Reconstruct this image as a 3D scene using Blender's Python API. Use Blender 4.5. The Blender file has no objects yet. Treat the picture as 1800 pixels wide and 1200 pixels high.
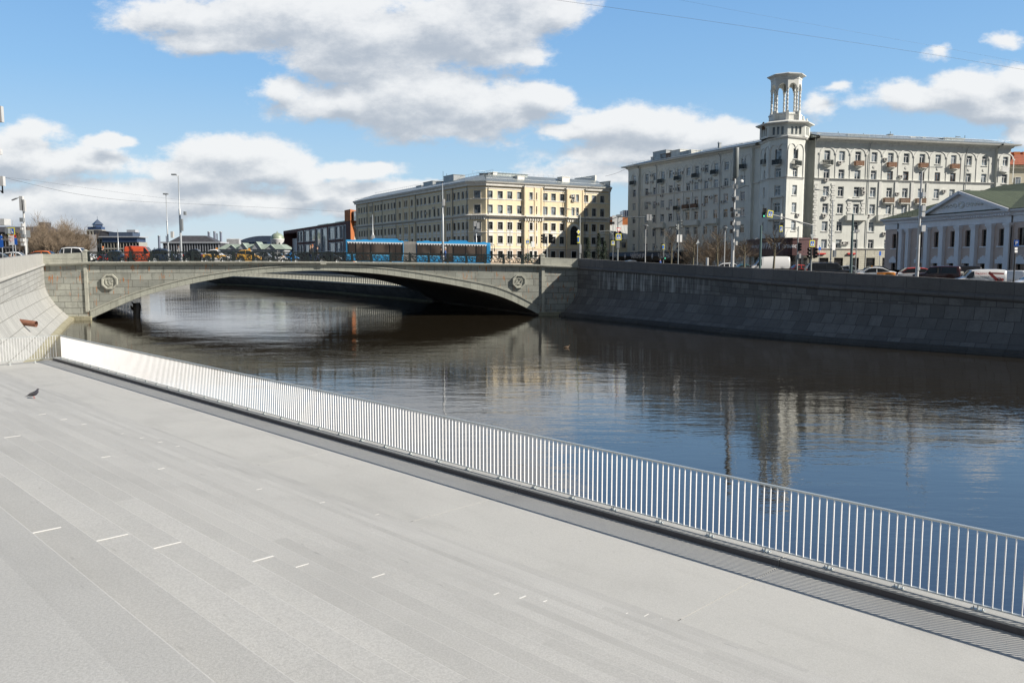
import bpy, random
from math import *
from mathutils import Vector, Matrix
random.seed(11)
S = bpy.context.scene
COL = S.collection
# ------------------------------------------------------------------ camera, sun, sky
F, H0 = 1450.0, 455.0
PITCH = atan((600-H0)/F)
cd = bpy.data.cameras.new('camera'); cam = bpy.data.objects.new('camera', cd); COL.objects.link(cam)
cam.rotation_euler = (pi/2-PITCH, 0, 0); cd.sensor_width = 36; cd.lens = F/1800*36
cd.clip_start = .1; cd.clip_end = 9000; S.camera = cam
SUN = Vector((1, -.30, .69)).normalized()
EL = asin(SUN.z); AZ = atan2(SUN.x, SUN.y)
sd = bpy.data.lights.new('sun', 'SUN'); sd.energy = 5.0; sd.angle = radians(.5); sd.color = (1, .93, .83)
so = bpy.data.objects.new('sun', sd); COL.objects.link(so); so.rotation_euler = SUN.to_track_quat('Z', 'Y').to_euler()
S.view_settings.view_transform = 'Standard'; S.view_settings.look = 'None'; S.view_settings.exposure = 0.37
S.view_settings.gamma = 1

def ray(u, v):
    a = (u-900)/F; b = -(v-600)/F
    return Vector((a, cos(PITCH)+b*sin(PITCH), -sin(PITCH)+b*cos(PITCH)))
def at(u, v, D):
    r = ray(u, v); return r*(D/r.y)
def atz(u, v, z):
    r = ray(u, v); return r*(z/r.z)

def nd(nt, typ, **kw):
    n = nt.nodes.new(typ)
    for k, v in kw.items():
        if k.startswith('i_'):
            k = k[2:]; n.inputs[int(k) if k.isdigit() else k].default_value = v
        else: setattr(n, k, v)
    return n
def math_(nt, op, a, b=None, c=None, clamp=False):
    n = nt.nodes.new('ShaderNodeMath'); n.operation = op; n.use_clamp = clamp
    for i, x in enumerate((a, b, c)):
        if x is None: continue
        if isinstance(x, (int, float)): n.inputs[i].default_value = x
        else: nt.links.new(x, n.inputs[i])
    return n.outputs[0]
def mixc(nt, f, a, b, mode='MIX'):
    n = nt.nodes.new('ShaderNodeMix'); n.data_type = 'RGBA'; n.blend_type = mode
    for i, x in ((0, f), (6, a), (7, b)):
        if isinstance(x, (int, float)): n.inputs[i].default_value = x
        elif isinstance(x, (tuple, list)): n.inputs[i].default_value = (*x[:3], 1)
        else: nt.links.new(x, n.inputs[i])
    return n.outputs[2]
def ramp(nt, x, lo, hi, a=0.0, b=1.0):
    n = nt.nodes.new('ShaderNodeMapRange'); n.interpolation_type = 'SMOOTHSTEP'
    nt.links.new(x, n.inputs[0])
    for i, v in ((1, lo), (2, hi), (3, a), (4, b)): n.inputs[i].default_value = v
    return n.outputs[0]

# clouds: soft ellipses in sky direction (azimuth tangent, elevation tangent), broken up by noise
CL = [(300,28,110,34),(470,30,190,60),(640,60,170,72),(800,50,170,80),(900,10,110,60),(980,30,50,40),(610,110,110,36),(380,70,110,26),
 (498,160,46,24),(600,180,130,38),(740,170,150,72),(860,190,130,50),(950,175,70,30),(790,222,120,20),(900,98,70,16),
 (1060,215,80,30),(1150,225,120,40),(1250,235,90,30),(1320,240,40,24),(1130,268,170,28),(1000,232,60,14),(1080,300,140,26),
 (50,232,60,28),(20,275,90,50),(195,250,46,13),(150,285,110,30),(390,268,110,34),(340,300,130,28),(470,300,90,28),(540,310,40,20),
 (640,298,85,18),(600,335,150,24),(260,345,280,36),(470,355,110,30),(90,370,200,50),(620,365,60,22),(720,330,100,22),
 (1640,178,130,30),(1590,170,50,28),(1720,155,90,36),(1790,140,60,36),(1760,190,120,34),(1440,182,-46,46),(1470,155,-40,18),(1645,92,-46,24),(1772,72,-60,20),(1795,235,40,20)]
def cloud_group():
    g = bpy.data.node_groups.new('cloud_density', 'ShaderNodeTree')
    g.interface.new_socket('P', in_out='INPUT', socket_type='NodeSocketVector')
    g.interface.new_socket('D', in_out='OUTPUT', socket_type='NodeSocketFloat')
    gi = g.nodes.new('NodeGroupInput'); go = g.nodes.new('NodeGroupOutput')
    P = gi.outputs[0]
    mp = nd(g, 'ShaderNodeVectorMath', operation='MULTIPLY'); g.links.new(P, mp.inputs[0]); mp.inputs[1].default_value = (1, 1.7, 1)
    n1 = nd(g, 'ShaderNodeTexNoise', i_Scale=8.5, i_Detail=12.0, i_Roughness=.67); g.links.new(mp.outputs[0], n1.inputs['Vector'])
    n2 = nd(g, 'ShaderNodeTexNoise', i_Scale=13.0, i_Detail=4.0, i_Roughness=.55); g.links.new(mp.outputs[0], n2.inputs['Vector'])
    sb = nd(g, 'ShaderNodeVectorMath', operation='SUBTRACT'); g.links.new(n2.outputs['Color'], sb.inputs[0]); sb.inputs[1].default_value = (.5,.5,.5)
    sc = nd(g, 'ShaderNodeVectorMath', operation='MULTIPLY'); g.links.new(sb.outputs[0], sc.inputs[0]); sc.inputs[1].default_value = (.05,.03,0)
    ad = nd(g, 'ShaderNodeVectorMath', operation='ADD'); g.links.new(P, ad.inputs[0]); g.links.new(sc.outputs[0], ad.inputs[1])
    acc = None
    for (px, py, rx, ry) in CL:
        faint = rx < 0; rx = abs(rx)
        r = ray(px, py); cx, cy = r.x/r.y, r.z/r.y; kx, ky = F/rx/1.12, F/ry/1.12
        m = nd(g, 'ShaderNodeVectorMath', operation='MULTIPLY_ADD'); g.links.new(ad.outputs[0], m.inputs[0]); m.inputs[1].default_value = (kx, ky, 0); m.inputs[2].default_value = (-cx*kx, -cy*ky, 0)
        d = nd(g, 'ShaderNodeVectorMath', operation='LENGTH'); g.links.new(m.outputs[0], d.inputs[0])
        if faint: rr_ = math_(g, 'ADD', d.outputs['Value'], .42)
        else: rr_ = d.outputs['Value']
        if acc is None: acc = rr_
        else:
            n = nd(g, 'ShaderNodeMath', operation='SMOOTH_MIN'); g.links.new(acc, n.inputs[0]); g.links.new(rr_, n.inputs[1]); n.inputs[2].default_value = .25
            acc = n.outputs[0]
    acc = math_(g, 'SUBTRACT', 1.0, acc)
    acc = math_(g, 'MAXIMUM', acc, -1.0); acc = math_(g, 'MINIMUM', acc, .8)
    nn = math_(g, 'MULTIPLY', math_(g, 'SUBTRACT', n1.outputs['Fac'], .5), 2.15)
    out = math_(g, 'ADD', acc, nn)
    g.links.new(out, go.inputs[0])
    return g
CG = cloud_group()
W = bpy.data.worlds.new('World'); S.world = W; W.cycles.sampling_method = 'NONE'; W.use_nodes = True; wt = W.node_tree; wt.nodes.clear()
wo = nd(wt, 'ShaderNodeOutputWorld'); bg = nd(wt, 'ShaderNodeBackground'); wt.links.new(bg.outputs[0], wo.inputs[0])
SKYS = .12; bg.inputs[1].default_value = SKYS*.965
sk = nd(wt, 'ShaderNodeTexSky', sky_type='NISHITA', sun_disc=False, sun_elevation=EL, sun_rotation=AZ, air_density=1.0, dust_density=.6, ozone_density=2.5)
tc = nd(wt, 'ShaderNodeTexCoord'); sx = nd(wt, 'ShaderNodeSeparateXYZ'); wt.links.new(tc.outputs['Generated'], sx.inputs[0])
yy = math_(wt, 'MAXIMUM', sx.outputs[1], .05)
cs = math_(wt, 'DIVIDE', sx.outputs[0], yy); ct = math_(wt, 'DIVIDE', sx.outputs[2], yy)
cv = nd(wt, 'ShaderNodeCombineXYZ'); wt.links.new(cs, cv.inputs[0]); wt.links.new(ct, cv.inputs[1])
g1 = wt.nodes.new('ShaderNodeGroup'); g1.node_tree = CG; wt.links.new(cv.outputs[0], g1.inputs[0])
of = nd(wt, 'ShaderNodeVectorMath', operation='ADD'); wt.links.new(cv.outputs[0], of.inputs[0]); of.inputs[1].default_value = (.010, .020, 0)
g2 = wt.nodes.new('ShaderNodeGroup'); g2.node_tree = CG; wt.links.new(of.outputs[0], g2.inputs[0])
dif = math_(wt, 'SUBTRACT', g1.outputs[0], g2.outputs[0])
lit = ramp(wt, math_(wt, 'SUBTRACT', dif, math_(wt, 'MULTIPLY', g1.outputs[0], .45)), -.75, .30)
mask = math_(wt, 'MULTIPLY', ramp(wt, g1.outputs[0], -.12, .36), ramp(wt, sx.outputs[1], .05, .25))
K = 1/SKYS
ccol = mixc(wt, lit, (.38*K, .42*K, .475*K), (.74*K, .745*K, .745*K))
gr_ = nd(wt, 'ShaderNodeValToRGB'); wt.links.new(sx.outputs[2], gr_.inputs[0])
cr = gr_.color_ramp; cr.elements[0].position = 0; cr.elements[0].color = (.50, .59, .68, 1); cr.elements[1].position = 1; cr.elements[1].color = (.03, .05, .09, 1)
for p_, c_ in ((.09, (.36, .53, .68, 1)), (.20, (.22, .43, .69, 1)), (.36, (.125, .31, .63, 1)), (.50, (.05, .10, .20, 1))):
    e_ = cr.elements.new(p_); e_.color = c_
grk = mixc(wt, 1.0, gr_.outputs[0], (K, K, K), 'MULTIPLY')
base = mixc(wt, .8, sk.outputs[0], grk)
back = ramp(wt, sx.outputs[1], -.35, .02, .75, 0.0)
base = mixc(wt, back, base, (.13*K, .14*K, .15*K))
wt.links.new(mixc(wt, math_(wt, 'MULTIPLY', mask, .93), base, ccol), bg.inputs[0])

# ------------------------------------------------------------------ materials
MATS = {}
def principled(name):
    m = bpy.data.materials.new(name); m.use_nodes = True; nt = m.node_tree
    b = nt.nodes['Principled BSDF']; return m, nt, b
def M(name, col, rough=.6, metal=0.0, var=.18, vs=1.2, bump=0.0, bs=12.0, spec=.5, emit=None, streak=0.0, stain=None):
    if name in MATS: return MATS[name]
    m, nt, b = principled(name)
    b.inputs['Roughness'].default_value = rough; b.inputs['Metallic'].default_value = metal
    b.inputs['Specular IOR Level'].default_value = spec
    tcn = nd(nt, 'ShaderNodeTexCoord')
    n = nd(nt, 'ShaderNodeTexNoise', i_Scale=vs, i_Detail=6.0, i_Roughness=.65); nt.links.new(tcn.outputs['Object'], n.inputs['Vector'])
    f = ramp(nt, n.outputs['Fac'], .25, .75)
    lo = tuple(c*(1-var) for c in col); hi = tuple(min(1, c*(1+var*.6)) for c in col)
    c = mixc(nt, f, lo, hi)
    if streak:
        mp = nd(nt, 'ShaderNodeMapping'); mp.inputs['Scale'].default_value = (2.2, 2.2, .12); nt.links.new(tcn.outputs['Object'], mp.inputs[0])
        n3 = nd(nt, 'ShaderNodeTexNoise', i_Scale=1.0, i_Detail=5.0); nt.links.new(mp.outputs[0], n3.inputs['Vector'])
        c = mixc(nt, ramp(nt, n3.outputs['Fac'], .5, .75, 0, streak), c, tuple(x*.45 for x in col))
    nt.links.new(c, b.inputs['Base Color'])
    if bump:
        n2 = nd(nt, 'ShaderNodeTexNoise', i_Scale=bs, i_Detail=4.0); nt.links.new(tcn.outputs['Object'], n2.inputs['Vector'])
        bp = nd(nt, 'ShaderNodeBump', i_Strength=bump, i_Distance=.02); nt.links.new(n2.outputs['Fac'], bp.inputs['Height']); nt.links.new(bp.outputs[0], b.inputs['Normal'])
    if emit: b.inputs['Emission Color'].default_value = (*emit[:3], 1); b.inputs['Emission Strength'].default_value = emit[3]
    MATS[name] = m; return m
def stone(name, c1, c2, mortar, bw, bh, rust=0.0, dirt=.4, white=0.0, mort=.018, off=.5, algae=0.0):
    m, nt, b = principled(name); b.inputs['Roughness'].default_value = .85
    uv = nd(nt, 'ShaderNodeUVMap'); tcn = nd(nt, 'ShaderNodeTexCoord')
    wn = nd(nt, 'ShaderNodeTexNoise', i_Scale=.9, i_Detail=2.0); nt.links.new(uv.outputs[0], wn.inputs['Vector'])
    ws = nd(nt, 'ShaderNodeVectorMath', operation='MULTIPLY_ADD'); nt.links.new(wn.outputs['Color'], ws.inputs[0]); ws.inputs[1].default_value = (.10, .05, 0); nt.links.new(uv.outputs[0], ws.inputs[2])
    br = nd(nt, 'ShaderNodeTexBrick', offset=off, squash=1.35, squash_frequency=3); nt.links.new(ws.outputs[0], br.inputs['Vector'])
    br.inputs['Color1'].default_value = (*c1, 1); br.inputs['Color2'].default_value = (*c2, 1); br.inputs['Mortar'].default_value = (*mortar, 1)
    br.inputs['Scale'].default_value = 1; br.inputs['Mortar Size'].default_value = mort; br.inputs['Brick Width'].default_value = bw; br.inputs['Row Height'].default_value = bh
    br.inputs['Mortar Smooth'].default_value = .3
    n = nd(nt, 'ShaderNodeTexNoise', i_Scale=1.4, i_Detail=8.0, i_Roughness=.7); nt.links.new(tcn.outputs['Object'], n.inputs['Vector'])
    c = mixc(nt, ramp(nt, n.outputs['Fac'], .42, .72, 0, dirt), br.outputs['Color'], tuple(x*.35 for x in c1))
    n4 = nd(nt, 'ShaderNodeTexNoise', i_Scale=9.0, i_Detail=5.0, i_Roughness=.7); nt.links.new(tcn.outputs['Object'], n4.inputs['Vector'])
    c = mixc(nt, ramp(nt, n4.outputs['Fac'], .3, .7, .35, 0), c, tuple(x*.5 for x in c1))
    mp = nd(nt, 'ShaderNodeMapping'); mp.inputs['Scale'].default_value = (1.6, .22, 1); nt.links.new(uv.outputs[0], mp.inputs[0])
    n3 = nd(nt, 'ShaderNodeTexNoise', i_Scale=1.7, i_Detail=5.0); nt.links.new(mp.outputs[0], n3.inputs['Vector'])
    c = mixc(nt, ramp(nt, n3.outputs['Fac'], .52, .75, 0, .45), c, tuple(x*.4 for x in c1))
    if rust:
        mp2 = nd(nt, 'ShaderNodeMapping'); mp2.inputs['Scale'].default_value = (3.4, .55, 1); mp2.inputs['Location'].default_value = (4.3, 2.1, 0); nt.links.new(uv.outputs[0], mp2.inputs[0])
        n5 = nd(nt, 'ShaderNodeTexNoise', i_Scale=1.5, i_Detail=4.0, i_Roughness=.6); nt.links.new(mp2.outputs[0], n5.inputs['Vector'])
        n8 = nd(nt, 'ShaderNodeTexNoise', i_Scale=.35, i_Detail=2.0); nt.links.new(uv.outputs[0], n8.inputs['Vector'])
        f = math_(nt, 'MULTIPLY', ramp(nt, n5.outputs['Fac'], rust, rust+.07, 0, .9), ramp(nt, n8.outputs['Fac'], .40, .62))
        c = mixc(nt, f, c, (.42, .15, .035))
    if white:
        mp3 = nd(nt, 'ShaderNodeMapping'); mp3.inputs['Scale'].default_value = (2.2, .16, 1); nt.links.new(uv.outputs[0], mp3.inputs[0])
        n6 = nd(nt, 'ShaderNodeTexNoise', i_Scale=1.3, i_Detail=4.0); nt.links.new(mp3.outputs[0], n6.inputs['Vector'])
        n7 = nd(nt, 'ShaderNodeTexNoise', i_Scale=.07, i_Detail=1.0); nt.links.new(uv.outputs[0], n7.inputs['Vector'])
        su = nd(nt, 'ShaderNodeSeparateXYZ'); nt.links.new(uv.outputs[0], su.inputs[0])
        f = math_(nt, 'MULTIPLY', ramp(nt, n6.outputs['Fac'], .44, .68, 0, white), math_(nt, 'MULTIPLY', ramp(nt, su.outputs[0], 2, 6), ramp(nt, su.outputs[0], 22, 15)))
        c = mixc(nt, f, c, (.62, .64, .62))
    nt.links.new(c, b.inputs['Base Color'])
    bp = nd(nt, 'ShaderNodeBump', i_Strength=.7, i_Distance=.04)
    hh = math_(nt, 'ADD', math_(nt, 'MULTIPLY', br.outputs['Fac'], -1.0), math_(nt, 'MULTIPLY', n4.outputs['Fac'], .5))
    nt.links.new(hh, bp.inputs['Height']); nt.links.new(bp.outputs[0], b.inputs['Normal'])
    MATS[name] = m; return m
def glass(name, dark=(.02,.025,.03), pale=(.30,.31,.31), rough=.06, pf=.45):
    m, nt, b = principled(name); b.inputs['Roughness'].default_value = rough; b.inputs['IOR'].default_value = 1.5
    oi = nd(nt, 'ShaderNodeObjectInfo'); tcn = nd(nt, 'ShaderNodeTexCoord')
    n = nd(nt, 'ShaderNodeTexNoise', i_Scale=.55, i_Detail=1.0, noise_dimensions='4D'); nt.links.new(tcn.outputs['Object'], n.inputs['Vector'])
    nt.links.new(math_(nt, 'MULTIPLY', oi.outputs['Random'], 37.0), n.inputs['W'])
    f = math_(nt, 'MULTIPLY', ramp(nt, n.outputs['Fac'], .45, .6), pf)
    nt.links.new(mixc(nt, f, dark, pale), b.inputs['Base Color'])
    MATS[name] = m; return m

# ------------------------------------------------------------------ mesh building
class MB:
    def __init__(s): s.v = []; s.f = []; s.m = []; s.uv = []; s.sm = []
    def face(s, pts, m=0, uv=None, smooth=False):
        i = len(s.v); s.v += [tuple(p) for p in pts]; s.f.append(tuple(range(i, i+len(pts)))); s.m.append(m); s.uv.append(uv); s.sm.append(smooth)
    def grid(s, rows, m=0, closed=False, uvs=None, smooth=True):
        i0 = len(s.v); nr = len(rows); nc = len(rows[0])
        for r in rows: s.v += [tuple(p) for p in r]
        for a in range(nr-1):
            for b in range(nc if closed else nc-1):
                c = (b+1) % nc
                s.f.append((i0+a*nc+b, i0+a*nc+c, i0+(a+1)*nc+c, i0+(a+1)*nc+b)); s.m.append(m); s.sm.append(smooth)
                s.uv.append([uvs[a][b], uvs[a][c], uvs[a+1][c], uvs[a+1][b]] if uvs else None)
    def obox(s, o, ax, ay, az, m=0):
        o, ax, ay, az = map(Vector, (o, ax, ay, az))
        p = [o+ax*i+ay*j+az*k for k in (0, 1) for j in (0, 1) for i in (0, 1)]
        for q in ((0,2,3,1), (4,5,7,6), (0,1,5,4), (2,6,7,3), (0,4,6,2), (1,3,7,5)): s.face([p[i] for i in q], m)
    def box(s, c, d, ang=0, m=0):
        ca, sa = cos(ang), sin(ang)
        ax = Vector((ca*d[0], sa*d[0], 0)); ay = Vector((-sa*d[1], ca*d[1], 0)); az = Vector((0, 0, d[2]))
        s.obox(Vector(c)-ax/2-ay/2-az/2, ax, ay, az, m)
    def tube(s, pts, rs, n=6, m=0, caps=True, smooth=True):
        pts = [Vector(p) for p in pts]
        if isinstance(rs, (int, float)): rs = [rs]*len(pts)
        rows = []; prev = None
        for i, p in enumerate(pts):
            t = (pts[min(i+1, len(pts)-1)]-pts[max(i-1, 0)])
            if t.length < 1e-9: t = Vector((0, 0, 1))
            t.normalize()
            if prev is None: u = t.orthogonal().normalized()
            else:
                u = prev-t*prev.dot(t)
                u = u.normalized() if u.length > 1e-6 else t.orthogonal().normalized()
            prev = u; w = t.cross(u)
            rows.append([p+(u*cos(2*pi*k/n)+w*sin(2*pi*k/n))*rs[i] for k in range(n)])
        s.grid(rows, m, True, smooth=smooth)
        if caps: s.face(rows[0][::-1], m); s.face(rows[-1], m)
    def lathe(s, c, prof, n=16, m=0, smooth=True, ph=0, a0=0, a1=2*pi):
        c = Vector(c); full = abs(a1-a0-2*pi) < 1e-6
        k = n if full else n+1
        rows = [[c+Vector((r*cos(a0+ph+(a1-a0)*j/n), r*sin(a0+ph+(a1-a0)*j/n), z)) for j in range(k)] for r, z in prof]
        s.grid(rows, m, full, smooth=smooth)
    def sphere(s, c, r, n=10, m=0):
        c = Vector(c); r = Vector(r if not isinstance(r, (int, float)) else (r, r, r))
        rows = [[c+Vector((r.x*sin(a)*cos(b), r.y*sin(a)*sin(b), -r.z*cos(a))) for b in [2*pi*j/n for j in range(n)]] for a in [.02+(pi-.04)*i/(n-2) for i in range(n-1)]]
        s.grid(rows, m, True)
    def prism(s, poly, z0, z1, m=0, top=True):
        n = len(poly)
        for i in range(n):
            a, b = poly[i], poly[(i+1) % n]
            s.face([(a[0],a[1],z0), (b[0],b[1],z0), (b[0],b[1],z1), (a[0],a[1],z1)], m)
        if top: s.face([(p[0],p[1],z1) for p in poly], m); s.face([(p[0],p[1],z0) for p in poly[::-1]], m)
    def extrude(s, pts, d, m=0):
        pts = [Vector(p) for p in pts]; d = Vector(d); n = len(pts)
        s.face(pts[::-1], m); s.face([p+d for p in pts], m)
        for i in range(n):
            a, b = pts[i], pts[(i+1) % n]; s.face([a, b, b+d, a+d], m)
    def xf(s, Mx):
        s.v = [tuple(Mx @ Vector(p)) for p in s.v]; return s
    def add(s, o, Mx=None):
        i = len(s.v); s.v += [tuple(Mx @ Vector(p)) for p in o.v] if Mx else o.v
        s.f += [tuple(i+k for k in f) for f in o.f]; s.m += o.m; s.uv += o.uv; s.sm += o.sm
    def build(s, name, mats, parent=None):
        off = Vector((0, 0, 0)); p = parent
        while p is not None: off += Vector(p.location); p = p.parent
        me = bpy.data.meshes.new(name)
        me.from_pydata([tuple(Vector(v)-off) for v in s.v], [], s.f)
        if not isinstance(mats, (list, tuple)): mats = [mats]
        for m in mats: me.materials.append(m)
        ul = me.uv_layers.new(name='UVMap').data
        uvd = []
        for f, uv in zip(s.f, s.uv):
            if uv is None:
                a, b, c = (Vector(s.v[f[k]]) for k in (0, 1, 2)); nn = (b-a).cross(c-a)
                if nn.length < 1e-12: nn = Vector((0, 0, 1))
                nn.normalize()
                if abs(nn.z) > .75: uv = [(s.v[k][0], s.v[k][1]) for k in f]
                else:
                    t = Vector((-nn.y, nn.x, 0)).normalized(); uv = [(Vector(s.v[k]).dot(t), s.v[k][2]) for k in f]
            for q in uv: uvd += [q[0], q[1]]
        ul.foreach_set('uv', uvd)
        me.polygons.foreach_set('material_index', s.m); me.polygons.foreach_set('use_smooth', s.sm)
        me.update()
        o = bpy.data.objects.new(name, me); COL.objects.link(o); o.parent = parent
        return o
def tag(o, label=None, cat=None, group=None, kind=None):
    if label: o['label'] = label
    if cat: o['category'] = cat
    if group: o['group'] = group
    if kind: o['kind'] = kind
    return o
def thing(name, label, cat, loc=(0,0,0), rz=0, group=None):
    o = bpy.data.objects.new(name, None); COL.objects.link(o); o.location = loc; o.rotation_euler = (0, 0, rz); o.empty_display_size = .3
    return tag(o, label, cat, group)
def struct(o): o['kind'] = 'structure'; return o
def copy_tree(o, parent=None):
    c = o.copy(); COL.objects.link(c); c.parent = parent
    for ch in list(o.children): copy_tree(ch, c)
    return c
def put(o, loc, rz=0, label=None, cat=None, group=None):
    o.location = loc; o.rotation_euler = (0, 0, rz); return tag(o, label, cat, group)
def text(s, size, mat, parent, pos, xd, up, name='lettering', ext=.01, align='CENTER', scx=1.0):
    cu = bpy.data.curves.new('t', 'FONT'); cu.body = s; cu.size = size; cu.align_x = align; cu.align_y = 'CENTER'; cu.extrude = ext; cu.resolution_u = 3
    to = bpy.data.objects.new('t', cu); COL.objects.link(to)
    bpy.context.view_layer.update()
    me = bpy.data.meshes.new_from_object(to.evaluated_get(bpy.context.evaluated_depsgraph_get()))
    bpy.data.objects.remove(to); bpy.data.curves.remove(cu)
    xd = Vector(xd).normalized(); up = Vector(up).normalized(); n = xd.cross(up)
    off = Vector((0, 0, 0)); p = parent
    while p is not None: off += Vector(p.location); p = p.parent
    P = Vector(pos)-off
    for v in me.vertices:
        c = v.co.copy(); v.co = P+xd*c.x*scx+up*c.y+n*c.z
    me.materials.clear(); me.materials.append(mat)
    me.name = name
    o = bpy.data.objects.new(name, me); COL.objects.link(o); o.parent = parent; return o
def sweep(path, prof, m=0, mb=None, smooth=False):
    """sweep a profile [(out, z)] (or one per station) along a plan path; outward is to the right of travel"""
    mb = mb or MB(); path = [Vector(p) for p in path]; n = len(path); rows = []; uvs = []; L = 0
    for i in range(n):
        if i: L += (path[i]-path[i-1]).length
        ns = []
        if i: t = (path[i]-path[i-1]).normalized(); ns.append(Vector((t.y, -t.x)))
        if i < n-1: t = (path[i+1]-path[i]).normalized(); ns.append(Vector((t.y, -t.x)))
        nn = sum(ns, Vector((0, 0))).normalized(); k = 1/max(.3, nn.dot(ns[0])); nn = nn*k
        pr = prof[i] if isinstance(prof[0], list) else prof
        row = []; uv = []; q = 0; last = None
        for (o, z) in pr:
            if last: q += hypot(o-last[0], z-last[1])
            last = (o, z); row.append((path[i].x+nn.x*o, path[i].y+nn.y*o, z)); uv.append((L, -q))
        rows.append(row); uvs.append(uv)
    mb.grid(rows, m, False, uvs, smooth)
    return mb
def caps(mb, path, prof, m=0):
    pass
def lerp(a, b, t): return a+(b-a)*t
def interp(xs, ys, x):
    if x <= xs[0]: return ys[0]
    for i in range(len(xs)-1):
        if x <= xs[i+1]: return lerp(ys[i], ys[i+1], (x-xs[i])/(xs[i+1]-xs[i]))
    return ys[-1]
# ------------------------------------------------------------------ shared materials
granite_l = stone('pale_granite', (.47,.47,.44), (.36,.36,.34), (.20,.20,.17), 1.15, .42, rust=.70, dirt=.12)
slab_l = stone('pale_slab', (.48,.48,.45), (.38,.38,.36), (.22,.22,.19), .62, 1.0, rust=.74, dirt=.10)
granite_r = stone('shaded_granite', (.21,.205,.195), (.11,.108,.104), (.035,.035,.035), 1.0, .5, dirt=.6, white=.55)  # copy of the left wall's granite, right bank shade darkened into its colour
slab_r = stone('shaded_slab', (.20,.197,.19), (.115,.113,.11), (.035,.035,.035), .95, .95, dirt=.45, off=.35)  # slab stone with the right bank's shade put into its colour
granite_b = stone('bridge_granite', (.42,.43,.38), (.27,.28,.25), (.12,.12,.105), 1.55, .72, rust=.575, dirt=.6, mort=.028)
granite_bp = stone('pier_granite', (.42,.43,.38), (.29,.30,.28), (.12,.12,.105), 1.25, .62, rust=.57, dirt=.5, mort=.028)
cap_l = stone('pale_cap', (.50,.49,.45), (.46,.455,.415), (.32,.31,.28), .7, 3.0, dirt=.12)
cap_r = stone('shaded_cap', (.18,.17,.165), (.13,.125,.12), (.07,.07,.07), 2.3, 3.0, dirt=.25)  # parapet stone, shade mixed into the colour
cap_b = stone('bridge_cap', (.50,.50,.43), (.44,.44,.38), (.25,.25,.22), 2.4, 3.0, dirt=.45, rust=.70)
footing_m = stone('wet_footing', (.42,.39,.27), (.34,.32,.22), (.12,.11,.09), 2.2, 3.0, dirt=.5)
footing_r = stone('shaded_footing', (.10,.10,.095), (.07,.07,.07), (.03,.03,.03), 2.2, 3.0, dirt=.5)  # footing stone darkened, its tone carries the bank's shade
iron = M('cast_iron', (.025,.035,.035), .45, .3)
asphalt = M('asphalt', (.055,.055,.055), .9, var=.25, bump=.3, bs=30)
paving = M('paving', (.22,.215,.20), .85, var=.2)
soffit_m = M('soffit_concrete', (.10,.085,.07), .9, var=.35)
galv = M('galvanised_steel', (.46,.48,.49), .42, .5, var=.12)
rail_m = M('rail_steel', (.52,.55,.54), .38, .45, var=.08, vs=3)
bal_m = M('baluster_paint', (.80,.80,.80), .4, .0, var=.05, vs=3)
polem = M('pole_paint', (.36,.38,.37), .5, .2); polew = M('pole_pale', (.58,.58,.57), .5, .1)
black = M('black_plastic', (.015,.015,.016), .45); white = M('white_paint', (.78,.78,.77), .45, var=.06)
rubber = M('rubber', (.02,.02,.02), .85); chrome = M('chrome', (.6,.6,.6), .2, .9)
sign_b = M('sign_blue', (.02,.12,.50), .4, var=.03); sign_y = M('sign_yellow', (.80,.72,.04), .4, var=.03); sign_r = M('sign_red', (.6,.03,.03), .4, var=.03)
sign_bk = M('sign_back', (.33,.35,.36), .5, .4)
ZW = -6.2
YTR = ((1011,1020,1100,1180,1240,1400,1564,1800,2400), (453.5,454.7,459.5,464,467,475.5,484,497,530)); YLR = ((1011,1020,1240,1400,1800,2400), (468.3,468.7,484.4,497.8,523,562))
YTL = ((-200,0,40,82,100), (485,456.7,451,445.7,444)); YLL = ((-200,0,40,82,100), (556,490,477,462.7,460))
def zfit(x, y, tab):
    px = 900+F*x/y; r = ray(px, interp(tab[0], tab[1], px)); return r.z/r.y*y

# ------------------------------------------------------------------ water
def water_mat():
    m, nt, b = principled('river_water'); b.inputs['Base Color'].default_value = (.024, .019, .012, 1)
    b.inputs['Roughness'].default_value = .012; b.inputs['IOR'].default_value = 2.1; b.inputs['Specular IOR Level'].default_value = .6
    tcn = nd(nt, 'ShaderNodeTexCoord')
    hs = []
    for (sx_, sy_, rot, scale, det, amp) in ((.55, 1.6, .35, 1.0, 1.2, 1.0), (1.1, 3.2, -.25, 1.4, 1.0, .36), (.20, .38, .8, 1.0, 1.0, 2.2), (2.4, 7, .15, 2.0, 1.0, .20)):
        mp = nd(nt, 'ShaderNodeMapping'); mp.inputs['Scale'].default_value = (sx_, sy_, 1); mp.inputs['Rotation'].default_value = (0, 0, rot); nt.links.new(tcn.outputs['Object'], mp.inputs[0])
        n = nd(nt, 'ShaderNodeTexNoise', i_Scale=scale, i_Detail=det, i_Roughness=.5, i_Distortion=.4); nt.links.new(mp.outputs[0], n.inputs['Vector'])
        hs.append(math_(nt, 'MULTIPLY', n.outputs['Fac'], amp))
    h = hs[0]
    for x in hs[1:]: h = math_(nt, 'ADD', h, x)
    # calmer and rougher patches
    n = nd(nt, 'ShaderNodeTexNoise', i_Scale=.07, i_Detail=3.0); nt.links.new(tcn.outputs['Object'], n.inputs['Vector'])
    h = math_(nt, 'MULTIPLY', h, ramp(nt, n.outputs['Fac'], .35, .65, .5, 1.3))
    bp = nd(nt, 'ShaderNodeBump', i_Strength=1.0, i_Distance=WAVE); nt.links.new(h, bp.inputs['Height']); nt.links.new(bp.outputs[0], b.inputs['Normal'])
    return m
WAVE = .0095
mb = MB(); mb.face([(-420,-150,ZW), (300,-150,ZW), (300,420,ZW), (-420,420,ZW)])
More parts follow.
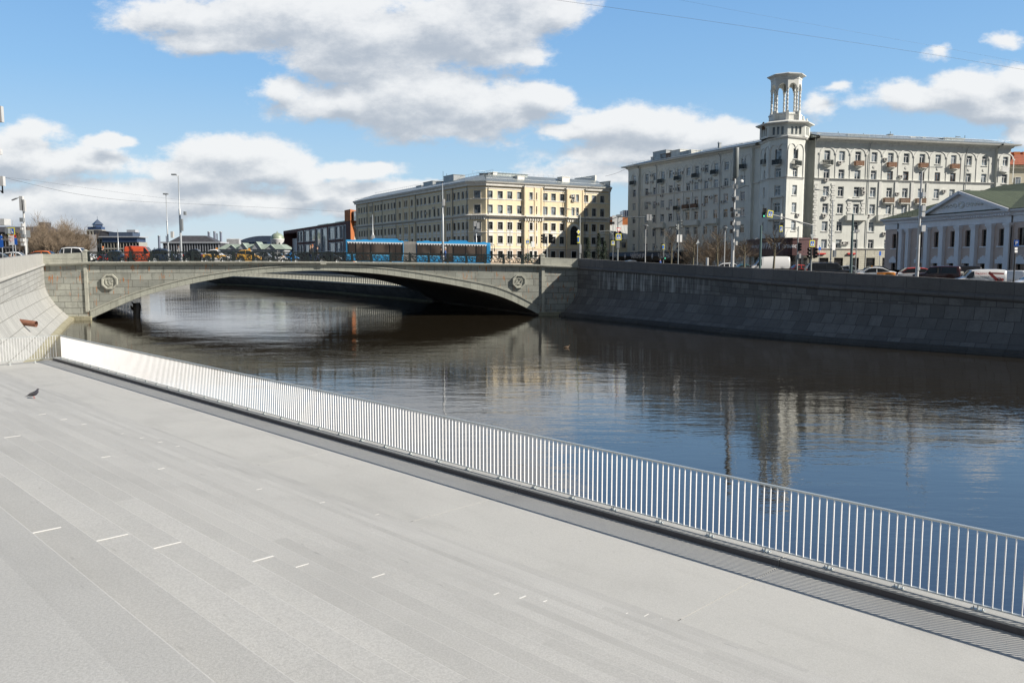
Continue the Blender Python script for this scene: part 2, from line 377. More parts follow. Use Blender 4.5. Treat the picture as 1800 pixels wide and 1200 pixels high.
w = struct(mb.build('water', water_mat()))
tag(w, 'dark rippled canal water reflecting sky and buildings', 'water')

# ------------------------------------------------------------------ promenade and stairs (s along the canal, n towards it)
TH = radians(134.5); Tv = Vector((cos(TH), sin(TH))); Nv = Vector((Tv.y, -Tv.x))
def SN(s, n, z=0.0): p = Tv*s+Nv*n; return Vector((p.x, p.y, z))
def concrete(name, col, bw, bh, var):
    m, nt, b = principled(name); b.inputs['Roughness'].default_value = .8
    uv = nd(nt, 'ShaderNodeUVMap'); tcn = nd(nt, 'ShaderNodeTexCoord')
    br = nd(nt, 'ShaderNodeTexBrick', offset=.37, offset_frequency=2, squash=1.7, squash_frequency=3); nt.links.new(uv.outputs[0], br.inputs['Vector'])
    br.inputs['Color1'].default_value = (*[c*(1-var) for c in col], 1); br.inputs['Color2'].default_value = (*[c*(1+var) for c in col], 1)
    br.inputs['Mortar'].default_value = (*[c*.93 for c in col], 1); br.inputs['Scale'].default_value = 1; br.inputs['Mortar Size'].default_value = .004
    br.inputs['Brick Width'].default_value = bw; br.inputs['Row Height'].default_value = bh
    def noi(scale, det, mapsc=None, rough=.6):
        n = nd(nt, 'ShaderNodeTexNoise', i_Scale=scale, i_Detail=det, i_Roughness=rough)
        if mapsc:
            mp = nd(nt, 'ShaderNodeMapping'); mp.inputs['Scale'].default_value = mapsc; nt.links.new(uv.outputs[0], mp.inputs[0]); nt.links.new(mp.outputs[0], n.inputs['Vector'])
        else: nt.links.new(tcn.outputs['Object'], n.inputs['Vector'])
        return n.outputs['Fac']
    c = br.outputs['Color']; dk = tuple(x*.62 for x in col)
    c = mixc(nt, ramp(nt, noi(.5, 5), .45, .72, 0, .30), c, dk)
    c = mixc(nt, ramp(nt, noi(1.0, 4, (.25, 2.2, 1)), .5, .8, 0, .35), c, dk)
    c = mixc(nt, ramp(nt, noi(70, 3, None, .8), .35, .65, .38, 0), c, tuple(x*.5 for x in col))
    c = mixc(nt, ramp(nt, noi(1.9, 2, (1.5, 7, 1)), .68, .76, 0, .5), c, tuple(x*.5 for x in col))
    c = mixc(nt, ramp(nt, noi(.22, 4), .48, .70, 0, .22), c, tuple(x*.6 for x in col))
    c = mixc(nt, ramp(nt, noi(160, 2, None, .9), .62, .75, 0, .35), c, tuple(min(1, x*1.45) for x in col))
    nt.links.new(c, b.inputs['Base Color'])
    bp = nd(nt, 'ShaderNodeBump', i_Strength=.35, i_Distance=.006); nt.links.new(noi(90, 4, None, .8), bp.inputs['Height']); nt.links.new(bp.outputs[0], b.inputs['Normal'])
    return m
conc_p = concrete('platform_concrete', (.53,.527,.50), 5.65, 9.0, .025)
conc_s = concrete('stair_concrete', (.505,.502,.48), 4.6, .357, .075)
conc_c = concrete('curb_concrete', (.46,.46,.44), 5.65, 9, .02)
S0, S1, PZ, LZ, NE, N0 = -24.0, 41.9, -4.65, -1.60, 8.80, 1.30
NC0, NC1, ZC = 11.40, 11.76, -4.535
jts = [5.81+5.65*k for k in range(-5, 7)]
mb = MB()
ss = [S0]+jts+[S1]
for a, b_ in zip(ss[:-1], ss[1:]):
    a += .006; b_ -= .006; g_ = NC0
    mb.face([SN(a,NE-.357,PZ), SN(a,g_,PZ), SN(b_,g_,PZ), SN(b_,NE-.357,PZ)][::-1], 0, [(b_,NE),(b_,g_),(a,g_),(a,NE)])
    mb.face([SN(a,NE,PZ), SN(b_,NE,PZ), SN(b_,NE,PZ-.1), SN(a,NE,PZ-.1)]); mb.face([SN(a,g_,PZ), SN(a,NE,PZ), SN(a,NE,PZ-.1), SN(a,g_,PZ-.1)]); mb.face([SN(b_,g_,PZ), SN(b_,NE,PZ), SN(b_,NE,PZ-.1), SN(b_,g_,PZ-.1)])
mb.obox(SN(S0,NE-.5,-7), SN(S1,0)-SN(S0,0), Nv.to_3d()*(NC1-NE+.5), (0,0,7+PZ-.03))
pr = tag(struct(mb.build('promenade', conc_p)), 'lower walk of pale concrete slabs beside the white fence', 'promenade')
NS = 21; TW = (NE-N0)/NS; RH = (LZ-PZ)/NS
mb = MB()
for k in range(NS):
    n0 = N0+TW*k; z = LZ-RH*k
    # riser below edge n0, then tread from n0 to n0+TW one rise lower, with a small rounded nosing
    z2 = z-RH
    rows = [[SN(s, n0-.012, z) for s in (S0, S1)], [SN(s, n0-.003, z-.004) for s in (S0, S1)], [SN(s, n0, z-.014) for s in (S0, S1)], [SN(s, n0, z2) for s in (S0, S1)]]
    uo = 3.7*k % 2.4
    mb.grid(rows, 0, False, [[(S0+uo, n0+e), (S1+uo, n0+e)] for e in (-.012, -.003, 0, RH)], False)
    if k < NS-1: mb.face([SN(S0,n0,z2), SN(S1,n0,z2), SN(S1,n0+TW-.012,z2), SN(S0,n0+TW-.012,z2)][::-1], 0, [(S0+uo,n0+TW),(S1+uo,n0+TW),(S1+uo,n0+.01),(S0+uo,n0+.01)])
# top landing
mb.face([SN(S0,-8,LZ), SN(S0,N0-.012,LZ), SN(S1,N0-.012,LZ), SN(S1,-8,LZ)][::-1], 0, [(S1,-8),(S1,N0),(S0,N0),(S0,-8)])
for s_ in (S0, S1): mb.face([SN(s_,N0-1,LZ-.02), SN(s_,N0-1,-6), SN(s_,NE,-6), SN(s_,NE,PZ-.02)])
st = tag(struct(mb.build('stairs', conc_s)), 'wide pale concrete steps going down to the water', 'stairs')
# pale mortar joints crossing the treads
mb = MB()
for js, wd in ((5.81, .016), (11.46, .010), (17.11, .010)):
    for k in range(NS-1):
        if random.random() < (.1 if js < 6 and k < 7 else .5 if js < 6 else .7): continue
        n0 = N0+TW*k+.03; z = LZ-RH*(k+1)+.0035; a = n0+random.uniform(0, .05); b_ = n0+TW-random.uniform(.04, .12)
        w_ = wd*random.uniform(.3, 1)
        mb.obox(SN(js-w_/2, a, z-.003), Tv.to_3d()*w_, Nv.to_3d()*(b_-a), (0,0,.004))
mb.build('mortar_joint', M('pale_mortar', (.66,.66,.64), .8, var=.1), st)

# side wall where the stairs meet the land on the left
# ------------------------------------------------------------------ fence along the promenade
fn = thing('promenade_fence', 'long white bar fence running the length of the promenade edge', 'fence', SN(20, 11.58, PZ))
mb = MB()
for a, b_ in zip(ss[:-1], ss[1:]):
    a += .01; b_ -= .01
    mb.obox(SN(a,NC0,PZ-.6), Tv.to_3d()*(b_-a), Nv.to_3d()*(NC1-NC0), (0,0,ZC-PZ+.6))
mb.build('curb', conc_c, fn)
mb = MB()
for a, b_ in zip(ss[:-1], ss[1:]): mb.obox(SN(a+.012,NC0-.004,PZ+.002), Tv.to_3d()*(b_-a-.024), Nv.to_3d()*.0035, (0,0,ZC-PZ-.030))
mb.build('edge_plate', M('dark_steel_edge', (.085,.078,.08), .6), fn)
FS0, FS1, FNn, ZT, ZB = -5.0, 41.2, 11.56, -3.47, -4.46
mb = MB(); mb.obox(SN(FS0,FNn-.028,ZT-.012), Tv.to_3d()*(FS1-FS0), Nv.to_3d()*.056, (0,0,.024)); mb.build('top_rail', rail_m, fn)
mb = MB(); mb.obox(SN(FS0,FNn-.022,ZB-.012), Tv.to_3d()*(FS1-FS0), Nv.to_3d()*.044, (0,0,.016)); mb.build('bottom_rail', rail_m, fn)
bm_ = MB(); n_ = Nv.to_3d(); t_ = Tv.to_3d()
# one flat bar, tapered at its head where it meets the top rail
hgt = ZT-.012-ZB
for (z0, z1, w0, w1) in ((0, hgt-.07, .025, .025), (hgt-.07, hgt, .025, .008)):
    p = [t_*sx_*.006+n_*(sy_*w_/2)+Vector((0,0,z)) for z, w_ in ((z0, w0), (z1, w1)) for sx_, sy_ in ((-1,-1),(1,-1),(1,1),(-1,1))]
    for q in ((0,1,5,4),(1,2,6,5),(2,3,7,6),(3,0,4,7)): bm_.face([p[i] for i in q])
nb = int((FS1-FS0)/.1112)
rest = MB(); proto = None; cnt = 0
for k in range(nb):
    s_ = FS0+.1112*k+.06; loc = SN(s_, FNn, ZB+.004)
    if s_ > 2.35 and cnt < 100:
        cnt += 1
        if proto is None: proto = bm_.build('baluster', bal_m); o = proto
        else: o = proto.copy(); COL.objects.link(o)
        o.parent = fn; o.location = loc-Vector(fn.location)
    else: rest.add(bm_, Matrix.Translation(loc))
tag(rest.build('baluster', bal_m, fn), kind='stuff')
ft = MB()
ft.obox(-t_*.006-n_*.03+Vector((0,0,.012)), t_*.012, n_*.06, (0,0,ZB-ZC-.024))
ft.obox(-t_*.075-n_*.045, t_*.15, n_*.09, (0,0,.012))
for q in (-.055, .055): ft.lathe(t_*q+Vector((0,0,.012)), [(.012,0),(.012,.012),(.006,.014),(.006,.03),(.001,.031)], 6)
proto = None
for k in range(int((FS1-FS0)/1.001)+1):
    s_ = FS0+.06+1.001*k+.05
    if s_ > FS1: break
    if proto is None: proto = ft.build('foot', rail_m); o = proto
    else: o = proto.copy(); COL.objects.link(o)
    o.parent = fn; o.location = SN(s_, FNn, ZC)-Vector(fn.location)
# return fence across the end of the promenade
fr = thing('promenade_fence', 'short thin white fence closing the far left end of the promenade', 'fence', SN(FS1+.02, 9.5, PZ))
a_, b_ = 5.2, FNn-.06
for nm, z, hh in (('top_rail', ZT-.012, .024), ('bottom_rail', ZB-.012, .016)):
    mb = MB(); mb.obox(SN(FS1+.0,a_,z), Nv.to_3d()*(b_-a_), Tv.to_3d()*.045, (0,0,hh)); mb.build(nm, rail_m, fr)
bm2 = MB(); bm2.obox((-t_*.02-n_*.006), t_*.04, n_*.012, (0,0,ZT-ZB))
proto = None
for k in range(int((b_-a_)/.1112)):
    if proto is None: proto = bm2.build('baluster', bal_m); o = proto
    else: o = proto.copy(); COL.objects.link(o)
    o.parent = fr; o.location = SN(FS1+.02, a_+.1112*k+.05, ZB)-Vector(fr.location)
proto = None
for k in range(7):
    if proto is None: proto = ft.build('foot', rail_m); o = proto
    else: o = proto.copy(); COL.objects.link(o)
    o.parent = fr; o.location = SN(FS1+.02, a_+1.0*k+.3, PZ)-Vector(fr.location); o.scale = (1,1,1.7)

# ------------------------------------------------------------------ land
def landR(x, y): return max(-2.9, min(-.75, -1.95-.055*x+.0144*y))
def landL(x, y): return lerp(-1.6, -.65, max(0, min(1, (y-45)/38)))
# bank lines (water's edge at the foot of the walls, far to near on the right)
RB = [(3.0,89.2),(5.4,90.4),(12.2,79.5),(21.8,63.5),(32.3,52.2),(44.5,40.5),(58,27),(78,5)]
LT = [(-24.2,35.6),(-27.6,42.3),(-31.3,50),(-35.6,58.8),(-39.9,67.8),(-43.8,76),(-47.5,84)]
BA, BB = Vector((-47.5,84.0)), Vector((7.3,91.6))     # bridge face, parapet corners
bt = (BB-BA).normalized(); bn = Vector((bt.y, -bt.x)); BL = (BB-BA).length
BW = Vector((-14.5, 31.0))
def BU(px, py=470):
    r = ray(px, py); a = Vector((r.x, r.y)); # a*k = BA + bt*u
    det = a.x*(-bt.y)+a.y*bt.x
    k = (BA.x*(-bt.y)+BA.y*bt.x)/det; u = (a*k-BA).dot(bt); return u, k*r.z
def BP(u, z, out=0.0): p = BA+bt*u+bn*out; return Vector((p.x, p.y, z))
zc_pts = [BU(*p) for p in ((83,462.7),(152,460),(300,459.3),(450,459),(700,461),(934,464.3),(1009,468))]
def zc(u): return interp([p[0] for p in zc_pts], [p[1] for p in zc_pts], u)
# left embankment wall: top line LT
def wall_prof_left(y):
    x = interp([p[1] for p in LT], [p[0] for p in LT], y); zt = zfit(x, y, YTL); zl = zfit(x, y, YLL)
    up = [(-.55, zt-.5), (-.55, zt), (0, zt), (0, zl), (.07, zl+.02), (.16, zl-.04), (.18, zl-.16), (.10, zl-.24), (0, zl-.26)]
    fl = interp([35,50,84], [1.1,1.9,2.2], y)
    lo = [(0, zl-.26), (0, -2.2), (.02*fl, -2.8), (.09*fl, -3.4), (.22*fl, -4.0), (.42*fl, -4.7), (.68*fl, -5.3), (.95*fl, -5.9)]
    ft_ = [(.95*fl, -5.9), (.97*fl, -5.86), (1.15*fl, -5.98), (1.15*fl, -7)]
    return up, lo, ft_
ew = thing('embankment_wall', 'pale granite embankment wall flaring to the water on the far left', 'wall', (-35.6,58.8,ZW))
P3 = [wall_prof_left(p[1]) for p in LT]
par = sweep(LT, [q[0][:4] for q in P3]); par.build('parapet', cap_l, ew)
sweep(LT, [q[0][3:] for q in P3], smooth=True).build('ledge', cap_l, ew)
up_ = sweep(LT, [q[1][:3] for q in P3], smooth=True); up_.build('wall_face', granite_l, ew)
sweep(LT, [q[1][2:] for q in P3], smooth=True).build('sloped_face', slab_l, ew)
sweep(LT, [q[2] for q in P3]).build('footing', footing_m, ew)
# rusty outlet pipe
c = at(44, 567, 57.2); dpx = Vector((1.0, -.05, -.12)).normalized()
pp = thing('drain_pipe', 'rusty brown outlet pipe sticking out of the pale sloped wall', 'pipe', c)
mb = MB(); e = c+dpx*.80; mb.tube([c-dpx*1.5, e], .21, 18, caps=False); mb.tube([e, c-dpx*1.4], .185, 18, caps=False)
ring = [(e+Vector((0, sin(a)*.21, cos(a)*.21))) for a in [2*pi*k/18 for k in range(18)]]; ring2 = [(e+Vector((0, sin(a)*.185, cos(a)*.185))) for a in [2*pi*k/18 for k in range(18)]]
mb.grid([ring, ring2], 0, True)
mb.build('pipe_body', M('rust', (.22,.10,.065), .9, var=.35, vs=4), pp)

def wall_prof_right(p, n_):
    q = p-n_*2.2; zt = zfit(q.x, q.y, YTR); zl = zfit(q.x, q.y, YLR)
    up = [(-2.75, zt-1.6), (-2.75, zt), (-2.2, zt), (-2.2, zl), (-2.12, zl+.02), (-2.02, zl-.05), (-2.0, zl-.18), (-2.1, zl-.3), (-2.2, zl-.32)]
    lo = [(-2.2, zl-.32), (-2.2, -3.2), (-2.14, -3.7), (-1.9, -4.2), (-1.45, -4.8), (-.85, -5.4), (-.25, -5.85)]
    ft_ = [(-.25, -5.85), (-.2, -5.8), (.0, -5.82), (.05, -6.0), (.3, -6.02), (.32, -7)]
    return up, lo, ft_
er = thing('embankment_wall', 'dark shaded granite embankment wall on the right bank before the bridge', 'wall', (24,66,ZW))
R1 = RB[1:]
# resample for smoothness (Catmull-Rom)
def crom(P, k):
    P = [Vector(p) for p in P]; out = []
    for i in range(len(P)-1):
        p0 = P[max(0, i-1)]; p1 = P[i]; p2 = P[i+1]; p3 = P[min(len(P)-1, i+2)]
        for j in range(k):
            t = j/k; out.append(.5*((2*p1)+(p2-p0)*t+(2*p0-5*p1+4*p2-p3)*t*t+(3*p1-p0-3*p2+p3)*t**3))
    out.append(P[-1]); return out
R1 = crom(R1, 4)
P3 = []
for i, p in enumerate(R1):
    t = (R1[min(len(R1)-1, i+1)]-R1[max(0, i-1)]).normalized(); P3.append(wall_prof_right(p, Vector((t.y, -t.x))))
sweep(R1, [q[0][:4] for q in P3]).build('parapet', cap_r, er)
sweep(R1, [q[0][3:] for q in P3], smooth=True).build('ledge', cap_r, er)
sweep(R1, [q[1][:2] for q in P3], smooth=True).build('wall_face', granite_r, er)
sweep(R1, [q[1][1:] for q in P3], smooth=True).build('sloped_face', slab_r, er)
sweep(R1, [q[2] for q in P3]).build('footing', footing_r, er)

# right bank beyond the bridge: lower wall with a balustrade
RF = crom([(-11.8,120),(-22,136),(-34,155),(-48.7,176),(-61,192),(-73,203),(-95,217)], 4)
ef = thing('embankment_wall', 'bluish shaded embankment wall beyond the bridge, seen under its arch', 'wall', (-34,155,ZW))
sweep(RF, [(-2.2,-4.3),(-2.2,-4.2),(-1.6,-4.2),(-1.6,-4.55),(-1.75,-4.6),(-1.0,-5.3),(-.2,-5.95)]).build('sloped_face', slab_r, ef)
sweep(RF, [(-.2,-5.95),(.2,-6.0),(.3,-7)]).build('footing', footing_m, ef)
bal = thing('balustrade', 'stone balustrade on the bank beyond the bridge, seen under the arch', 'balustrade', (-34,155,-4.2))
sweep(RF, [(-2.15,-3.0),(-2.15,-2.82),(-1.75,-2.82),(-1.75,-3.0),(-2.15,-3.0)]).build('handrail', cap_b, bal)
sweep(RF, [(-2.15,-4.2),(-2.15,-4.0),(-1.75,-4.0),(-1.75,-4.2)]).build('plinth', cap_b, bal)
pm = MB(); pm.lathe((0,0,0), [(.14,0),(.14,.1),(.09,.2),(.17,.4),(.09,.75),(.14,.9),(.14,1.0)], 8)
L = 0; acc = 0; allb = []
for i in range(len(RF)-1):
    a, b_ = RF[i], RF[i+1]; d = (b_-a).length; t = (b_-a)/d; nn = Vector((t.y,-t.x))
    while acc < d: q = a+t*acc-nn*1.95; allb.append(q); acc += .78
    acc -= d
rest = MB(); proto = None
for i, q in enumerate(allb):
    if 40 <= i < 140:
        if proto is None: proto = pm.build('baluster', cap_b); o = proto
        else: o = proto.copy(); COL.objects.link(o)
        o.parent = bal; o.location = Vector((q.x, q.y, -4.0))-Vector(bal.location)
    else: rest.add(pm, Matrix.Translation((q.x, q.y, -4.0)))
tag(rest.build('baluster', cap_b, bal), kind='stuff')
# far end of the visible canal: low sunlit wall
LF = [(-190,150),(-150,196),(-112,203),(-72,204)]
fw = thing('embankment_wall', 'low sunlit pale wall at the far end of the canal under the arch', 'wall', (-112,203,ZW))
sweep(LF, [(-1,-3.6),(0,-3.6),(0,-4.4),(.5,-5.4),(1.2,-6.1),(1.4,-7)]).build('wall_face', slab_l, fw)

# ground sheets
def fan(pts, dirs, zf, mb, flip, ds=(0,3,8,16,30,55,100,200,500,1500,4500)):
    rows = []
    for (p, d) in zip(pts, dirs):
        d = Vector(d).normalized(); row = []
        for r in ds:
            x, y = p[0]+d.x*r, p[1]+d.y*r; row.append((x, y, zf(x, y, r)))
        rows.append(row)
    mb.grid(rows if not flip else [r[::-1] for r in rows], 0, False, None, True)
g = MB()
rp = [(80,2)]+[(p.x, p.y) for p in reversed(R1)]
def offs(pts, o):
    out = []
    for i, p in enumerate(pts):
        a = Vector(pts[max(0, i-1)]); b_ = Vector(pts[min(len(pts)-1, i+1)]); t = (b_-a).normalized(); out.append((p[0]+t.y*o, p[1]-t.x*o))
    return out
rp = offs(rp, 2.4); rp[-1] = (7.3+.2, 92.3)
nr = len(rp); dr = [(cos(a), sin(a)) for a in [lerp(-.9, .25, i/(nr-1)) for i in range(nr)]]
fan(rp, dr, lambda x, y, r: landR(x, y) if r < 300 else lerp(landR(x, y), -1, .5), g, False)
# strip of land at bridge end and beyond
rq = [(7.5,92.3),(0.5,107),(-7.3,123.5)]+[(p.x+1.7, p.y+1.0) for p in RF[2:]]+[(-140,240)]
nq = len(rq); dq = [(cos(a), sin(a)) for a in [lerp(.25, 2.3, i/(nq-1)) for i in range(nq)]]
def zb(x, y, r):
    w_ = max(0, min(1, (y-118)/12)); return lerp(-.85-.012*min(60, r), lerp(-4.25, -1.6, max(0, min(1, (r-55)/40))), w_) if r < 400 else -1.5
fan(rq, dq, zb, g, False)
# left land
lq = [(-24.0,35.3)]+LT[1:]+[(-54,98),(-62.5,116.5),(-80,140),(-110,160),(-150,190),(-190,152)]
lq = [SN(S1,NE-.5).xy[:], SN(S1,4).xy[:], SN(S1,-7.9).xy[:]][::-1]+lq
nl = len(lq); dl = [(cos(a), sin(a)) for a in [lerp(3.9, 2.2, min(1, i/(nl-4))) for i in range(nl)]]
fan(lq, dl, lambda x, y, r: landL(x, y) if r < 300 else -1.2, g, True)
lp = [SN(s_, -7.9).xy[:] for s_ in (S0, 0, 20, S1)]
fan(lp, [(.6,-1),(-.3,-1),(-.8,-.8),(cos(3.9),sin(3.9))], lambda x, y, r: -1.605, g, True)
gr = tag(struct(g.build('ground', asphalt)), 'asphalt street level land on both banks', 'ground')
# wall closing the side of the stairs under the left land
mb = MB(); mb.obox(SN(S1,-7.9,-7), Tv.to_3d()*.5, Nv.to_3d()*16.2, (0,0,5.3)); o = mb.build('retaining_wall', slab_l); tag(o, 'low retaining wall at the left end of the stairs', 'wall')

# ------------------------------------------------------------------ bridge
br = thing('bridge', 'low stone arch bridge with rust streaks across the canal', 'bridge', BP(BL/2, ZW))
intr = [BU(*p) for p in ((160,560),(200,541.5),(247,522),(300,507),(354,495),(423,483.5),(500,477.5),(569,475.5),(640,479),(704,486),(806,502.6),(883,522),(948,555))]
iu = [p[0] for p in intr]; iz = [p[1] for p in intr]; iz[0] = ZW+.1; iz[-1] = ZW+.1
extr = [BU(*p) for p in ((157,547),(200,528),(247,511),(300,496),(354,484),(423,474),(500,467.5),(569,465.5),(640,468),(704,474),(806,490),(883,507),(950,540))]
def cr1(P, k=4): return crom([Vector(p) for p in P], k)
IN = cr1(list(zip(iu, iz))); EX = cr1(extr)
eu = [p.x for p in EX]; ez = [p.y for p in EX]; inu = [p.x for p in IN]; inz = [p.y for p in IN]
uL, uR = iu[0], iu[-1]
N_ = 64; us = [lerp(uL, uR, i/N_) for i in range(N_+1)]
CT = .30   # cornice thickness
mb = MB(); rows = [[], []]; uv = [[], []]
for u in us:
    zt = zc(u)-CT; ze = min(interp(eu, ez, u), zt-.02)-.05
    rows[0].append(BP(u, ze)); rows[1].append(BP(u, zt)); uv[0].append((u, ze)); uv[1].append((u, zt))
mb.grid(rows, 0, False, uv, False); mb.build('spandrel', granite_b, br)
def pier(u0, u1, out):
    mb = MB(); k = 6
    for i in range(k):
        a, b_ = lerp(u0, u1, i/k), lerp(u0, u1, (i+1)/k)
        mb.face([BP(a,-7.5,out), BP(b_,-7.5,out), BP(b_,zc(b_)-CT,out), BP(a,zc(a)-CT,out)], 0, [(a,-7.5),(b_,-7.5),(b_,zc(b_)-CT),(a,zc(a)-CT)])
    for a in (u0, u1): mb.face([BP(a,-7.5,out), BP(a,-7.5,-1.5), BP(a,zc(a)-CT,-1.5), BP(a,zc(a)-CT,out)])
    return mb
pier(-1.5, uL+.02, .0).build('pier', granite_bp, br)
pier(uR-.02, BL+1.5, .0).build('pier', granite_bp, br)
# slim pilaster strip where railing begins, footings
uP0 = BU(152,500)[0]; uP1 = BU(949,500)[0]
for u in (uP0, uP1+.35):
    mb = MB(); mb.obox(BP(u-.16,-5.4 if u == uP0 else -7,.002), bt.to_3d()*.32, bn.to_3d()*.14, (0,0,zc(u)-CT+5.4-.004 if u == uP0 else zc(u)-CT+7-.004))
    mb.build('pilaster', cap_b, br)
mb = MB(); mb.obox(BP(-1,-7.2,0), bt.to_3d()*(uL+1.1), bn.to_3d()*.35, (0,0,7.2-5.85)); mb.obox(BP(uR-.1,-7.2,0), bt.to_3d()*(BL-uR), bn.to_3d()*.35, (0,0,7.2-5.85)); mb.build('footing', footing_m, br)
# arch ring, proud of the spandrel, with a raised edge moulding
mb = MB(); mm = MB()
R4 = [[], [], [], []]; R5 = [[], [], [], []]; uvr = [[], [], [], []]
for u in us:
    zi = interp(inu, inz, u); ze = min(interp(eu, ez, u), zc(u)-CT-.04)
    for k, (z, o_) in enumerate(((zi, -.4), (zi, .10), (ze, .10), (ze, -.02))): R4[k].append(BP(u, z, o_)); uvr[k].append((u, (0, 0, ze-zi, ze-zi)[k]))
    for k, (z, o_) in enumerate(((ze-.10, .10), (ze-.09, .17), (ze+.05, .19), (ze+.06, .0))): R5[k].append(BP(u, z, o_))
mb.grid(R4, 0, False, uvr, False); mb.build('arch_ring', stone('voussoir', (.47,.48,.41), (.40,.41,.35), (.22,.22,.19), .55, 3.0, dirt=.3, rust=.70), br)
mm.grid(R5, 0, False, None, False); mm.build('arch_moulding', cap_b, br)
# soffit and far face
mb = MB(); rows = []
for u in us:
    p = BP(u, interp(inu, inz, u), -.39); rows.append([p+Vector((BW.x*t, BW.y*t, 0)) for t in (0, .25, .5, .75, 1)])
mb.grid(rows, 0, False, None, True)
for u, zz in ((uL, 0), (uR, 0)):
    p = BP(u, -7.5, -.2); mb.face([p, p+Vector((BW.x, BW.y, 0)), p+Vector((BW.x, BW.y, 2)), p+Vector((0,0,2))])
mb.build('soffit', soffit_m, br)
mb = MB(); rows = [[], []]
for u in us:
    q = BP(u, 0, -.39)+Vector((BW.x, BW.y, 0)); rows[0].append((q.x, q.y, interp(inu, inz, u))); rows[1].append((q.x, q.y, zc(u)-.1))
mb.grid(rows, 0, False, None, False); mb.build('far_face', granite_b, br)
# cornice
cp = [(.0,-CT-.02),(.10,-CT),(.12,-CT+.06),(.42,-CT+.12),(.46,-.05),(.42,0),(-.5,0)]
mb = MB(); uc = [lerp(-.05, BL+.05, i/40) for i in range(41)]; rows = []; uvc = []
for u in uc:
    rows.append([BP(u, zc(u)+z, o_) for o_, z in cp]); uvc.append([(u, z-o_) for o_, z in cp])
mb.grid(rows, 0, False, uvc, False)
for r in (rows[0], rows[-1]): mb.face(r)
kx = BU(569,462)[0]; mb.obox(BP(kx-.3, zc(kx)-CT+.02, .02), bt.to_3d()*.6, bn.to_3d()*.42, (0,0,CT+.02))
mb.build('cornice', cap_b, br)
# solid end parapets with square caps
mb = MB()
def solid(u0, u1, h0, h1, t=.45):
    k = 4
    for i in range(k):
        a, b_ = lerp(u0, u1, i/k), lerp(u0, u1, (i+1)/k); ha, hb = lerp(h0, h1, i/k), lerp(h0, h1, (i+1)/k)
        f_, bk = .06, .06-t
        A = [BP(a,zc(a)+.01,f_), BP(b_,zc(b_)+.01,f_), BP(b_,zc(b_)+hb,f_), BP(a,zc(a)+ha,f_)]; B_ = [BP(a,zc(a)+.01,bk), BP(b_,zc(b_)+.01,bk), BP(b_,zc(b_)+hb,bk), BP(a,zc(a)+ha,bk)]
        mb.face(A); mb.face(B_[::-1]); mb.face([A[3],A[2],B_[2],B_[3]])
        if i == 0: mb.face([A[0],A[3],B_[3],B_[0]])
        if i == k-1: mb.face([A[1],B_[1],B_[2],A[2]])
solid(-.1, uP0-.2, .93, .93); mb.build('parapet', cap_b, br)
mb = MB(); solid(uP1+.5, BL+.1, .82, .86); mb.build('parapet', cap_b, br)
for u, w_ in ((uP0, .42), (uP1+.3, .5)):
    mb = MB(); mb.obox(BP(u-w_/2, zc(u)+.01, .12), bt.to_3d()*w_, -bn.to_3d()*.6, (0,0,1.02)); mb.obox(BP(u-w_/2-.04, zc(u)+1.03, .16), bt.to_3d()*(w_+.08), -bn.to_3d()*.68, (0,0,.1))
    mb.lathe(BP(u, zc(u)+1.13, -.18), [(.2,0),(.2,.06),(.12,.1),(.001,.12)], 8)
    mb.build('end_post', cap_b, br)
# deck
def dz(u): return zc(max(-2, min(BL+2, u)))
mb = MB()
for (w0, w1, hz, mi) in ((.012, .13, -.06, 1), (.13, .87, -.22, 0), (.87, .99, -.06, 1)):
    rows = []
    for u in [lerp(-3, BL+3, i/24) for i in range(25)]:
        rows.append([BP(u, dz(u)+hz, 0)+Vector((BW.x*t, BW.y*t, 0)) for t in (w0, w1)])
    mb.grid(rows, mi, False, None, False)
rows = []
for t_w in (.13, .87):
    rows = [[BP(u, dz(u)+z, 0)+Vector((BW.x*t_w, BW.y*t_w, 0)) for z in (-.22, -.06)] for u in [lerp(-3, BL+3, i/24) for i in range(25)]]
    mb.grid(rows, 1, False, None, False)
mb.build('deck', [asphalt, paving], br)
# medallions: octagon with raised rim and a relief
def medallion(px, py, r, kind):
    u, z = BU(px, py); m_ = MB(); s_ = MB()
    def ring_(rr, oo): return [BP(u+rr*cos(a), z+rr*sin(a), oo) for a in [pi/8+k*pi/4 for k in range(8)]]
    m_.grid([ring_(r,0.002), ring_(r,.24), ring_(r*.82,.24), ring_(r*.78,.10), ring_(r*.01,.10)], 0, True, None, False)
    def bar(a, b_, w_, o0=.10, o1=.20):
        a = Vector(a); b_ = Vector(b_); d = (b_-a).normalized(); q = Vector((-d.y, d.x))*w_/2
        pts = [a-q, b_-q, b_+q, a+q]; s_.extrude([BP(u+p.x*r, z+p.y*r, o0) for p in pts], bn.to_3d()*(o1-o0))
    if kind:   # crossed tools with a curved blade
        for k in range(7):
            a0 = radians(-110+k*30); a1 = radians(-110+(k+1)*30); bar((.4*cos(a0), .4*sin(a0)), (.4*cos(a1), .4*sin(a1)), .13)
        bar((-.42,-.42), (.3,.3), .13); bar((.16,.44), (.44,.16), .2); bar((-.45,.2), (-.1,.5), .1); bar((-.5,-.1),(-.2,.2),.12)
    else:
        for k in range(9):
            a0 = radians(60+k*28); a1 = radians(60+(k+1)*28); bar((.46*cos(a0), .46*sin(a0)), (.46*cos(a1), .46*sin(a1)), .14)
        bar((-.2,.3), (.35,.38), .2); bar((-.1,-.05), (.4,.1), .25); bar((0,-.3), (.2,.1), .16); bar((-.05,-.45),(.3,-.3),.12)
    o = m_.build('medallion', cap_b, br); s_.build('relief', cap_b, o)
medallion(193.5, 495, .82, 0); medallion(912.5, 494.5, .78, 1)
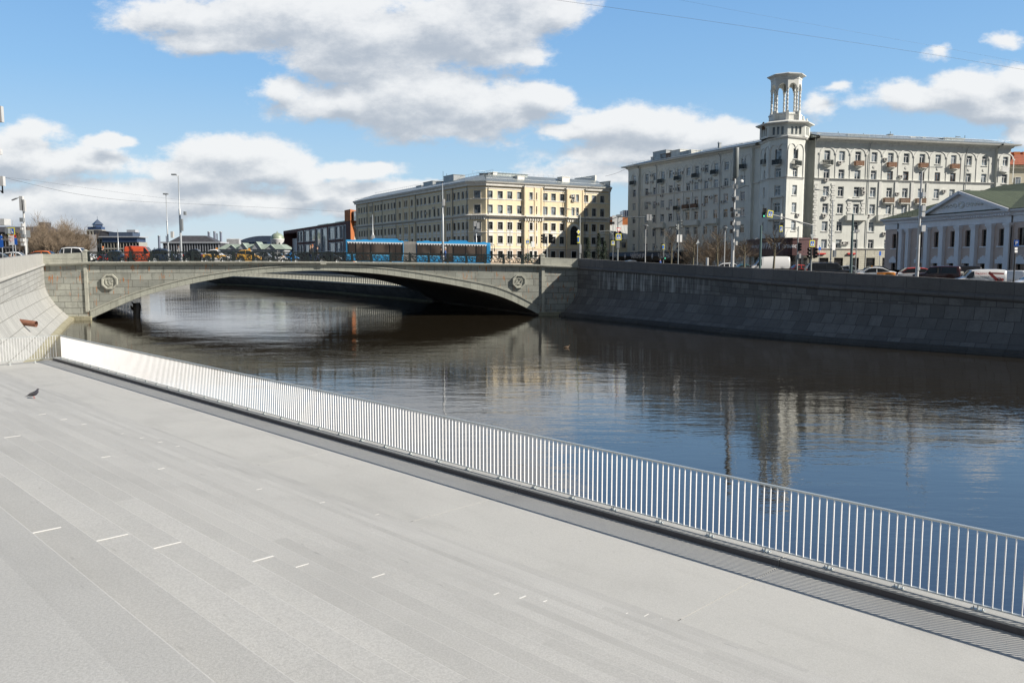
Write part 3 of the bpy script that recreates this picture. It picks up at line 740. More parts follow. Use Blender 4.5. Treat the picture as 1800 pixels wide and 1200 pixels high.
# ------------------------------------------------------------------ railings of cast iron
def railing(label, off, n_pan=23):
    o_ = Vector((BW.x*off, BW.y*off, 0)); u0, u1 = uP0+.3, uP1+.05
    sl = lambda u: BP(u, zc(u), -.1)+o_
    rl = thing('bridge_railing', label, 'railing', sl((u0+u1)/2))
    du = (u1-u0)/n_pan
    for nm, z0, hh, ww in (('top_rail', .92, .09, .12), ('bottom_rail', .09, .08, .08)):
        mb = MB(); rows = []
        for i in range(n_pan*2+1):
            u = u0+du*i/2; c = sl(u); rows.append([c+bn.to_3d()*a+Vector((0,0,z)) for a, z in ((-ww/2,z0),(ww/2,z0),(ww/2,z0+hh),(-ww/2,z0+hh))])
        mb.grid(rows, 0, True, None, False); mb.build(nm, iron, rl)
    pst = MB(); pst.box((0,0,.5), (.25,.18,1.0), atan2(bt.y, bt.x)); pst.box((0,0,.06), (.22,.2,.12), atan2(bt.y, bt.x)); pst.lathe((0,0,1.0), [(.09,0),(.1,.03),(.05,.07),(.001,.1)], 8)
    pn = MB(); w_ = du-.14; ang = atan2(bt.y, bt.x)
    def P_(x, z): return Vector((bt.x*x, bt.y*x, z))
    def cur(pts, r=.056): pn.tube([P_(x, z) for x, z in pts], r, 4, caps=False, smooth=False)
    cx_ = -w_/2+.52; cur([(cx_+(.34-.045*t)*cos(t*1.05+1.2), .50+(.34-.045*t)*sin(t*1.05+1.2)) for t in [k*.35 for k in range(20)]], .036)
    cur([(cx_+.30*cos(a), .40+.24*sin(a)) for a in [pi*k/10 for k in range(11)]])
    cur([(cx_+.46*cos(a), .17+.66*sin(a)) for a in [pi*k/12 for k in range(13)]], .034)
    cur([(lerp(cx_+.1, w_/2-.05, t), .82-.62*(t**1.2)+.16*sin(t*6.3)) for t in [k/14 for k in range(15)]], .042)
    cur([(lerp(cx_+.25, w_/2-.02, t), .88-.5*(t**1.1)+.14*sin(t*6.3+.4)) for t in [k/14 for k in range(15)]], .034)
    cur([(w_/2-.38+(.24-.035*t)*cos(-t*1.1+2.5), .36+(.24-.035*t)*sin(-t*1.1+2.5)) for t in [k*.4 for k in range(15)]])
    cur([(w_/2-.30+.20*cos(a), .68+.17*sin(a)) for a in [2*pi*k/12 for k in range(13)]], .03)
    cur([(-w_/2+.08+.10*cos(a), .72+.14*sin(a)) for a in [2*pi*k/10 for k in range(11)]], .03)
    cur([(cx_+.16*cos(a), .36+.13*sin(a)) for a in [2*pi*k/10 for k in range(11)]], .04)
    cur([(-w_/2, .88), (w_/2, .88)], .03)
    cur([(w_/2-.75+.16*cos(a), .28+.12*sin(a)) for a in [2*pi*k/10 for k in range(11)]], .04)
    for q in range(5): cur([(-w_/2+q*w_/4, .15), (-w_/2+q*w_/4+.12, .24)], .03)
    P0 = pst.build('post', iron); Q0 = pn.build('scroll_panel', iron)
    for i in range(n_pan+1):
        o = P0 if i == 0 else P0.copy()
        if i: COL.objects.link(o)
        o.parent = rl; o.location = sl(u0+du*i)-Vector(rl.location)
    for i in range(n_pan):
        o = Q0 if i == 0 else Q0.copy()
        if i: COL.objects.link(o)
        o.parent = rl; u = u0+du*(i+.5); o.location = sl(u)-Vector(rl.location)
railing('black cast iron scroll railing along the near side of the bridge', 0)
railing('black cast iron railing on the far side of the bridge behind the traffic', .985)
T0_DEBUG=0
# ------------------------------------------------------------------ facades
class Fac:
    def __init__(s, A, B):
        s.A = Vector((A[0], A[1])); s.B = Vector((B[0], B[1])); s.L = (s.B-s.A).length; s.t = (s.B-s.A)/s.L; s.n = Vector((s.t.y, -s.t.x)); s.ang = atan2(s.t.y, s.t.x)
    def k(s, px, py):
        r = ray(px, py); det = -r.x*s.t.y+r.y*s.t.x; return (-s.A.x*s.t.y+s.A.y*s.t.x)/det, r
    def U(s, px, py=400):
        k, r = s.k(px, py); return (Vector((r.x, r.y))*k-s.A).dot(s.t)
    def Z(s, px, py):
        k, r = s.k(px, py); return k*r.z
    def P(s, u, z, o=0.0): p = s.A+s.t*u+s.n*o; return Vector((p.x, p.y, z))
def wall(mb, f, u0, u1, z0, z1, holes, depth=.22, m=0, out=0.0):
    hs = [h for h in holes if h[1] > u0 and h[0] < u1 and h[3] > z0 and h[2] < z1]
    us = sorted(set([u0, u1]+[x for h in hs for x in (h[0], h[1])])); zs = sorted(set([z0, z1]+[x for h in hs for x in (h[2], h[3])]))
    us = [u for u in us if u0-1e-6 <= u <= u1+1e-6]; zs = [z for z in zs if z0-1e-6 <= z <= z1+1e-6]
    for a, b in zip(us[:-1], us[1:]):
        run = None
        for c, d in zip(zs[:-1]+[None], zs[1:]+[None]):
            solid_ = c is not None and not any(h[0] < (a+b)/2 < h[1] and h[2] < (c+d)/2 < h[3] for h in hs)
            if solid_: run = (c if run is None else run[0], d)
            elif run is not None:
                mb.face([f.P(a,run[0],out), f.P(b,run[0],out), f.P(b,run[1],out), f.P(a,run[1],out)], m, [(a,run[0]),(b,run[0]),(b,run[1]),(a,run[1])]); run = None
    for a, b, c, d in [h[:4] for h in hs]:
        q = [(a,c),(b,c),(b,d),(a,d)]
        for i in range(4):
            (x1, y1), (x2, y2) = q[i], q[(i+1) % 4]
            mb.face([f.P(x1,y1,out), f.P(x2,y2,out), f.P(x2,y2,out-depth), f.P(x1,y1,out-depth)], m)
def fbox(mb, f, u0, u1, z0, z1, o0, o1, m=0):
    mb.obox(f.P(u0, z0, o0), f.t.to_3d()*(u1-u0), f.n.to_3d()*(o1-o0), (0,0,z1-z0), m)
WGL = glass('window_glass', (.03,.04,.05), (.34,.40,.45), .06, .75); WGLd = glass('dark_glass', (.012,.013,.015), (.08,.08,.08), .08, .3); WGLb = glass('blue_glass', (.12,.16,.20), (.34,.40,.45), .05, .6)  # window_glass: pale blue patches paint sky reflection and curtains into the panes
fr_w = M('window_frame_white', (.82,.82,.81), .5, var=.1); fr_d = M('window_frame_dark', (.05,.045,.04), .5); fr_b = M('window_frame_brown', (.22,.10,.045), .5); fr_g = M('window_frame_grey', (.30,.31,.31), .5)
FRM = {'w': fr_w, 'd': fr_d, 'b': fr_b, 'g': fr_g, 'x': fr_d}
def win_geo(w, h, st):
    fm, pm_ = MB(), MB(); t = .10 if st == 'w' else .07
    def bar(x0, x1, z0, z1, y0=0.0, y1=.06): fm.obox((x0,y0,z0), (x1-x0,0,0), (0,y1-y0,0), (0,0,z1-z0))
    bar(-w/2, -w/2+t, 0, h); bar(w/2-t, w/2, 0, h); bar(-w/2+t, w/2-t, 0, t); bar(-w/2+t, w/2-t, h-t, h)
    if h > 2*w: zt = h*.72
    else: zt = h*.68
    if w > .8:
        bar(-w/2+t, w/2-t, zt, zt+t*.8, .003, .057); bar(-t*.4, t*.4, t, zt, .003, .057)
        if w > 2.2:
            for x in (-w/4, w/4): bar(x-t*.4, x+t*.4, t, h-t, .004, .056)
    else: bar(-w/2+t, w/2-t, zt, zt+t*.7, .003, .057)
    pm_.face([(-w/2+.01,.035,.01), (w/2-.01,.035,.01), (w/2-.01,.035,h-.01), (-w/2+.01,.035,h-.01)])
    return fm, pm_
WQ = []; WC = {}
def win(b, f, u, zb, w, h, st='w', gl=None, depth=.22, out=0.0): WQ.append((b, f, u, zb, w, h, st, gl or WGL, depth, out))
def flush_windows(b, limit=100):
    qs = [q for q in WQ if q[0] is b]
    def size(q):
        p = q[1].P(q[2], q[3]); d = p.xy.length; vis = -q[1].n.dot(p.xy.normalized()); return q[4]*q[5]*max(.02, vis)/(d*d)
    qs.sort(key=size, reverse=True)
    for q in qs[:limit]:
        _, f, u, zb, w, h, st, gl, dp, out = q; key = (round(w, 1), round(h, 1), st, gl.name)
        loc = f.P(u, zb, out-dp+.05)-Vector(b.location)
        if key not in WC:
            fm, pm_ = win_geo(round(w, 1), round(h, 1), st); fo = fm.build('window', FRM[st], None); po = pm_.build('pane', gl, fo); WC[key] = (fo.data, po.data)
        else:
            fd, pd = WC[key]; fo = bpy.data.objects.new('window', fd); COL.objects.link(fo); po = bpy.data.objects.new('pane', pd); COL.objects.link(po); po.parent = fo
        fo.parent = b; fo.location = loc; fo.rotation_euler = (0, 0, f.ang); fo.scale = (w/round(w, 1), 1, h/round(h, 1))
    groups = {}
    for q in qs[limit:]:
        _, f, u, zb, w, h, st, gl, dp, out = q; fm, pm_ = win_geo(w, h, st)
        Mx = Matrix.Translation(f.P(u, zb, out-dp+.05)) @ Matrix.Rotation(f.ang, 4, 'Z')
        if 'a' not in groups: groups['a'] = (MB(), [])
        mb, mats = groups['a']
        for g_, mt in ((fm, FRM[st]), (pm_, gl)):
            if mt not in mats: mats.append(mt)
            g_.m = [mats.index(mt)]*len(g_.f); mb.add(g_, Mx)
    for mb, mats in groups.values(): tag(mb.build('window', mats, b), kind='stuff')
zinc = stone('zinc_roof', (.42,.46,.45), (.36,.40,.40), (.20,.22,.22), .62, 60.0, dirt=.25, mort=.03)
zinc.node_tree.nodes['Principled BSDF'].inputs['Roughness'].default_value = .38; zinc.node_tree.nodes['Principled BSDF'].inputs['Metallic'].default_value = .45
green_roof = stone('green_roof', (.085,.112,.065), (.065,.09,.052), (.035,.045,.03), .6, 60.0, dirt=.5, mort=.04)
rust_m = M('brown_metal', (.17,.10,.06), .7); acw = M('aircon_case', (.50,.49,.46), .55, var=.15)

# --- air conditioner (a part), shared mesh
def ac_mesh():
    a = MB(); a.box((0,-.17,.28), (.8,.34,.56)); b = MB(); b.tube([(-.1,-.35,.28), (-.1,-.345,.28)], .2, 12); return a, b
_acp = None
def aircon(b, f, u, z, out=0.0):
    global _acp
    if _acp is None:
        a, g_ = ac_mesh(); ao = a.build('air_conditioner', acw); go = g_.build('fan_grille', black, ao); _acp = ao
    else: ao = copy_tree(_acp)
    ao.parent = b; ao.location = f.P(u, z, out)-Vector(b.location); ao.rotation_euler = (0, 0, f.ang)
BKM = {}
def balcony(b, f, u, z, w, kind):
    key = (kind, w)
    mats = {'iron': (iron, .015), 'brown': (fr_b, 0), 'dark': (rust_m, 0), 'bath': (plaster_g, 0), 'white': (fr_w, 0)}
    if key not in BKM:
        s_ = MB(); d = .75
        if kind in ('iron', 'brown', 'white'):
            s_.lathe((0,0,0), [(.01,-.45),(w*.30,-.3),(w*.48,-.1),(w*.5,0),(.01,.01)], 14, a0=pi, a1=2*pi)
            s_.v = [(x, y*d/(w*.5), zz) for x, y, zz in s_.v]
        else: s_.obox((-w/2,-d,-.16), (w,0,0), (0,d,0), (0,0,.16)); s_.obox((-w/2+.2,-d*.7,-.36), (.16,0,0), (0,d*.7,0), (0,0,.2)); s_.obox((w/2-.36,-d*.7,-.36), (.16,0,0), (0,d*.7,0), (0,0,.2))
        r_ = MB(); hh = .85
        def rail_(a, c, n):
            a, c = Vector(a), Vector(c)
            r_.tube([a+Vector((0,0,hh)), c+Vector((0,0,hh))], .03, 4)
            for i in range(n+1):
                p = a.lerp(c, i/n); r_.obox(p+Vector((-.025,-.025,0)), (.055,0,0), (0,.05,0), (0,0,hh))
        if kind in ('iron', 'white'):
            rail_((-w*.45,-.62,0), (w*.45,-.62,0), 15); rail_((-w*.45,-.02,0), (-w*.45,-.62,0), 3); rail_((w*.45,-.02,0), (w*.45,-.62,0), 3)
        elif kind in ('brown', 'dark'):
            nsl = int(w/.17)
            for i in range(nsl): x = -w*.47+i*w*.94/nsl; r_.obox((x,-.66,.02), (w*.94/nsl-.035,0,0), (0,.03,0), (0,0,hh))
            for sx_ in (-1, 1):
                for i in range(4): r_.obox((sx_*w*.47,-.62+i*.155,.02), (.02,0,0), (0,.12,0), (0,0,hh))
            r_.obox((-w*.49,-.68,hh), (w*.98,0,0), (0,.06,0), (0,0,.05))
        else:
            r_.obox((-w/2,-d,0), (w,0,0), (0,.1,0), (0,0,.8)); r_.obox((-w/2,-d+.1,0), (.1,0,0), (0,d-.1,0), (0,0,.8)); r_.obox((w/2-.1,-d+.1,0), (.1,0,0), (0,d-.1,0), (0,0,.8)); r_.obox((-w/2-.03,-d-.03,.8), (w+.06,0,0), (0,.16,0), (0,0,.07))
        so_ = s_.build('balcony', plaster_g); ro = r_.build('balcony_railing', mats[kind][0], so_); BKM[key] = so_; o = so_
    else: o = copy_tree(BKM[key])
    o.parent = b; o.location = f.P(u, z)-Vector(b.location); o.rotation_euler = (0, 0, f.ang)
def downpipe(b, f, u, z0, z1, out=.12, m=None):
    mb = MB(); mb.tube([f.P(u, z0, out), f.P(u, z1-.8, out), f.P(u, z1-.35, out+.1), f.P(u, z1, out+.5)], .075, 6); mb.build('downpipe', m or pipe_m, b)
pipe_m = M('pipe_grey', (.28,.30,.30), .5, .3)

# ================================================================== yellow corner building
plaster_y = M('yellow_plaster', (.84,.71,.48), .85, var=.10, vs=.5, streak=.18); trim_y = M('yellow_trim', (.82,.80,.74), .8, var=.12, streak=.25)
rust_y = M('rusticated_plaster', (.66,.53,.40), .85, var=.15, vs=.7)
pA, pB, pC, pD = at(625.5,354,243), at(823.6,319,180), at(854,319,179), at(1072,330,195.8)
YL, YC, YF = Fac(pA, pB), Fac(pB, pC), Fac(pC, pD)
yb = thing('apartment_building', 'cream yellow corner building with grey metal roof beyond the bridge', 'building', (pC.x, pC.y+8, -1.6))
zr = [(YF.Z(870, b_), YF.Z(870, a_)) for a_, b_ in ((335.5,348.5),(360,375),(390,403.5),(414.5,427.5),(441,453.5))]
ZE = YF.Z(856, 319); ZM = YF.Z(856, 379); ZBS = -4.6
cols = [(p/3.6+600) for p in (942,1006,1066,1128,1290,1342,1397,1547,1598,1650)]; narrow = [p/3.6+600 for p in (1194,1222)]; bay2 = [p/3.6+600 for p in (1459,1486)]
holesF = []; 
for i, (z0, z1) in enumerate(zr):
    for c_ in cols: holesF.append((YF.U(c_)-.62, YF.U(c_)+.62, z0, z1, i))
    for c_ in narrow: holesF.append((YF.U(c_)-.4, YF.U(c_)+.4, z0, z1, i))
    if i in (0, 1):
        for c_ in bay2: holesF.append((YF.U(c_)-.4, YF.U(c_)+.4, z0, z1, i))
ac = YF.U(1007.5); holesF.append((ac-1.05, ac+1.05, zr[3][0]-.2, zr[2][1]-.5, 9)); holesF.append((ac-.7, ac+.7, zr[4][0], zr[4][1], 4))
bays = [(YF.U(919.5), YF.U(952)), (YF.U(994), YF.U(1024))]
def inbay(u): return any(a < u < b for a, b in bays)
mb = MB()
edges = [0]+[x for b_ in bays for x in b_]+[YF.L]
for i, (a, b_) in enumerate(zip(edges[:-1], edges[1:])):
    o_ = .45 if i % 2 else 0.0
    wall(mb, YF, a, b_, zr[4][1]+.55, ZE, holesF, out=o_)
    if o_:
        for x in (a, b_): mb.face([YF.P(x,ZBS,0), YF.P(x,ZBS,o_), YF.P(x,ZE,o_), YF.P(x,ZE,0)])
colsL = [631.7,636.1,640.9,645.3,660.4,665.3,670.4,676.9,683.5,688.9,694,703.3,724.4,734.7,741,747.6,755.6,764,771,778,799,806.4,814,821]
nrL = [651.3,653.9,712,715.2,786.7,790.5]
holesL = []
for i, (z0, z1) in enumerate(zr):
    for c_ in colsL: u = YL.U(c_); holesL.append((u-.62, u+.62, z0, z1, i)) if u < YL.L-.7 else None
    for c_ in nrL: holesL.append((YL.U(c_)-.42, YL.U(c_)+.42, z0, z1, i))
wall(mb, YL, 0, YL.L, zr[4][1]+.55, ZE, holesL)
uc_ = YC.L/2; holesC = [(uc_-.75, uc_+.75, z0, z1, i) for i, (z0, z1) in enumerate(zr)]
wall(mb, YC, 0, YC.L, zr[4][1]+.55, ZE, holesC)
dp = 15
yb_in = [YL.P(0,0,-dp), YF.P(YF.L,0,-dp)]
mb.face([YF.P(YF.L,ZBS), YF.P(YF.L,ZBS,-dp), YF.P(YF.L,ZE+2.5,-dp), YF.P(YF.L,ZE)]); mb.face([YL.P(0,ZBS,-dp), YL.P(0,ZBS), YL.P(0,ZE), YL.P(0,ZE+2.5,-dp)])
mb.build('wall', plaster_y, yb)
mb = MB()
for i, (a, b_) in enumerate(zip(edges[:-1], edges[1:])): wall(mb, YF, a, b_, ZBS, zr[4][1]+.55, holesF, out=.45 if i % 2 else .0)
wall(mb, YL, 0, YL.L, ZBS, zr[4][1]+.55, holesL); wall(mb, YC, 0, YC.L, ZBS, zr[4][1]+.55, holesC); mb.build('ground_floor', rust_y, yb)
for f, hl in ((YF, holesF), (YL, holesL), (YC, holesC)):
    for (a, b_, z0, z1, i) in hl:
        if i == 9: continue
        u = (a+b_)/2; win(yb, f, u, z0, b_-a, z1-z0, 'g' if i < 4 else 'd', WGL if i < 2 else WGLd, out=.45 if f is YF and inbay(u) else 0)
# arched window
mb = MB(); pn = MB(); a0 = zr[3][0]-.2; a1 = zr[2][1]-.5-1.0
for x in (-1.0, -.33, .33, 1.0): fbox(mb, YF, ac+x-.05, ac+x+.05, a0, a1+ (1.0 if abs(x) < .5 else .35), .18, .26)
for k in range(7): z = lerp(a0, a1, k/6); fbox(mb, YF, ac-1, ac+1, z, z+.08, .19, .25)
pn.extrude([YF.P(ac-1.02, a0, .14), YF.P(ac+1.02, a0, .14)]+[YF.P(ac+1.02*cos(t), a1+1.02*sin(t), .14) for t in [pi*k/12 for k in range(13)]], YF.n.to_3d()*.06)
o = mb.build('arched_window', fr_d, yb); pn.build('pane', WGLd, o)
mb = MB()
for k in range(12):
    t0, t1 = pi*k/12, pi*(k+1)/12; mb.extrude([YF.P(ac+r*cos(t), a1+r*sin(t), .40) for r, t in ((1.05,t0),(1.5,t0),(1.5,t1),(1.05,t1))], YF.n.to_3d()*.14)
for k in range(6):   # fill the corners of the square opening above the arch
    for sg in (-1, 1):
        t0, t1 = pi/2*k/6, pi/2*(k+1)/6; mb.face([YF.P(ac+sg*1.05*cos(t0), a1+1.05*sin(t0), .44), YF.P(ac+sg*1.05*cos(t1), a1+1.05*sin(t1), .44), YF.P(ac+sg*1.05*cos(t1), a1+1.06, .44), YF.P(ac+sg*1.05*cos(t0), a1+1.06, .44)])
mb.build('arch_surround', trim_y, yb)
# window surrounds, string courses, cornices
mb = MB()
for f, hl in ((YF, holesF), (YL, holesL), (YC, holesC)):
    for (a, b_, z0, z1, i) in hl:
        if i in (9,): continue
        o_ = .45 if f is YF and inbay((a+b_)/2) else 0.0; q = .16 if i in (2, 3, 4) else .09
        fbox(mb, f, a-q, a, z0, z1, o_+.003, o_+.05); fbox(mb, f, b_, b_+q, z0, z1, o_+.003, o_+.05)
        fbox(mb, f, a-q, b_+q, z1, z1+q, o_+.003, o_+.06); fbox(mb, f, a-q-.05, b_+q+.05, z0-.1, z0, o_+.003, o_+.12)
        if i in (2, 3): fbox(mb, f, a-q, b_+q, z0-.55, z0-.12, o_+.002, o_+.04)
        if i == 3: fbox(mb, f, a-q, b_+q, z1+.18, z1+.5, o_+.002, o_+.05)
mb.build('window_surrounds', trim_y, yb)
path = [pA.xy, pB.xy, pC.xy]
for i, x in enumerate(edges[1:-1]):
    path += [YF.P(x,0,.45 if i % 2 else 0).xy, YF.P(x,0,0 if i % 2 else .45).xy]
path.append(pD.xy)
mb = MB()
path2 = [pA.xy, pB.xy, pC.xy, pD.xy]
sweep(path2, [(.46,ZE-.9),(.52,ZE-.75),(.55,ZE-.5),(.9,ZE-.2),(1.0,ZE),(.0,ZE+.05)], 0, mb)
sweep(path2, [(0,ZM-.75),(.1,ZM-.7),(.1,ZM-.35),(.5,ZM-.2),(.85,ZM),(.9,ZM+.15),(0,ZM+.3)], 0, mb)
for z in (zr[1][0]-.25, zr[3][1]+.75, zr[4][1]+.5, zr[0][0]-.18): sweep(path2, [(0,z-.1),(.09,z-.09),(.11,z+.05),(0,z+.08)], 0, mb)
sweep(path2, [(0,ZE-1.5),(.08,ZE-1.48),(.08,ZE-1.3),(0,ZE-1.28)], 0, mb)
for a, b_ in bays:
    for k in range(8): u = lerp(a+.2, b_-.2, k/7); fbox(mb, YF, u-.13, u+.13, ZM-.9, ZM-.1, .45, .85)
    fbox(mb, YF, a, b_, ZM-.05, ZM+.16, .5, 1.3)
for k in range(7): u = lerp(.3, YC.L-.3, k/6); fbox(mb, YC, u-.13, u+.13, ZM-.8, ZM-.05, .1, .6)
mb.build('cornice', trim_y, yb)
strip_m = M('yellow_strip', (.80,.66,.44), .85, var=.12, streak=.2)
def strip(f, u, w_, z0, o0, o1): mb = MB(); fbox(mb, f, u-w_, u+w_, z0, ZE-.8, o0, o1); mb.build('wall_strip', strip_m, yb)
strip(YF, YF.U(938.5), .2, zr[4][1]+.8, .45, .58)
for u0, u1 in bays:
    for u in (u0+.25, u1-.25): strip(YF, u, .2, zr[4][1]+.8, .45, .56)
for px in (648.5, 657.5, 699.5, 708.5, 719.5, 730, 783, 794.5): strip(YL, YL.U(px), .3, ZBS, .0, .12)
for px in (858, 919, 954, 992, 1026, 1069.5): downpipe(yb, YF, YF.U(px), ZBS, ZE-.3, .5 if px not in (858,) else .15)
for px in (628.5, 646.5, 656.5, 673, 697, 732, 797, 822): downpipe(yb, YL, min(YL.U(px), YL.L-.1), ZBS, ZE-.3, .15)
mb = sweep(path2, [(1.0,ZE+.02),(.9,ZE+.12),(-5.5,ZE+2.2),(-10,ZE+2.2),(-dp-.5,ZE+1.2)]); 
mb.build('roof', zinc, yb)
mb = MB(); fbox(mb, YF, YF.L-.35, YF.L+.05, ZE-3, ZE+1.5, -6.0, .1); fbox(mb, YF, YF.L-.35, YF.L+.05, ZE+1.5, ZE+3.4, -14, -5.4)
fbox(mb, YF, YF.L-.5, YF.L+.15, ZE+1.5, ZE+1.62, -6.1, .2); mb.build('fire_wall', trim_y, yb)
# roof rails, dormers and plant
mb = MB()
for f in (YL, YF):
    L = f.L; n = int(L/1.3); mb.tube([f.P(0, ZE+2.85, -6), f.P(L, ZE+2.85, -6)], .025, 4); mb.tube([f.P(0, ZE+.75, .2), f.P(L, ZE+.75, .2)], .03, 4)
    for k in range(n+1): u = L*k/n; mb.tube([f.P(u, ZE+2.1, -6), f.P(u, ZE+2.9, -6)], .025, 3)
    for k in range(n//2+1): u = L*2*k/n; mb.tube([f.P(u, ZE+.2, .3), f.P(u, ZE+.8, .2)], .03, 3)
mb.build('roof_rail', galv, yb)
def rb(f, px, py0, py1, wpx, o, d, mat, name='roof_box'):
    u = f.U(px); w_ = abs(f.U(px+wpx/2)-f.U(px-wpx/2)); z0, z1 = f.Z(px, py1)-.5, f.Z(px, py0)+.35
    mb = MB(); fbox(mb, f, u-w_/2, u+w_/2, z0, z1, o-d, o); fbox(mb, f, u-w_/2-.1, u+w_/2+.1, z1, z1+.1, o-d-.1, o+.1); return mb.build(name, mat, yb)
rb(YC, 838, 303.5, 309, 16, -5.4, 2, sign_bk, 'plant_housing'); rb(YF, 918, 304.5, 310.5, 66, -5.6, 3, zinc, 'dormer'); rb(YF, 924, 311, 316, 12, -2, 2, trim_y, 'dormer'); rb(YF, 1003, 313, 318.5, 13, -2, 2, trim_y, 'dormer')
rb(YF, 891, 302.5, 312, 7, -5.2, 1, trim_y, 'chimney')
for px, a_, b_, w_ in ((762,310,323,17), (745,321,327,9), (727,321,331,16), (711,328,334,9), (662,343,347,4), (694,336,341,4), (812,312,317,5), (800,314,318,4)): rb(YL, px, a_, b_, w_, -4, 3, sign_bk if w_ > 8 else trim_y, 'plant_housing' if w_ > 8 else 'chimney')
mb = MB()
for px, a_ in ((746.5,299),(752.5,303),(764,310),(770,308)): u = YL.U(px); mb.tube([YL.P(u, ZE+2, -5), YL.P(u, YL.Z(px, a_), -5)], .05, 4)
mb.build('antenna', black, yb)
for f, px, py in ((YL,781,364),(YL,764,368),(YL,750,377),(YL,731,387),(YF,1005,355),(YF,1003,347)): aircon(yb, f, f.U(px), f.Z(px, py), .45 if f is YF else 0)
flush_windows(yb)

# ================================================================== grey building with tower
plaster_g = M('grey_plaster', (.68,.69,.64), .85, var=.10, vs=.4, streak=.22); trim_g = M('grey_trim', (.70,.70,.66), .85, var=.12, streak=.3)
qA, qB, qC, qD = at(1108,294,197.5), at(1337,255,158.5), at(1434,243,150), at(1773,257,160.6)
T1, T2, T3, T4 = at(1353,250,151), at(1385,246,147.2), at(1414.5,246,149.3), at(1420,246,153)
GL, G1, G2, G3, GR = Fac(qA, qB), Fac(at(1338,250,156.5), T1), Fac(T1, T2), Fac(T2, T3), Fac(qC, qD)
gb = thing('apartment_building', 'large pale grey apartment block with a colonnaded round tower on its corner', 'building', (T2.x, T2.y+8, -2.8))
GZ = [(GR.Z(1450, b_), GR.Z(1450, a_)) for a_, b_ in ((264.3,281.8),(297,313),(327.3,343.6),(357.6,375),(389,405.4),(420.6,437),(452,468))]
for i in range(len(GZ)): GZ[i] = (GZ[i][1]-1.78, GZ[i][1])
GE, GM, GB, GBS = GR.Z(1436, 243), GR.Z(1436, 314), GR.Z(1436, 438), -3.2
cR = [1420+x/4.287 for x in (127,238,358,480,602,720,838,957,1073,1190,1305,1445)]
cL = [1090+x/4.286 for x in (115,195,255,315,375,435,505,568,640,713,790,930,1010)]
HR, HL, H1, H2, H3 = [], [], [], [], []
for i, (z0, z1) in enumerate(GZ[:6]):
    for c_ in cR: u = GR.U(c_); HR.append((u-.62, u+.62, z0, z1, i))
    for j, c_ in enumerate(cL):
        u = GL.U(c_)
        if j == 12 : continue
        HL.append((u-.65, u+.65, z0, z1, i))
    H1.append((G1.L/2-.5, G1.L/2+.5, z0, z1, i)); H2.append((G2.L*.5-.75, G2.L*.5+.75, z0, z1, i)); H3.append((G3.L*.5-.6, G3.L*.5+.6, z0, z1, i))
for j in range(12): u = GR.U(cR[j]); HR.append((u-.95, u+.95, GZ[6][0]-.9, GZ[6][1]-.1, 6))
for j in (0, 1, 2, 3, 4, 5): u = GL.U(cL[j]); HL.append((u-.65, u+.65, GZ[6][0], GZ[6][1], 6))
mb = MB()
wall(mb, GR, 0, GR.L, GB, GE, HR); wall(mb, GL, 0, GL.L, GBS, GE, HL)
for f, H in ((G1, H1), (G2, H2), (G3, H3)): wall(mb, f, 0, f.L, GBS, GE, H)
# concave recess between tower and right wing, backs
mb.grid([[Vector((p.x, p.y, z)) for p in (T3, T4, Vector((T4.x+1.0, T4.y-.6, 0)), qC)] for z in (GBS, GE)], 0, False, None, True)
mb.face([GL.P(GL.L,GBS), Vector((G1.A.x,G1.A.y,GBS)), Vector((G1.A.x,G1.A.y,GE)), GL.P(GL.L,GE)])
mb.face([GR.P(GR.L,GBS), GR.P(GR.L,GBS,-13), GR.P(GR.L,GE,-13), GR.P(GR.L,GE)]); mb.face([GL.P(0,GBS,-13), GL.P(0,GBS), GL.P(0,GE), GL.P(0,GE,-13)])
mb.face([GL.P(0,GBS,-13), GL.P(GL.L,GBS,-13), GL.P(GL.L,GE,-13), GL.P(0,GE,-13)]); mb.face([GR.P(0,GBS,-13), GR.P(GR.L,GBS,-13), GR.P(GR.L,GE,-13), GR.P(0,GE,-13)])
# slightly projecting end blocks
for f, ua, ub, H in ((GR, GR.U(1743), GR.L+.05, HR), (GL, -.05, GL.U(1124.5), HL), (GL, GL.U(1294), GL.U(1322), HL)):
    HH = [h for h in H if ua+.6 < (h[0]+h[1])/2 < ub-.6]; z0 = GB+.0 if f is GR else GBS; wall(mb, f, ua, ub, z0, GE-.02, HH, .7, 0, .5)
    for x in (ua, ub): mb.face([f.P(x,z0,0), f.P(x,z0,.5), f.P(x,GE,.5), f.P(x,GE,0)])
mb.build('wall', plaster_g, gb)
mb = MB(); wall(mb, GR, 0, GR.L, GBS, GB, HR, .35, 0, .12)
mb.build('ground_floor', stone('rusticated_base', (.62,.60,.50), (.55,.53,.44), (.30,.29,.24), .9, .42, dirt=.25), gb)
proj = lambda f, u: .5 if (f is GR and u > GR.U(1743)) or (f is GL and (u < GL.U(1124.5) or GL.U(1294) < u < GL.U(1322))) else 0.0
for f, H in ((GR, HR), (GL, HL), (G1, H1), (G2, H2), (G3, H3)):
    for (a, b_, z0, z1, i) in H:
        u = (a+b_)/2; st = 'w'
        if f is GR and i == 1 and abs(u-GR.U(cR[4])) < 2 or f is GR and i == 1 and 14 < u < 30 and random.random() < .6: st = 'b'
        if i == 6: st = 'd'
        if f in (G2, G3, G1) and i == 0: st = 'd'
        win(gb, f, u, z0, b_-a, z1-z0, st, WGLd if i == 6 else WGL, depth=.24 if f is not GL else .2, out=proj(f, u)+(.12 if f is GR and i == 6 else 0))
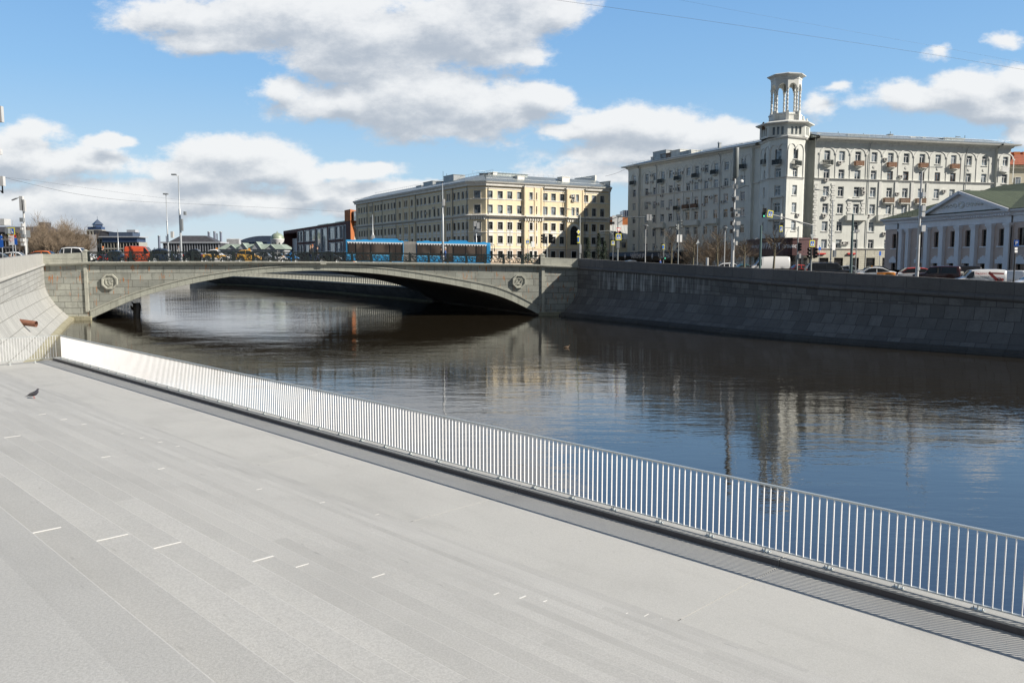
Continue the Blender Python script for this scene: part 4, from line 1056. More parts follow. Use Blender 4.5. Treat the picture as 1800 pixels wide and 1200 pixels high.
# cornices along the eaves and belt courses
EP = [qA.xy, qB.xy]; TPp = [Vector((G1.A.x, G1.A.y)), T1.xy, T2.xy, T3.xy, T4.xy]
mb = MB(); prof = [(0,GE-1.0),(.06,GE-.98),(.1,GE-.6),(.35,GE-.45),(.5,GE-.2),(1.25,GE-.1),(1.35,GE+.15),(0,GE+.25)]
sweep(EP, prof, 0, mb); sweep([qC.xy, GR.P(GR.U(1743),0).xy], prof, 0, mb); sweep([GR.P(GR.U(1743),0,.45).xy, GR.P(GR.L,0,.45).xy, GR.P(GR.L,0,-12).xy], prof, 0, mb); sweep([GL.P(0,0,-12).xy, GL.P(-.05,0,.45).xy, GL.P(GL.U(1124.5),0,.45).xy], prof, 0, mb)
sweep(TPp, [(0,GE-.35),(.25,GE-.25),(.4,GE),(0,GE+.2)], 0, mb)
for z, o_ in ((GM, .28), (GB+.05, .3)):
    for P_ in (EP, TPp[:-1], [qC.xy, qD.xy]): sweep(P_, [(0,z-.3),(.08,z-.28),(.1,z-.1),(o_,z),(o_+.04,z+.12),(0,z+.16)], 0, mb)
mb.build('cornice', trim_g, gb)
# blind arcade on the two upper floors
mb = MB()
def arcade(f, pxs, o_=0.0):
    us_ = [f.U(p) for p in pxs]
    for u in us_: fbox(mb, f, u-.08, u+.08, GM+.2, GE-2.6, o_, o_+.09); fbox(mb, f, u-.17, u+.17, GE-2.75, GE-2.45, o_, o_+.16)
    for a, b_ in zip(us_[:-1], us_[1:]):
        c_ = (a+b_)/2; r = (b_-a)/2-.02; n = 10; hh = 1.15
        for k in range(n):
            t0, t1 = pi*k/n, pi*(k+1)/n
            mb.extrude([f.P(c_+rr*r*cos(t), GE-2.5+rr*hh*sin(t), o_) for rr, t in ((1,t0),(1,t1),(.84,t1),(.84,t0))], f.n.to_3d()*.08)
arcade(GR, [1420+x/4.287 for x in (70,190,300,420,540,660,775,895,1020,1130,1245,1340)])
arcade(GR, [1420+x/4.287 for x in (1395,1505)], .5)
arcade(GL, [1090+x/4.286 for x in (160,225,285,345,405,470,537,605,677,752,822,868)]); arcade(GL, [1090+x/4.286 for x in (93,145)], .5); arcade(GL, [1296, 1309, 1320], .5)
for f in (G1, G2, G3):
    for u0, u1 in ((.12, f.L/2), (f.L/2, f.L-.12)):
        c_ = (u0+u1)/2; r = (u1-u0)/2
        for k in range(10):
            t0, t1 = pi*k/10, pi*(k+1)/10; mb.extrude([f.P(c_+rr*r*cos(t), GE-2.3+rr*1.2*sin(t), 0) for rr, t in ((1,t0),(1,t1),(.86,t1),(.86,t0))], f.n.to_3d()*.12)
    for u in (.15, f.L-.15): fbox(mb, f, u-.1, u+.1, GM+.2, GE-2.3, 0, .12)
# round rosettes and sills
for x, y in ((480,313),(720,320),(957,328),(1190,335),(1300,338)):
    p = GR.P(GR.U(1420+x/4.287), GR.Z(1420+x/4.287, 220+y/4.287)); mb.tube([p, p+GR.n.to_3d()*.1], .28, 10)
for f, H in ((GR, HR), (GL, HL), (G1, H1), (G2, H2), (G3, H3)):
    for (a, b_, z0, z1, i) in H:
        o_ = proj(f, (a+b_)/2); fbox(mb, f, a-.1, b_+.1, z0-.1, z0, o_+.003, o_+.14)
# pilasters and quoins
for x in (530,650,770,885): u = GR.U(1420+x/4.287); fbox(mb, GR, u-.3, u+.3, GZ[3][0]-1.5, GM-.3, 0, .16)
for x in (400,470,537,605): u = GL.U(1090+x/4.286); fbox(mb, GL, u-.18, u+.18, GZ[3][0]-1.2, GM-.3, 0, .14)
for f, us_ in ((GR, (.35, GR.U(1462))), (GL, (GL.U(1127),)), (GR, (GR.U(1491), GR.U(1515)))):
    for u in us_:
        k = 0; z = GB+.2 if f is GR else GBS+2
        top = GM-.4 if u not in (GR.U(1491), GR.U(1515)) else GZ[2][0]-.6
        if u in (GR.U(1491), GR.U(1515)): z = GZ[3][0]-.4
        while z < top-.45: w_ = .45 if k % 2 else .28; fbox(mb, f, u-w_, u+w_, z, z+.36, 0, .1); z += .45; k += 1
u0, u1 = GR.U(1489), GR.U(1517); fbox(mb, GR, u0, u1, GZ[2][0]-.55, GZ[2][0]-.35, 0, .35)
mb.build('facade_relief', trim_g, gb)
for x in (440, 1165): downpipe(gb, GR, GR.U(1420+x/4.287), GBS, GE-.4, .14, galv)
for x in (270, 745): downpipe(gb, GL, GL.U(1090+x/4.286), GBS, GE-.4, .14, galv)
Z7 = lambda f, x, y: f.Z(1420+x/4.287, 220+y/4.287)
for x, y, w_, kd in ((127,300,1.9,'iron'),(358,308,1.9,'brown'),(602,318,1.9,'brown'),(838,323,1.9,'brown'),(1073,330,1.9,'brown'),(590,585,2.2,'dark'),(710,588,2.2,'dark'),(830,590,2.2,'dark'),(350,712,4.2,'bath'),(560,715,3.0,'bath')): balcony(gb, GR, GR.U(1420+x/4.287), Z7(GR, x, y), w_, kd)
o_sh = Fac(GR.P(0,0,.5).xy, GR.P(GR.L,0,.5).xy); balcony(gb, o_sh, o_sh.U(1757), Z7(o_sh, 1445, 352), 1.9, 'white')
Z6 = lambda f, x, y: f.Z(1090+x/4.286, 220+y/4.286)
for x, y, w_, kd in ((308,438,1.9,'iron'),(432,416,1.9,'iron'),(566,397,1.9,'iron'),(707,372,1.9,'iron'),(430,640,1.7,'iron'),(497,632,1.9,'dark'),(562,625,1.9,'dark'),(300,768,4.0,'bath'),(415,760,3.4,'bath'),(535,750,5.6,'bath'),(697,737,4.0,'bath')): balcony(gb, GL, GL.U(1090+x/4.286), Z6(GL, x, y), w_, kd)
for f, y in ((G1, 305), (G2, 297), (G3, 297)): balcony(gb, f, f.L/2, Z6(f, 1200, y) if f is not G1 else GZ[0][0]-.35, 1.9 if f is not G1 else 1.5, 'iron')
balcony(gb, Fac(GL.P(0,0,.5).xy, GL.P(GL.L,0,.5).xy), GL.U(1307), GZ[0][0]-.3, 1.9, 'iron'); balcony(gb, G2, G2.L*.5, Z6(G2, 1190, 705), 3.6, 'bath'); balcony(gb, Fac(GL.P(0,0,.5).xy, GL.P(GL.L,0,.5).xy), GL.U(1116), GZ[0][0]-.4, 1.9, 'iron')
mb = MB(); fbox(mb, G2, G2.L*.5-1.5, G2.L*.5+1.5, GZ[2][0]-.4, GZ[2][0]-.15, 0, .5)
for s_ in (-1.35, 1.35): fbox(mb, G2, G2.L*.5+s_-.18, G2.L*.5+s_+.18, GZ[3][0]-1, GZ[2][0]-.4, 0, .25)
mb.build('door_surround', trim_g, gb)
for x, y in ((220,295),(560,270),(680,400),(122,425),(405,520),(660,530),(400,490),(120,560),(118,695),(450,695),(1010,510),(575,830),(260,900),(295,900)): aircon(gb, GR, GR.U(1420+x/4.287), Z7(GR, x, y))
for x, y in ((200,445),(238,440),(233,390),(458,368),(408,375),(615,345),(533,440),(598,430),(672,420),(410,492),(312,543),(225,525),(218,598),(283,605),(362,640),(680,555),(627,610),(770,478),(770,590),(925,575),(942,655),(947,762),(275,925)): aircon(gb, GL, GL.U(1090+x/4.286), Z6(GL, x, y))
aircon(gb, G3, G3.L*.7, Z6(G3, 1325, 690))
# roofs
mb = MB(); rf = [(1.3,GE+.2),(1.2,GE+.3),(-6,GE+2.1),(-13.2,GE+.2)]
for P_ in (EP, [qC.xy, qD.xy]): sweep(P_, rf, 0, mb)
for f, u in ((GL, 0), (GR, GR.L), (GR, 0), (GL, GL.L)): mb.face([f.P(u,GE+.2,.6), f.P(u,GE+2.1,-6), f.P(u,GE+.2,-13.2)])
mb.build('roof', zinc, gb)
mb = MB()
for f in (GL, GR):
    n = int(f.L/1.5); mb.tube([f.P(0, GE+.95, .4), f.P(f.L, GE+.95, .4)], .025, 4); mb.tube([f.P(0, GE+.65, .4), f.P(f.L, GE+.65, .4)], .02, 4)
    for k in range(n+1): u = f.L*k/n; mb.tube([f.P(u, GE+.3, .5), f.P(u, GE+1.0, .4)], .025, 3)
mb.build('roof_rail', galv, gb)
def gbox(f, px, py0, w_, o_, d, mat, name, zb=None):
    u = f.U(px); z1 = f.Z(px, py0); mb = MB(); fbox(mb, f, u-w_/2, u+w_/2, zb if zb else GE+.4, z1, o_-d, o_); fbox(mb, f, u-w_/2-.08, u+w_/2+.08, z1, z1+.12, o_-d-.08, o_+.08); mb.build(name, mat, gb)
for px, py, w_ in ((1451,231,.9),(1617,237.5,1.0),(1637,238,.5)): gbox(GR, px, py, w_, -3, .9, trim_g, 'chimney')
gbox(GR, 1592, 229.5, .8, -5, .7, sign_bk, 'chimney'); gbox(GR, 1512, 236, 4.5, -1.5, 4, zinc, 'dormer'); gbox(GR, 1680, 241, 4.5, -1.5, 4, zinc, 'dormer'); gbox(GR, 1428, 225.5, .7, -3, .7, trim_g, 'chimney'); gbox(GR, 1435, 228.5, .7, -3, .7, sign_bk, 'chimney')
gbox(GL, 1226.5, 250, .5, -5, .5, sign_bk, 'chimney'); gbox(GL, 1272, 252, 1.0, -4, 1.5, sign_bk, 'dormer')
for px, w_, py, mt in ((1129,1.2,276,trim_g),(1141,5.0,265.5,sign_bk),(1152,4,270,rust_m),(1168,3.5,264,trim_g),(1184,3.0,266,sign_bk),(1192,1.5,264,trim_g)): gbox(GL, px, py, w_, -2.5, 3, mt, 'roof_plant')
mb = MB()
for f, px, py in ((GR,1497,224),(GR,1542,227),(GR,1590,224),(GR,1707,232),(GR,1723,231),(GR,1756,238),(GL,1226,247),(GL,1306,244),(GR,1482,230),(GR,1513,233)): u = f.U(px); mb.tube([f.P(u, GE+1, -5), f.P(u, f.Z(px, py), -5)], .05, 4)
u = GR.U(1715); mb.tube([GR.P(GR.U(1707), GR.Z(1710, 233.5), -5), GR.P(u, GR.Z(1710, 233.5), -5)], .08, 4)
mb.build('antenna', black, gb)
# --- tower upper part
tc_ = Vector((at(1380.5,200,152.3).x, 152.3, 0)); tz = lambda py: 152.3*ray(1380, py).z/ray(1380, py).y
def octo(r, z, ph=pi/8): return [Vector((tc_.x+r*cos(ph+k*pi/4), tc_.y+r*sin(ph+k*pi/4), z)) for k in range(8)]
tw = MB(); z0, z1 = GE+.1, tz(223.5)
rO = 4.35; ph = radians(-58)-pi/8*0   # corner of the octagon points at the camera like the block below
ph = atan2(T2.y-tc_.y, T2.x-tc_.x)
ang = [ph+k*pi/4 for k in range(9)]; AP = MB()
for k in range(8):
    a = tc_.xy+Vector((cos(ang[k]), sin(ang[k])))*rO; b_ = tc_.xy+Vector((cos(ang[k+1]), sin(ang[k+1])))*rO; f = Fac(a, b_)
    hs = [(f.L*q-.22, f.L*q+.22, z0+.35, z0+1.75) for q in (.27, .5, .73)]; wall(tw, f, 0, f.L, z0, z1, hs, .3)
    for h in hs: AP = MB(); AP.face([f.P(h[0],h[2],-.25), f.P(h[1],h[2],-.25), f.P(h[1],h[3],-.25), f.P(h[0],h[3],-.25)]); AP.build('attic_pane', WGLb, gb)
    for h in hs:
        c_ = (h[0]+h[1])/2; tw.extrude([f.P(c_+.3*cos(t), h[3]-.06+.3*sin(t), .002) for t in [pi*j/8 for j in range(9)]], f.n.to_3d()*.05)
tw.build('attic', plaster_g, gb)
ringp = [Vector((tc_.x+cos(a)*rO, tc_.y+sin(a)*rO)) for a in ang[::1]]
def oring(prof, mat, name, r0=rO, cap=False):
    mb = MB(); rows = [[Vector((tc_.x+cos(a)*(r0+o_), tc_.y+sin(a)*(r0+o_), z)) for a in ang[:8]] for o_, z in prof]
    mb.grid(rows, 0, True, None, False)
    if cap: mb.face(rows[-1])
    mb.build(name, mat, gb)
oring([(0,z1-.2),(.1,z1-.15),(.25,z1+.0),(.75,z1+.1),(.8,z1+.28),(0,z1+.55),(-1.6,z1+.9)], trim_g, 'tower_cornice')
zb0, zb1 = z1+.6, tz(201.5)
oring([(0,zb0-.3),(0,zb1-.5),(.12,zb1-.4),(.12,zb1-.2),(-.2,zb1),(-1.2,zb1+.15)], trim_g, 'tower_plinth', 2.85, True)
zcb, zsp, zat, zct = zb1+.02, tz(158.5), tz(150.5), tz(133.8)
rc = 2.42; cm = MB(); cm.lathe((0,0,0), [(.30,0),(.30,.15),(.22,.25)]+sum([[(.19,t-.08),(.25,t-.04),(.25,t+.04),(.19,t+.08)] for t in (.9,1.6,2.3,3.0,3.7)], [])+[(.19,zsp-zcb-.45),(.3,zsp-zcb-.2),(.33,zsp-zcb)], 10)
C0 = cm.build('column', trim_g)
for k in range(8):
    a = ph+k*pi/4; o = C0 if k == 0 else C0.copy()
    if k: COL.objects.link(o)
    o.parent = gb; o.location = Vector((tc_.x+cos(a)*rc, tc_.y+sin(a)*rc, zcb))-Vector(gb.location)
mb = MB(); r1, r2 = rc+.24, rc-.24
for k in range(8):
    A1 = tc_.xy+Vector((cos(ang[k]), sin(ang[k])))*r1; B1 = tc_.xy+Vector((cos(ang[k+1]), sin(ang[k+1])))*r1; f = Fac(A1, B1); L = f.L; R_ = L/2-.28; c_ = L/2; zt = zat+.75
    pts = [(c_-R_*cos(t), zsp+(zat-zsp)*1.0*sin(t)) for t in [pi*j/12 for j in range(13)]]
    mb.face([f.P(0,zsp), f.P(pts[0][0],zsp), f.P(pts[0][0],zt), f.P(0,zt)]); mb.face([f.P(pts[-1][0],zsp), f.P(L,zsp), f.P(L,zt), f.P(pts[-1][0],zt)])
    A2 = tc_.xy+Vector((cos(ang[k]), sin(ang[k])))*r2; B2 = tc_.xy+Vector((cos(ang[k+1]), sin(ang[k+1])))*r2; f2 = Fac(A2, B2); s_ = f2.L/L
    for p, q in zip(pts[:-1], pts[1:]):
        mb.face([f.P(*p), f.P(*q), f.P(q[0],zt), f.P(p[0],zt)]); mb.face([f2.P(p[0]*s_,p[1]), f2.P(q[0]*s_,q[1]), f2.P(q[0]*s_,zt), f2.P(p[0]*s_,zt)]); mb.face([f.P(*p), f2.P(p[0]*s_,p[1]), f2.P(q[0]*s_,q[1]), f.P(*q)])
    mb.face([f.P(0,zsp), f2.P(0,zsp), f2.P(pts[0][0]*s_,zsp), f.P(pts[0][0],zsp)]); mb.face([f.P(L,zsp), f2.P(f2.L,zsp), f2.P(pts[-1][0]*s_,zsp), f.P(pts[-1][0],zsp)])
mb.face([Vector((tc_.x+cos(a)*r2, tc_.y+sin(a)*r2, zt-.05)) for a in ang[:8]])
mb.build('arcade_ring', trim_g, gb)
oring([(.24,zt-.02),(.3,zt),(.34,zt+.35),(.6,zt+.55),(.7,zct-.35),(.95,zct-.25),(.98,zct-.12),(.3,zct+.1),(-2.2,zct+.35)], trim_g, 'tower_roof', rc, True)
mb = MB()
for k in (0, 1, 7):
    a = ph+k*pi/4+.0; q = tc_+Vector((cos(a)*2.95, sin(a)*2.95, zb0)); mb.box(q+Vector((0,0,.9)), (.5,.5,1.9), a)
mb.build('plinth_piers', trim_g, gb)
def vase(p, h, mat, name):
    mb = MB(); mb.lathe(p, [(.35,0),(.35,h*.3),(.2,h*.35),(.34,h*.5),(.34,h*.75),(.15,h*.85),(.16,h),(.001,h*1.02)], 8); mb.build(name, mat, gb)
vase(at(1412,216,151)-Vector((0,0,1.2)), 2.3, trim_g, 'vase'); vase(at(1418,219,151)-Vector((0,0,.9)), 1.9, trim_g, 'vase'); vase(at(1342,219,151.5)-Vector((0,0,.9)), 1.3, rust_m, 'vase')
# shop signs, dark brown fascia wrapped round the corner with its lettering
fasc_m = M('brown_fascia', (.085,.035,.035), .5, var=.5, vs=2.5); let_m = M('sign_letters', (.78,.78,.80), .5, var=.02)
fp = [at(1306,430,164), at(1340,430,149.5), at(1385,430,143), at(1420,430,144.5), at(1437,430,148.5)]
zf0, zf1 = GR.Z(1385, 449), GR.Z(1385, 422); fp2 = [p.xy for p in fp]; fpc = crom(fp2, 5)
mb = MB(); sweep(fpc, [(-2,zf1+.3),(.1,zf1+.3),(.12,zf1),(0,zf1),(0,zf0),(-2,zf0)], 0, mb); mb.build('fascia', fasc_m, gb)
mb = MB(); sweep(fpc, [(-1.2,zf0),(-1.2,GBS)], 0, mb); o = mb.build('shop_window', WGLd, gb)
mb = MB()
for i in range(4):
    f = Fac(fp2[i], fp2[i+1])
    for k in range(int(f.L/1.6)+1): fbox(mb, f, k*1.6, k*1.6+.08, GBS, zf0, -1.19, -1.1)
mb.build('shop_mullions', fr_d, gb)
f1, f2, f3 = Fac(fp2[0], fp2[1]), Fac(fp2[1], fp2[2]), Fac(fp2[2], fp2[3])
def ftext(f, s_, px, py, size, b, mat=let_m, scx=1.0, o_=.06, name='lettering'): return text(s_, size, mat, b, f.P(f.U(px), f.Z(px, py), o_), f.t.to_3d(), (0,0,1), name, .015, scx=scx)
def curved_text(s_, px0, px1, py, size, scx):
    for k, ch in enumerate(s_):
        px = lerp(px0, px1, (k+.5)/len(s_)); best = None
        for a, b_ in zip(fpc[:-1], fpc[1:]):
            f = Fac(a, b_); u = f.U(px, py)
            if -.01 <= u <= f.L+.01 and f.Z(px, py) > -5: best = f
        if best: ftext(best, ch, px, py, size, gb, scx=scx, o_=.05, name='letter')
curved_text('СУПЕРМАРКЕТ', 1313, 1336, 434, .75, 1.5); curved_text('МИРАТОРГ', 1338, 1375, 433, 1.45, .8); curved_text('СУПЕРМАРКЕТ', 1378, 1403, 433.5, .75, .75)
for a, b_ in ((1437.5,1451),(1490,1504.5)):
    mb = MB(); fbox(mb, GR, GR.U(a), GR.U(b_), GR.Z(a, 447), GR.Z(a, 444.6), .12, .45)
    mb.build('shop_sign', sign_r, gb)
# black restaurant canopy with white lettering
cn = thing('canopy', 'long black restaurant canopy with white lettering at the foot of the grey building', 'canopy', GL.P(10, -2.8, 3))
CF = Fac(GL.P(-6,0,4.5).xy, GL.P(GL.U(1213),0,4.5).xy)
zc0, zc1 = CF.Z(1100, 458), CF.Z(1100, 443.5)
mb = MB(); mb.extrude([CF.P(0,zc0,0), CF.P(0,zc1-.9,0), CF.P(0,zc1,-1.2), CF.P(0,zc1+.1,-4.2), CF.P(0,zc0,-4.2)], CF.t.to_3d()*CF.L); mb.build('fabric_cover', black, cn)
mb = MB()
for k in range(10): u = CF.L*k/9*.985+.1; mb.tube([CF.P(u,-3,-.1), CF.P(u,zc0,-.1)], .06, 6)
mb.build('posts', fr_d, cn)
mb = MB(); mb.face([CF.P(0,-3,-2.2), CF.P(CF.L,-3,-2.2), CF.P(CF.L,zc0,-2.2), CF.P(0,zc0,-2.2)]); mb.build('terrace_glazing', WGLd, cn)
for s_, px in (('ЧАЙХОНА №1', 1122), ('ЧАЙХОНА №1', 1172), ('№1', 1083)): ftext(CF, s_, px, 450.5, 1.5, cn, scx=.56 if len(s_) > 3 else .7)
for px in (1099.5, 1147.5):
    mb = MB(); u, z = CF.U(px), CF.Z(px, 450.5)
    for a, b_ in (((0,-.6),(0,.6)), ((-.35,.25),(.35,.25)), ((-.3,-.2),(.3,-.2)), ((-.3,-.2),(0,.25)), ((.3,-.2),(0,.25))): mb.tube([CF.P(u+a[0],z+a[1],.03), CF.P(u+b_[0],z+b_[1],.03)], .07, 4)
    mb.build('emblem', let_m, cn)
flush_windows(gb)

# ================================================================== mansion with green roof and pediment
mpl = M('mansion_plaster', (.62,.49,.42), .85, var=.08, streak=.12); mwh = M('mansion_white', (.80,.80,.82), .8, var=.06, streak=.15)
m0, m1, m2, m3 = at(1558,384,126.5), at(1626,380,117.3), at(1785,367,100), at(1900,350,90)
MA, MF, MR = Fac(m0, m1), Fac(m1, m2), Fac(m2, m3)
mn = thing('mansion', 'low classical mansion with white pilasters, pediment and green metal roof', 'building', (66, 112, -2.9))
ME = MF.Z(1785, 368.5); MBZ = -3.3; mh = []
wz = (MF.Z(1763, 432.3), MF.Z(1763, 402)); gz_ = (MBZ, MF.Z(1763, 463.5))
for px in (1648,1676.6,1703,1732.6,1763): u = MF.U(px); mh += [(u-.62,u+.62,wz[0],wz[1]), (u-.62,u+.62,gz_[0],gz_[1])]
ml = []; 
for px in (1573, 1618): u = MA.U(px); ml += [(u-.5,u+.5,wz[0],wz[1]), (u-.5,u+.5,gz_[0],gz_[1])]
mr = []
for px in (1797, 1835): u = MR.U(px); mr += [(u-.7,u+.7,wz[0],wz[1]), (u-.7,u+.7,gz_[0],gz_[1])]
mb = MB(); wall(mb, MF, 0, MF.L, MBZ, ME, mh, .4); wall(mb, MA, 0, MA.L, MBZ, ME, ml, .35); wall(mb, MR, 0, MR.L, MBZ, ME, mr, .4)
q0 = m0.xy+Vector((6, 7)); mb.face([(m0.x,m0.y,MBZ), (q0.x,q0.y,MBZ), (q0.x,q0.y,ME), (m0.x,m0.y,ME)]); mb.face([(q0.x,q0.y,MBZ), (q0.x+18,q0.y+1,MBZ), (q0.x+18,q0.y+1,ME), (q0.x,q0.y,ME)])
mb.build('wall', mpl, mn)
for f, hh in ((MF, mh), (MA, ml), (MR, mr)):
    for a, b_, z0, z1 in hh: win(mn, f, (a+b_)/2, z0, b_-a, z1-z0, 'd', WGLd, .3)
flush_windows(mn)
path = [q0, m0.xy, m1.xy, m2.xy, m3.xy]
mb = MB(); zco = MF.Z(1777, 391.5)
sweep(path, [(0,zco),(.12,zco+.05),(.15,zco+.5),(.1,zco+.55),(.1,ME-.75),(.3,ME-.65),(.35,ME-.4),(.8,ME-.15),(.85,ME+.05),(0,ME+.15)], 0, mb); mb.build('entablature', mwh, mn)
mb = MB()
for k in range(40): u = MF.L*(k+.5)/40; fbox(mb, MF, u-.1, u+.1, ME-.6, ME-.4, .3, .7)
mb.build('dentils', mwh, mn)
for f, pxs, w_ in ((MF, (1633,1659.6,1688.3,1716.2,1744.7,1776), .85), (MA, (1588, 1600), .7)):
    for px in pxs:
        u = f.U(px); mb = MB(); fbox(mb, f, u-w_/2, u+w_/2, MBZ, zco-.5, 0, .45); fbox(mb, f, u-w_/2-.08, u+w_/2+.08, zco-.5, zco-.3, 0, .53); fbox(mb, f, u-w_/2-.16, u+w_/2+.16, zco-.3, zco, 0, .62); mb.build('pilaster', mwh, mn)
for f, hh in ((MF, mh), (MA, ml), (MR, mr)):
    for a, b_, z0, z1 in hh:
        mb = MB()
        if z0 == wz[0]: fbox(mb, f, a-.2, b_+.2, z0-.15, z0, 0, .15); mb.build('sill', mwh, mn); continue
        c_ = (a+b_)/2; mb.extrude([f.P(c_+x, z1+z, .002) for x, z in ((-.95,0),(.95,0),(.95,.55),(.6,.55),(.6,.8),(.22,.88),(.22,1.0),(-.22,1.0),(-.22,.88),(-.6,.8),(-.6,.55),(-.95,.55))], f.n.to_3d()*.12); mb.build('window_head', mwh, mn)
# pediment
uA, uB, uT = -.2, MF.L+.1, MF.U(1697, 334); zT = MF.Z(1697, 335.5); po = .75
mb = MB(); mb.extrude([MF.P(uA+.6,ME+.1,.35), MF.P(uB-.6,ME+.1,.35), MF.P(uT,zT-.35,.35)], MF.n.to_3d()*.1); mb.build('tympanum', mwh, mn)
mb = MB()
for a in (uA, uB):
    dv = MF.P(uT,zT,po)-MF.P(a,ME+.1,po); nrm = dv.cross(MF.n.to_3d()).normalized(); nrm = nrm if nrm.z > 0 else -nrm
    mb.obox(MF.P(a,ME+.1,.35), dv, MF.n.to_3d()*(po-.1), nrm*-.38)
mb.build('raking_cornice', mwh, mn)
mb = MB(); cc = (uT, ME+(zT-ME)*.38); ow = .012
def orn(pts, r=.06): mb.tube([MF.P(cc[0]+x, cc[1]+z, .47) for x, z in pts], r, 5, caps=False)
orn([(.62*cos(a), .42*sin(a)) for a in [2*pi*k/16 for k in range(17)]]); orn([(.36*cos(a), .25*sin(a)) for a in [2*pi*k/12 for k in range(13)]])
for sg in (-1, 1):
    for j, (x, r) in enumerate(((1.25,.42),(2.05,.36),(2.75,.3),(3.4,.24),(3.95,.18))): orn([(sg*(x+r*(1-k*.045)*cos(k*.55)), -.05-.03*j+r*(1-k*.045)*sin(k*.55)*.8) for k in range(16)])
mb.build('wreath_relief', trim_g, mn)
# roofs: main hipped roof following the walls, gable roof behind the pediment
mb = MB(); re = .95; rows = []
inner = [Vector((72,126)), Vector((71,121)), Vector((73,113)), Vector((75,101)), Vector((78,88))]
zr_ = 10.6; outer = []
for i, p in enumerate(path):
    a = Vector(path[max(0, i-1)]); c_ = Vector(path[min(len(path)-1, i+1)]); t = (c_-a).normalized(); outer.append(p+Vector((t.y, -t.x))*re)
mb.grid([[Vector((p.x,p.y,ME+.1)) for p in outer], [Vector((p.x,p.y,zr_)) for p in inner], [Vector((p.x+16,p.y+3,ME)) for p in inner]], 0, False, None, False)
ap = MF.P(uT, zT+.05, po+.02); bk = ap-MF.n.to_3d()*13+Vector((0,0,0))
for a in (uA-.1, uB+.1): mb.face([MF.P(a,ME+.12,po+.02), ap, bk, MF.P(a,ME+.12,-8)])
mb.build('roof', green_roof, mn)
mb = MB(); pts = [p.xy for p in (MF.P(0,0,.9),)]
for f in (MA,): 
    for k in range(9): u = f.L*k/8; mb.tube([f.P(u,ME+.3,.4), f.P(u,ME+.75,.4)], .02, 3)
    mb.tube([f.P(0,ME+.75,.4), f.P(f.L,ME+.75,.4)], .02, 4)
mb.build('snow_guard', iron, mn)
downpipe(mn, MF, MF.L-.2, MBZ, ME, .2, fr_d); downpipe(mn, MA, MA.U(1580.5), MBZ, ME, .2, fr_d)
mb = MB(); mb.tube([MF.P(-.2,MBZ,.3), MF.P(-.2,ME-2,.3), MF.P(-.2,ME-1.4,.6), MF.P(-.2,ME,.9)], .08, 6); mb.build('downpipe', fr_d, mn)

# ================================================================== brick museum building
brick = stone('orange_brick', (.72,.25,.08), (.60,.20,.065), (.25,.10,.06), .5, .16, dirt=.15); brickd = stone('dark_brick', (.17,.07,.055), (.14,.06,.05), (.05,.03,.03), .5, .16, dirt=.2)
u0_, u1_, u2_ = at(498,406,360), at(616,388,262), at(630.5,388,272)
UF, US = Fac(u0_, u1_), Fac(u1_, u2_)
ub = thing('museum_building', 'modern brick building with dark facade, big windows and an orange brick end', 'building', (u1_.x-8, u1_.y+12, -1.5)); UE = UF.Z(614, 388)
UX = lambda x: 340+x/6
zz1, zz2, zz3, zz4 = UF.Z(UX(1560), 396), UF.Z(UX(1560), 420), UF.Z(UX(1560), 425), UF.Z(UX(1560), 443)
hu = []
for a, b_, tall in ((1100,1125,0),(1130,1155,0),(1168,1222,0),(1230,1280,0),(1290,1343,2),(1350,1410,2),(1425,1490,0),(1500,1543,0),(1550,1576,0),(1585,1608,1)):
    A_, B_ = UF.U(UX(a)), UF.U(UX(b_)); hu += [(A_,B_,zz4,zz1)] if tall else [(A_,B_,zz2,zz1),(A_,B_,zz4,zz3)]
mb = MB(); wall(mb, UF, UF.U(UX(1087)), UF.L, -4.6, UE, hu, .3); fbox(mb, UF, 0, UF.U(UX(1087)), UF.Z(500, 411), UE, -6, 0); fbox(mb, UF, 0, 1.2, -4.6, UE, -6, -.01); mb.build('front_wall', brickd, ub)
mb = MB(); wall(mb, US, 0, US.L, -4.6, US.Z(617, 368), [(US.L*.45, US.L*.97, -1, US.Z(628, 392))], .3)
mb.face([US.P(0,UE,0), US.P(0,US.Z(617,368),0), UF.P(UF.L-7,US.Z(617,368),0), UF.P(UF.L-7,UE,0)]); mb.face([UF.P(0,-3,-14), UF.P(UF.L,-3,-14), UF.P(UF.L,UE,-14), UF.P(0,UE,-14)]); mb.build('end_wall', brick, ub)
mb = MB(); mb.face([US.P(US.L*.45,-1,-.25), US.P(US.L*.97,-1,-.25), US.P(US.L*.97,US.Z(628,392),-.25), US.P(US.L*.45,US.Z(628,392),-.25)]); mb.build('end_window', M('pale_blind', (.62,.68,.62), .4), ub)
mb = MB()
for (a, b_, z0, z1) in hu:
    for q in ((a-.02, a+.28, z0, z1), (b_-.28, b_+.02, z0, z1), (a+.28, b_-.28, z0, z0+.3), (a+.28, b_-.28, z1-.3, z1)): fbox(mb, UF, *q, -.2, .06)
mb.build('window_surround', M('museum_panel', (.42,.45,.48), .5), ub)
for (a, b_, z0, z1) in hu: win(ub, UF, (a+b_)/2, z0, b_-a, z1-z0, 'w', WGLb, .25)
flush_windows(ub)
mb = MB(); fbox(mb, UF, 1.2, UF.U(UX(1087)), -3, UF.Z(520, 417), -5.5, -3.5); mb.build('passage', white, ub)
mb = MB(); mb.face([UF.P(0,UE,0), UF.P(UF.L,UE,0), UF.P(UF.L,UE,-14), UF.P(0,UE,-14)]); mb.build('roof', zinc, ub)
gl2 = M('green_glazing', (.28,.42,.38), .2, var=.2)
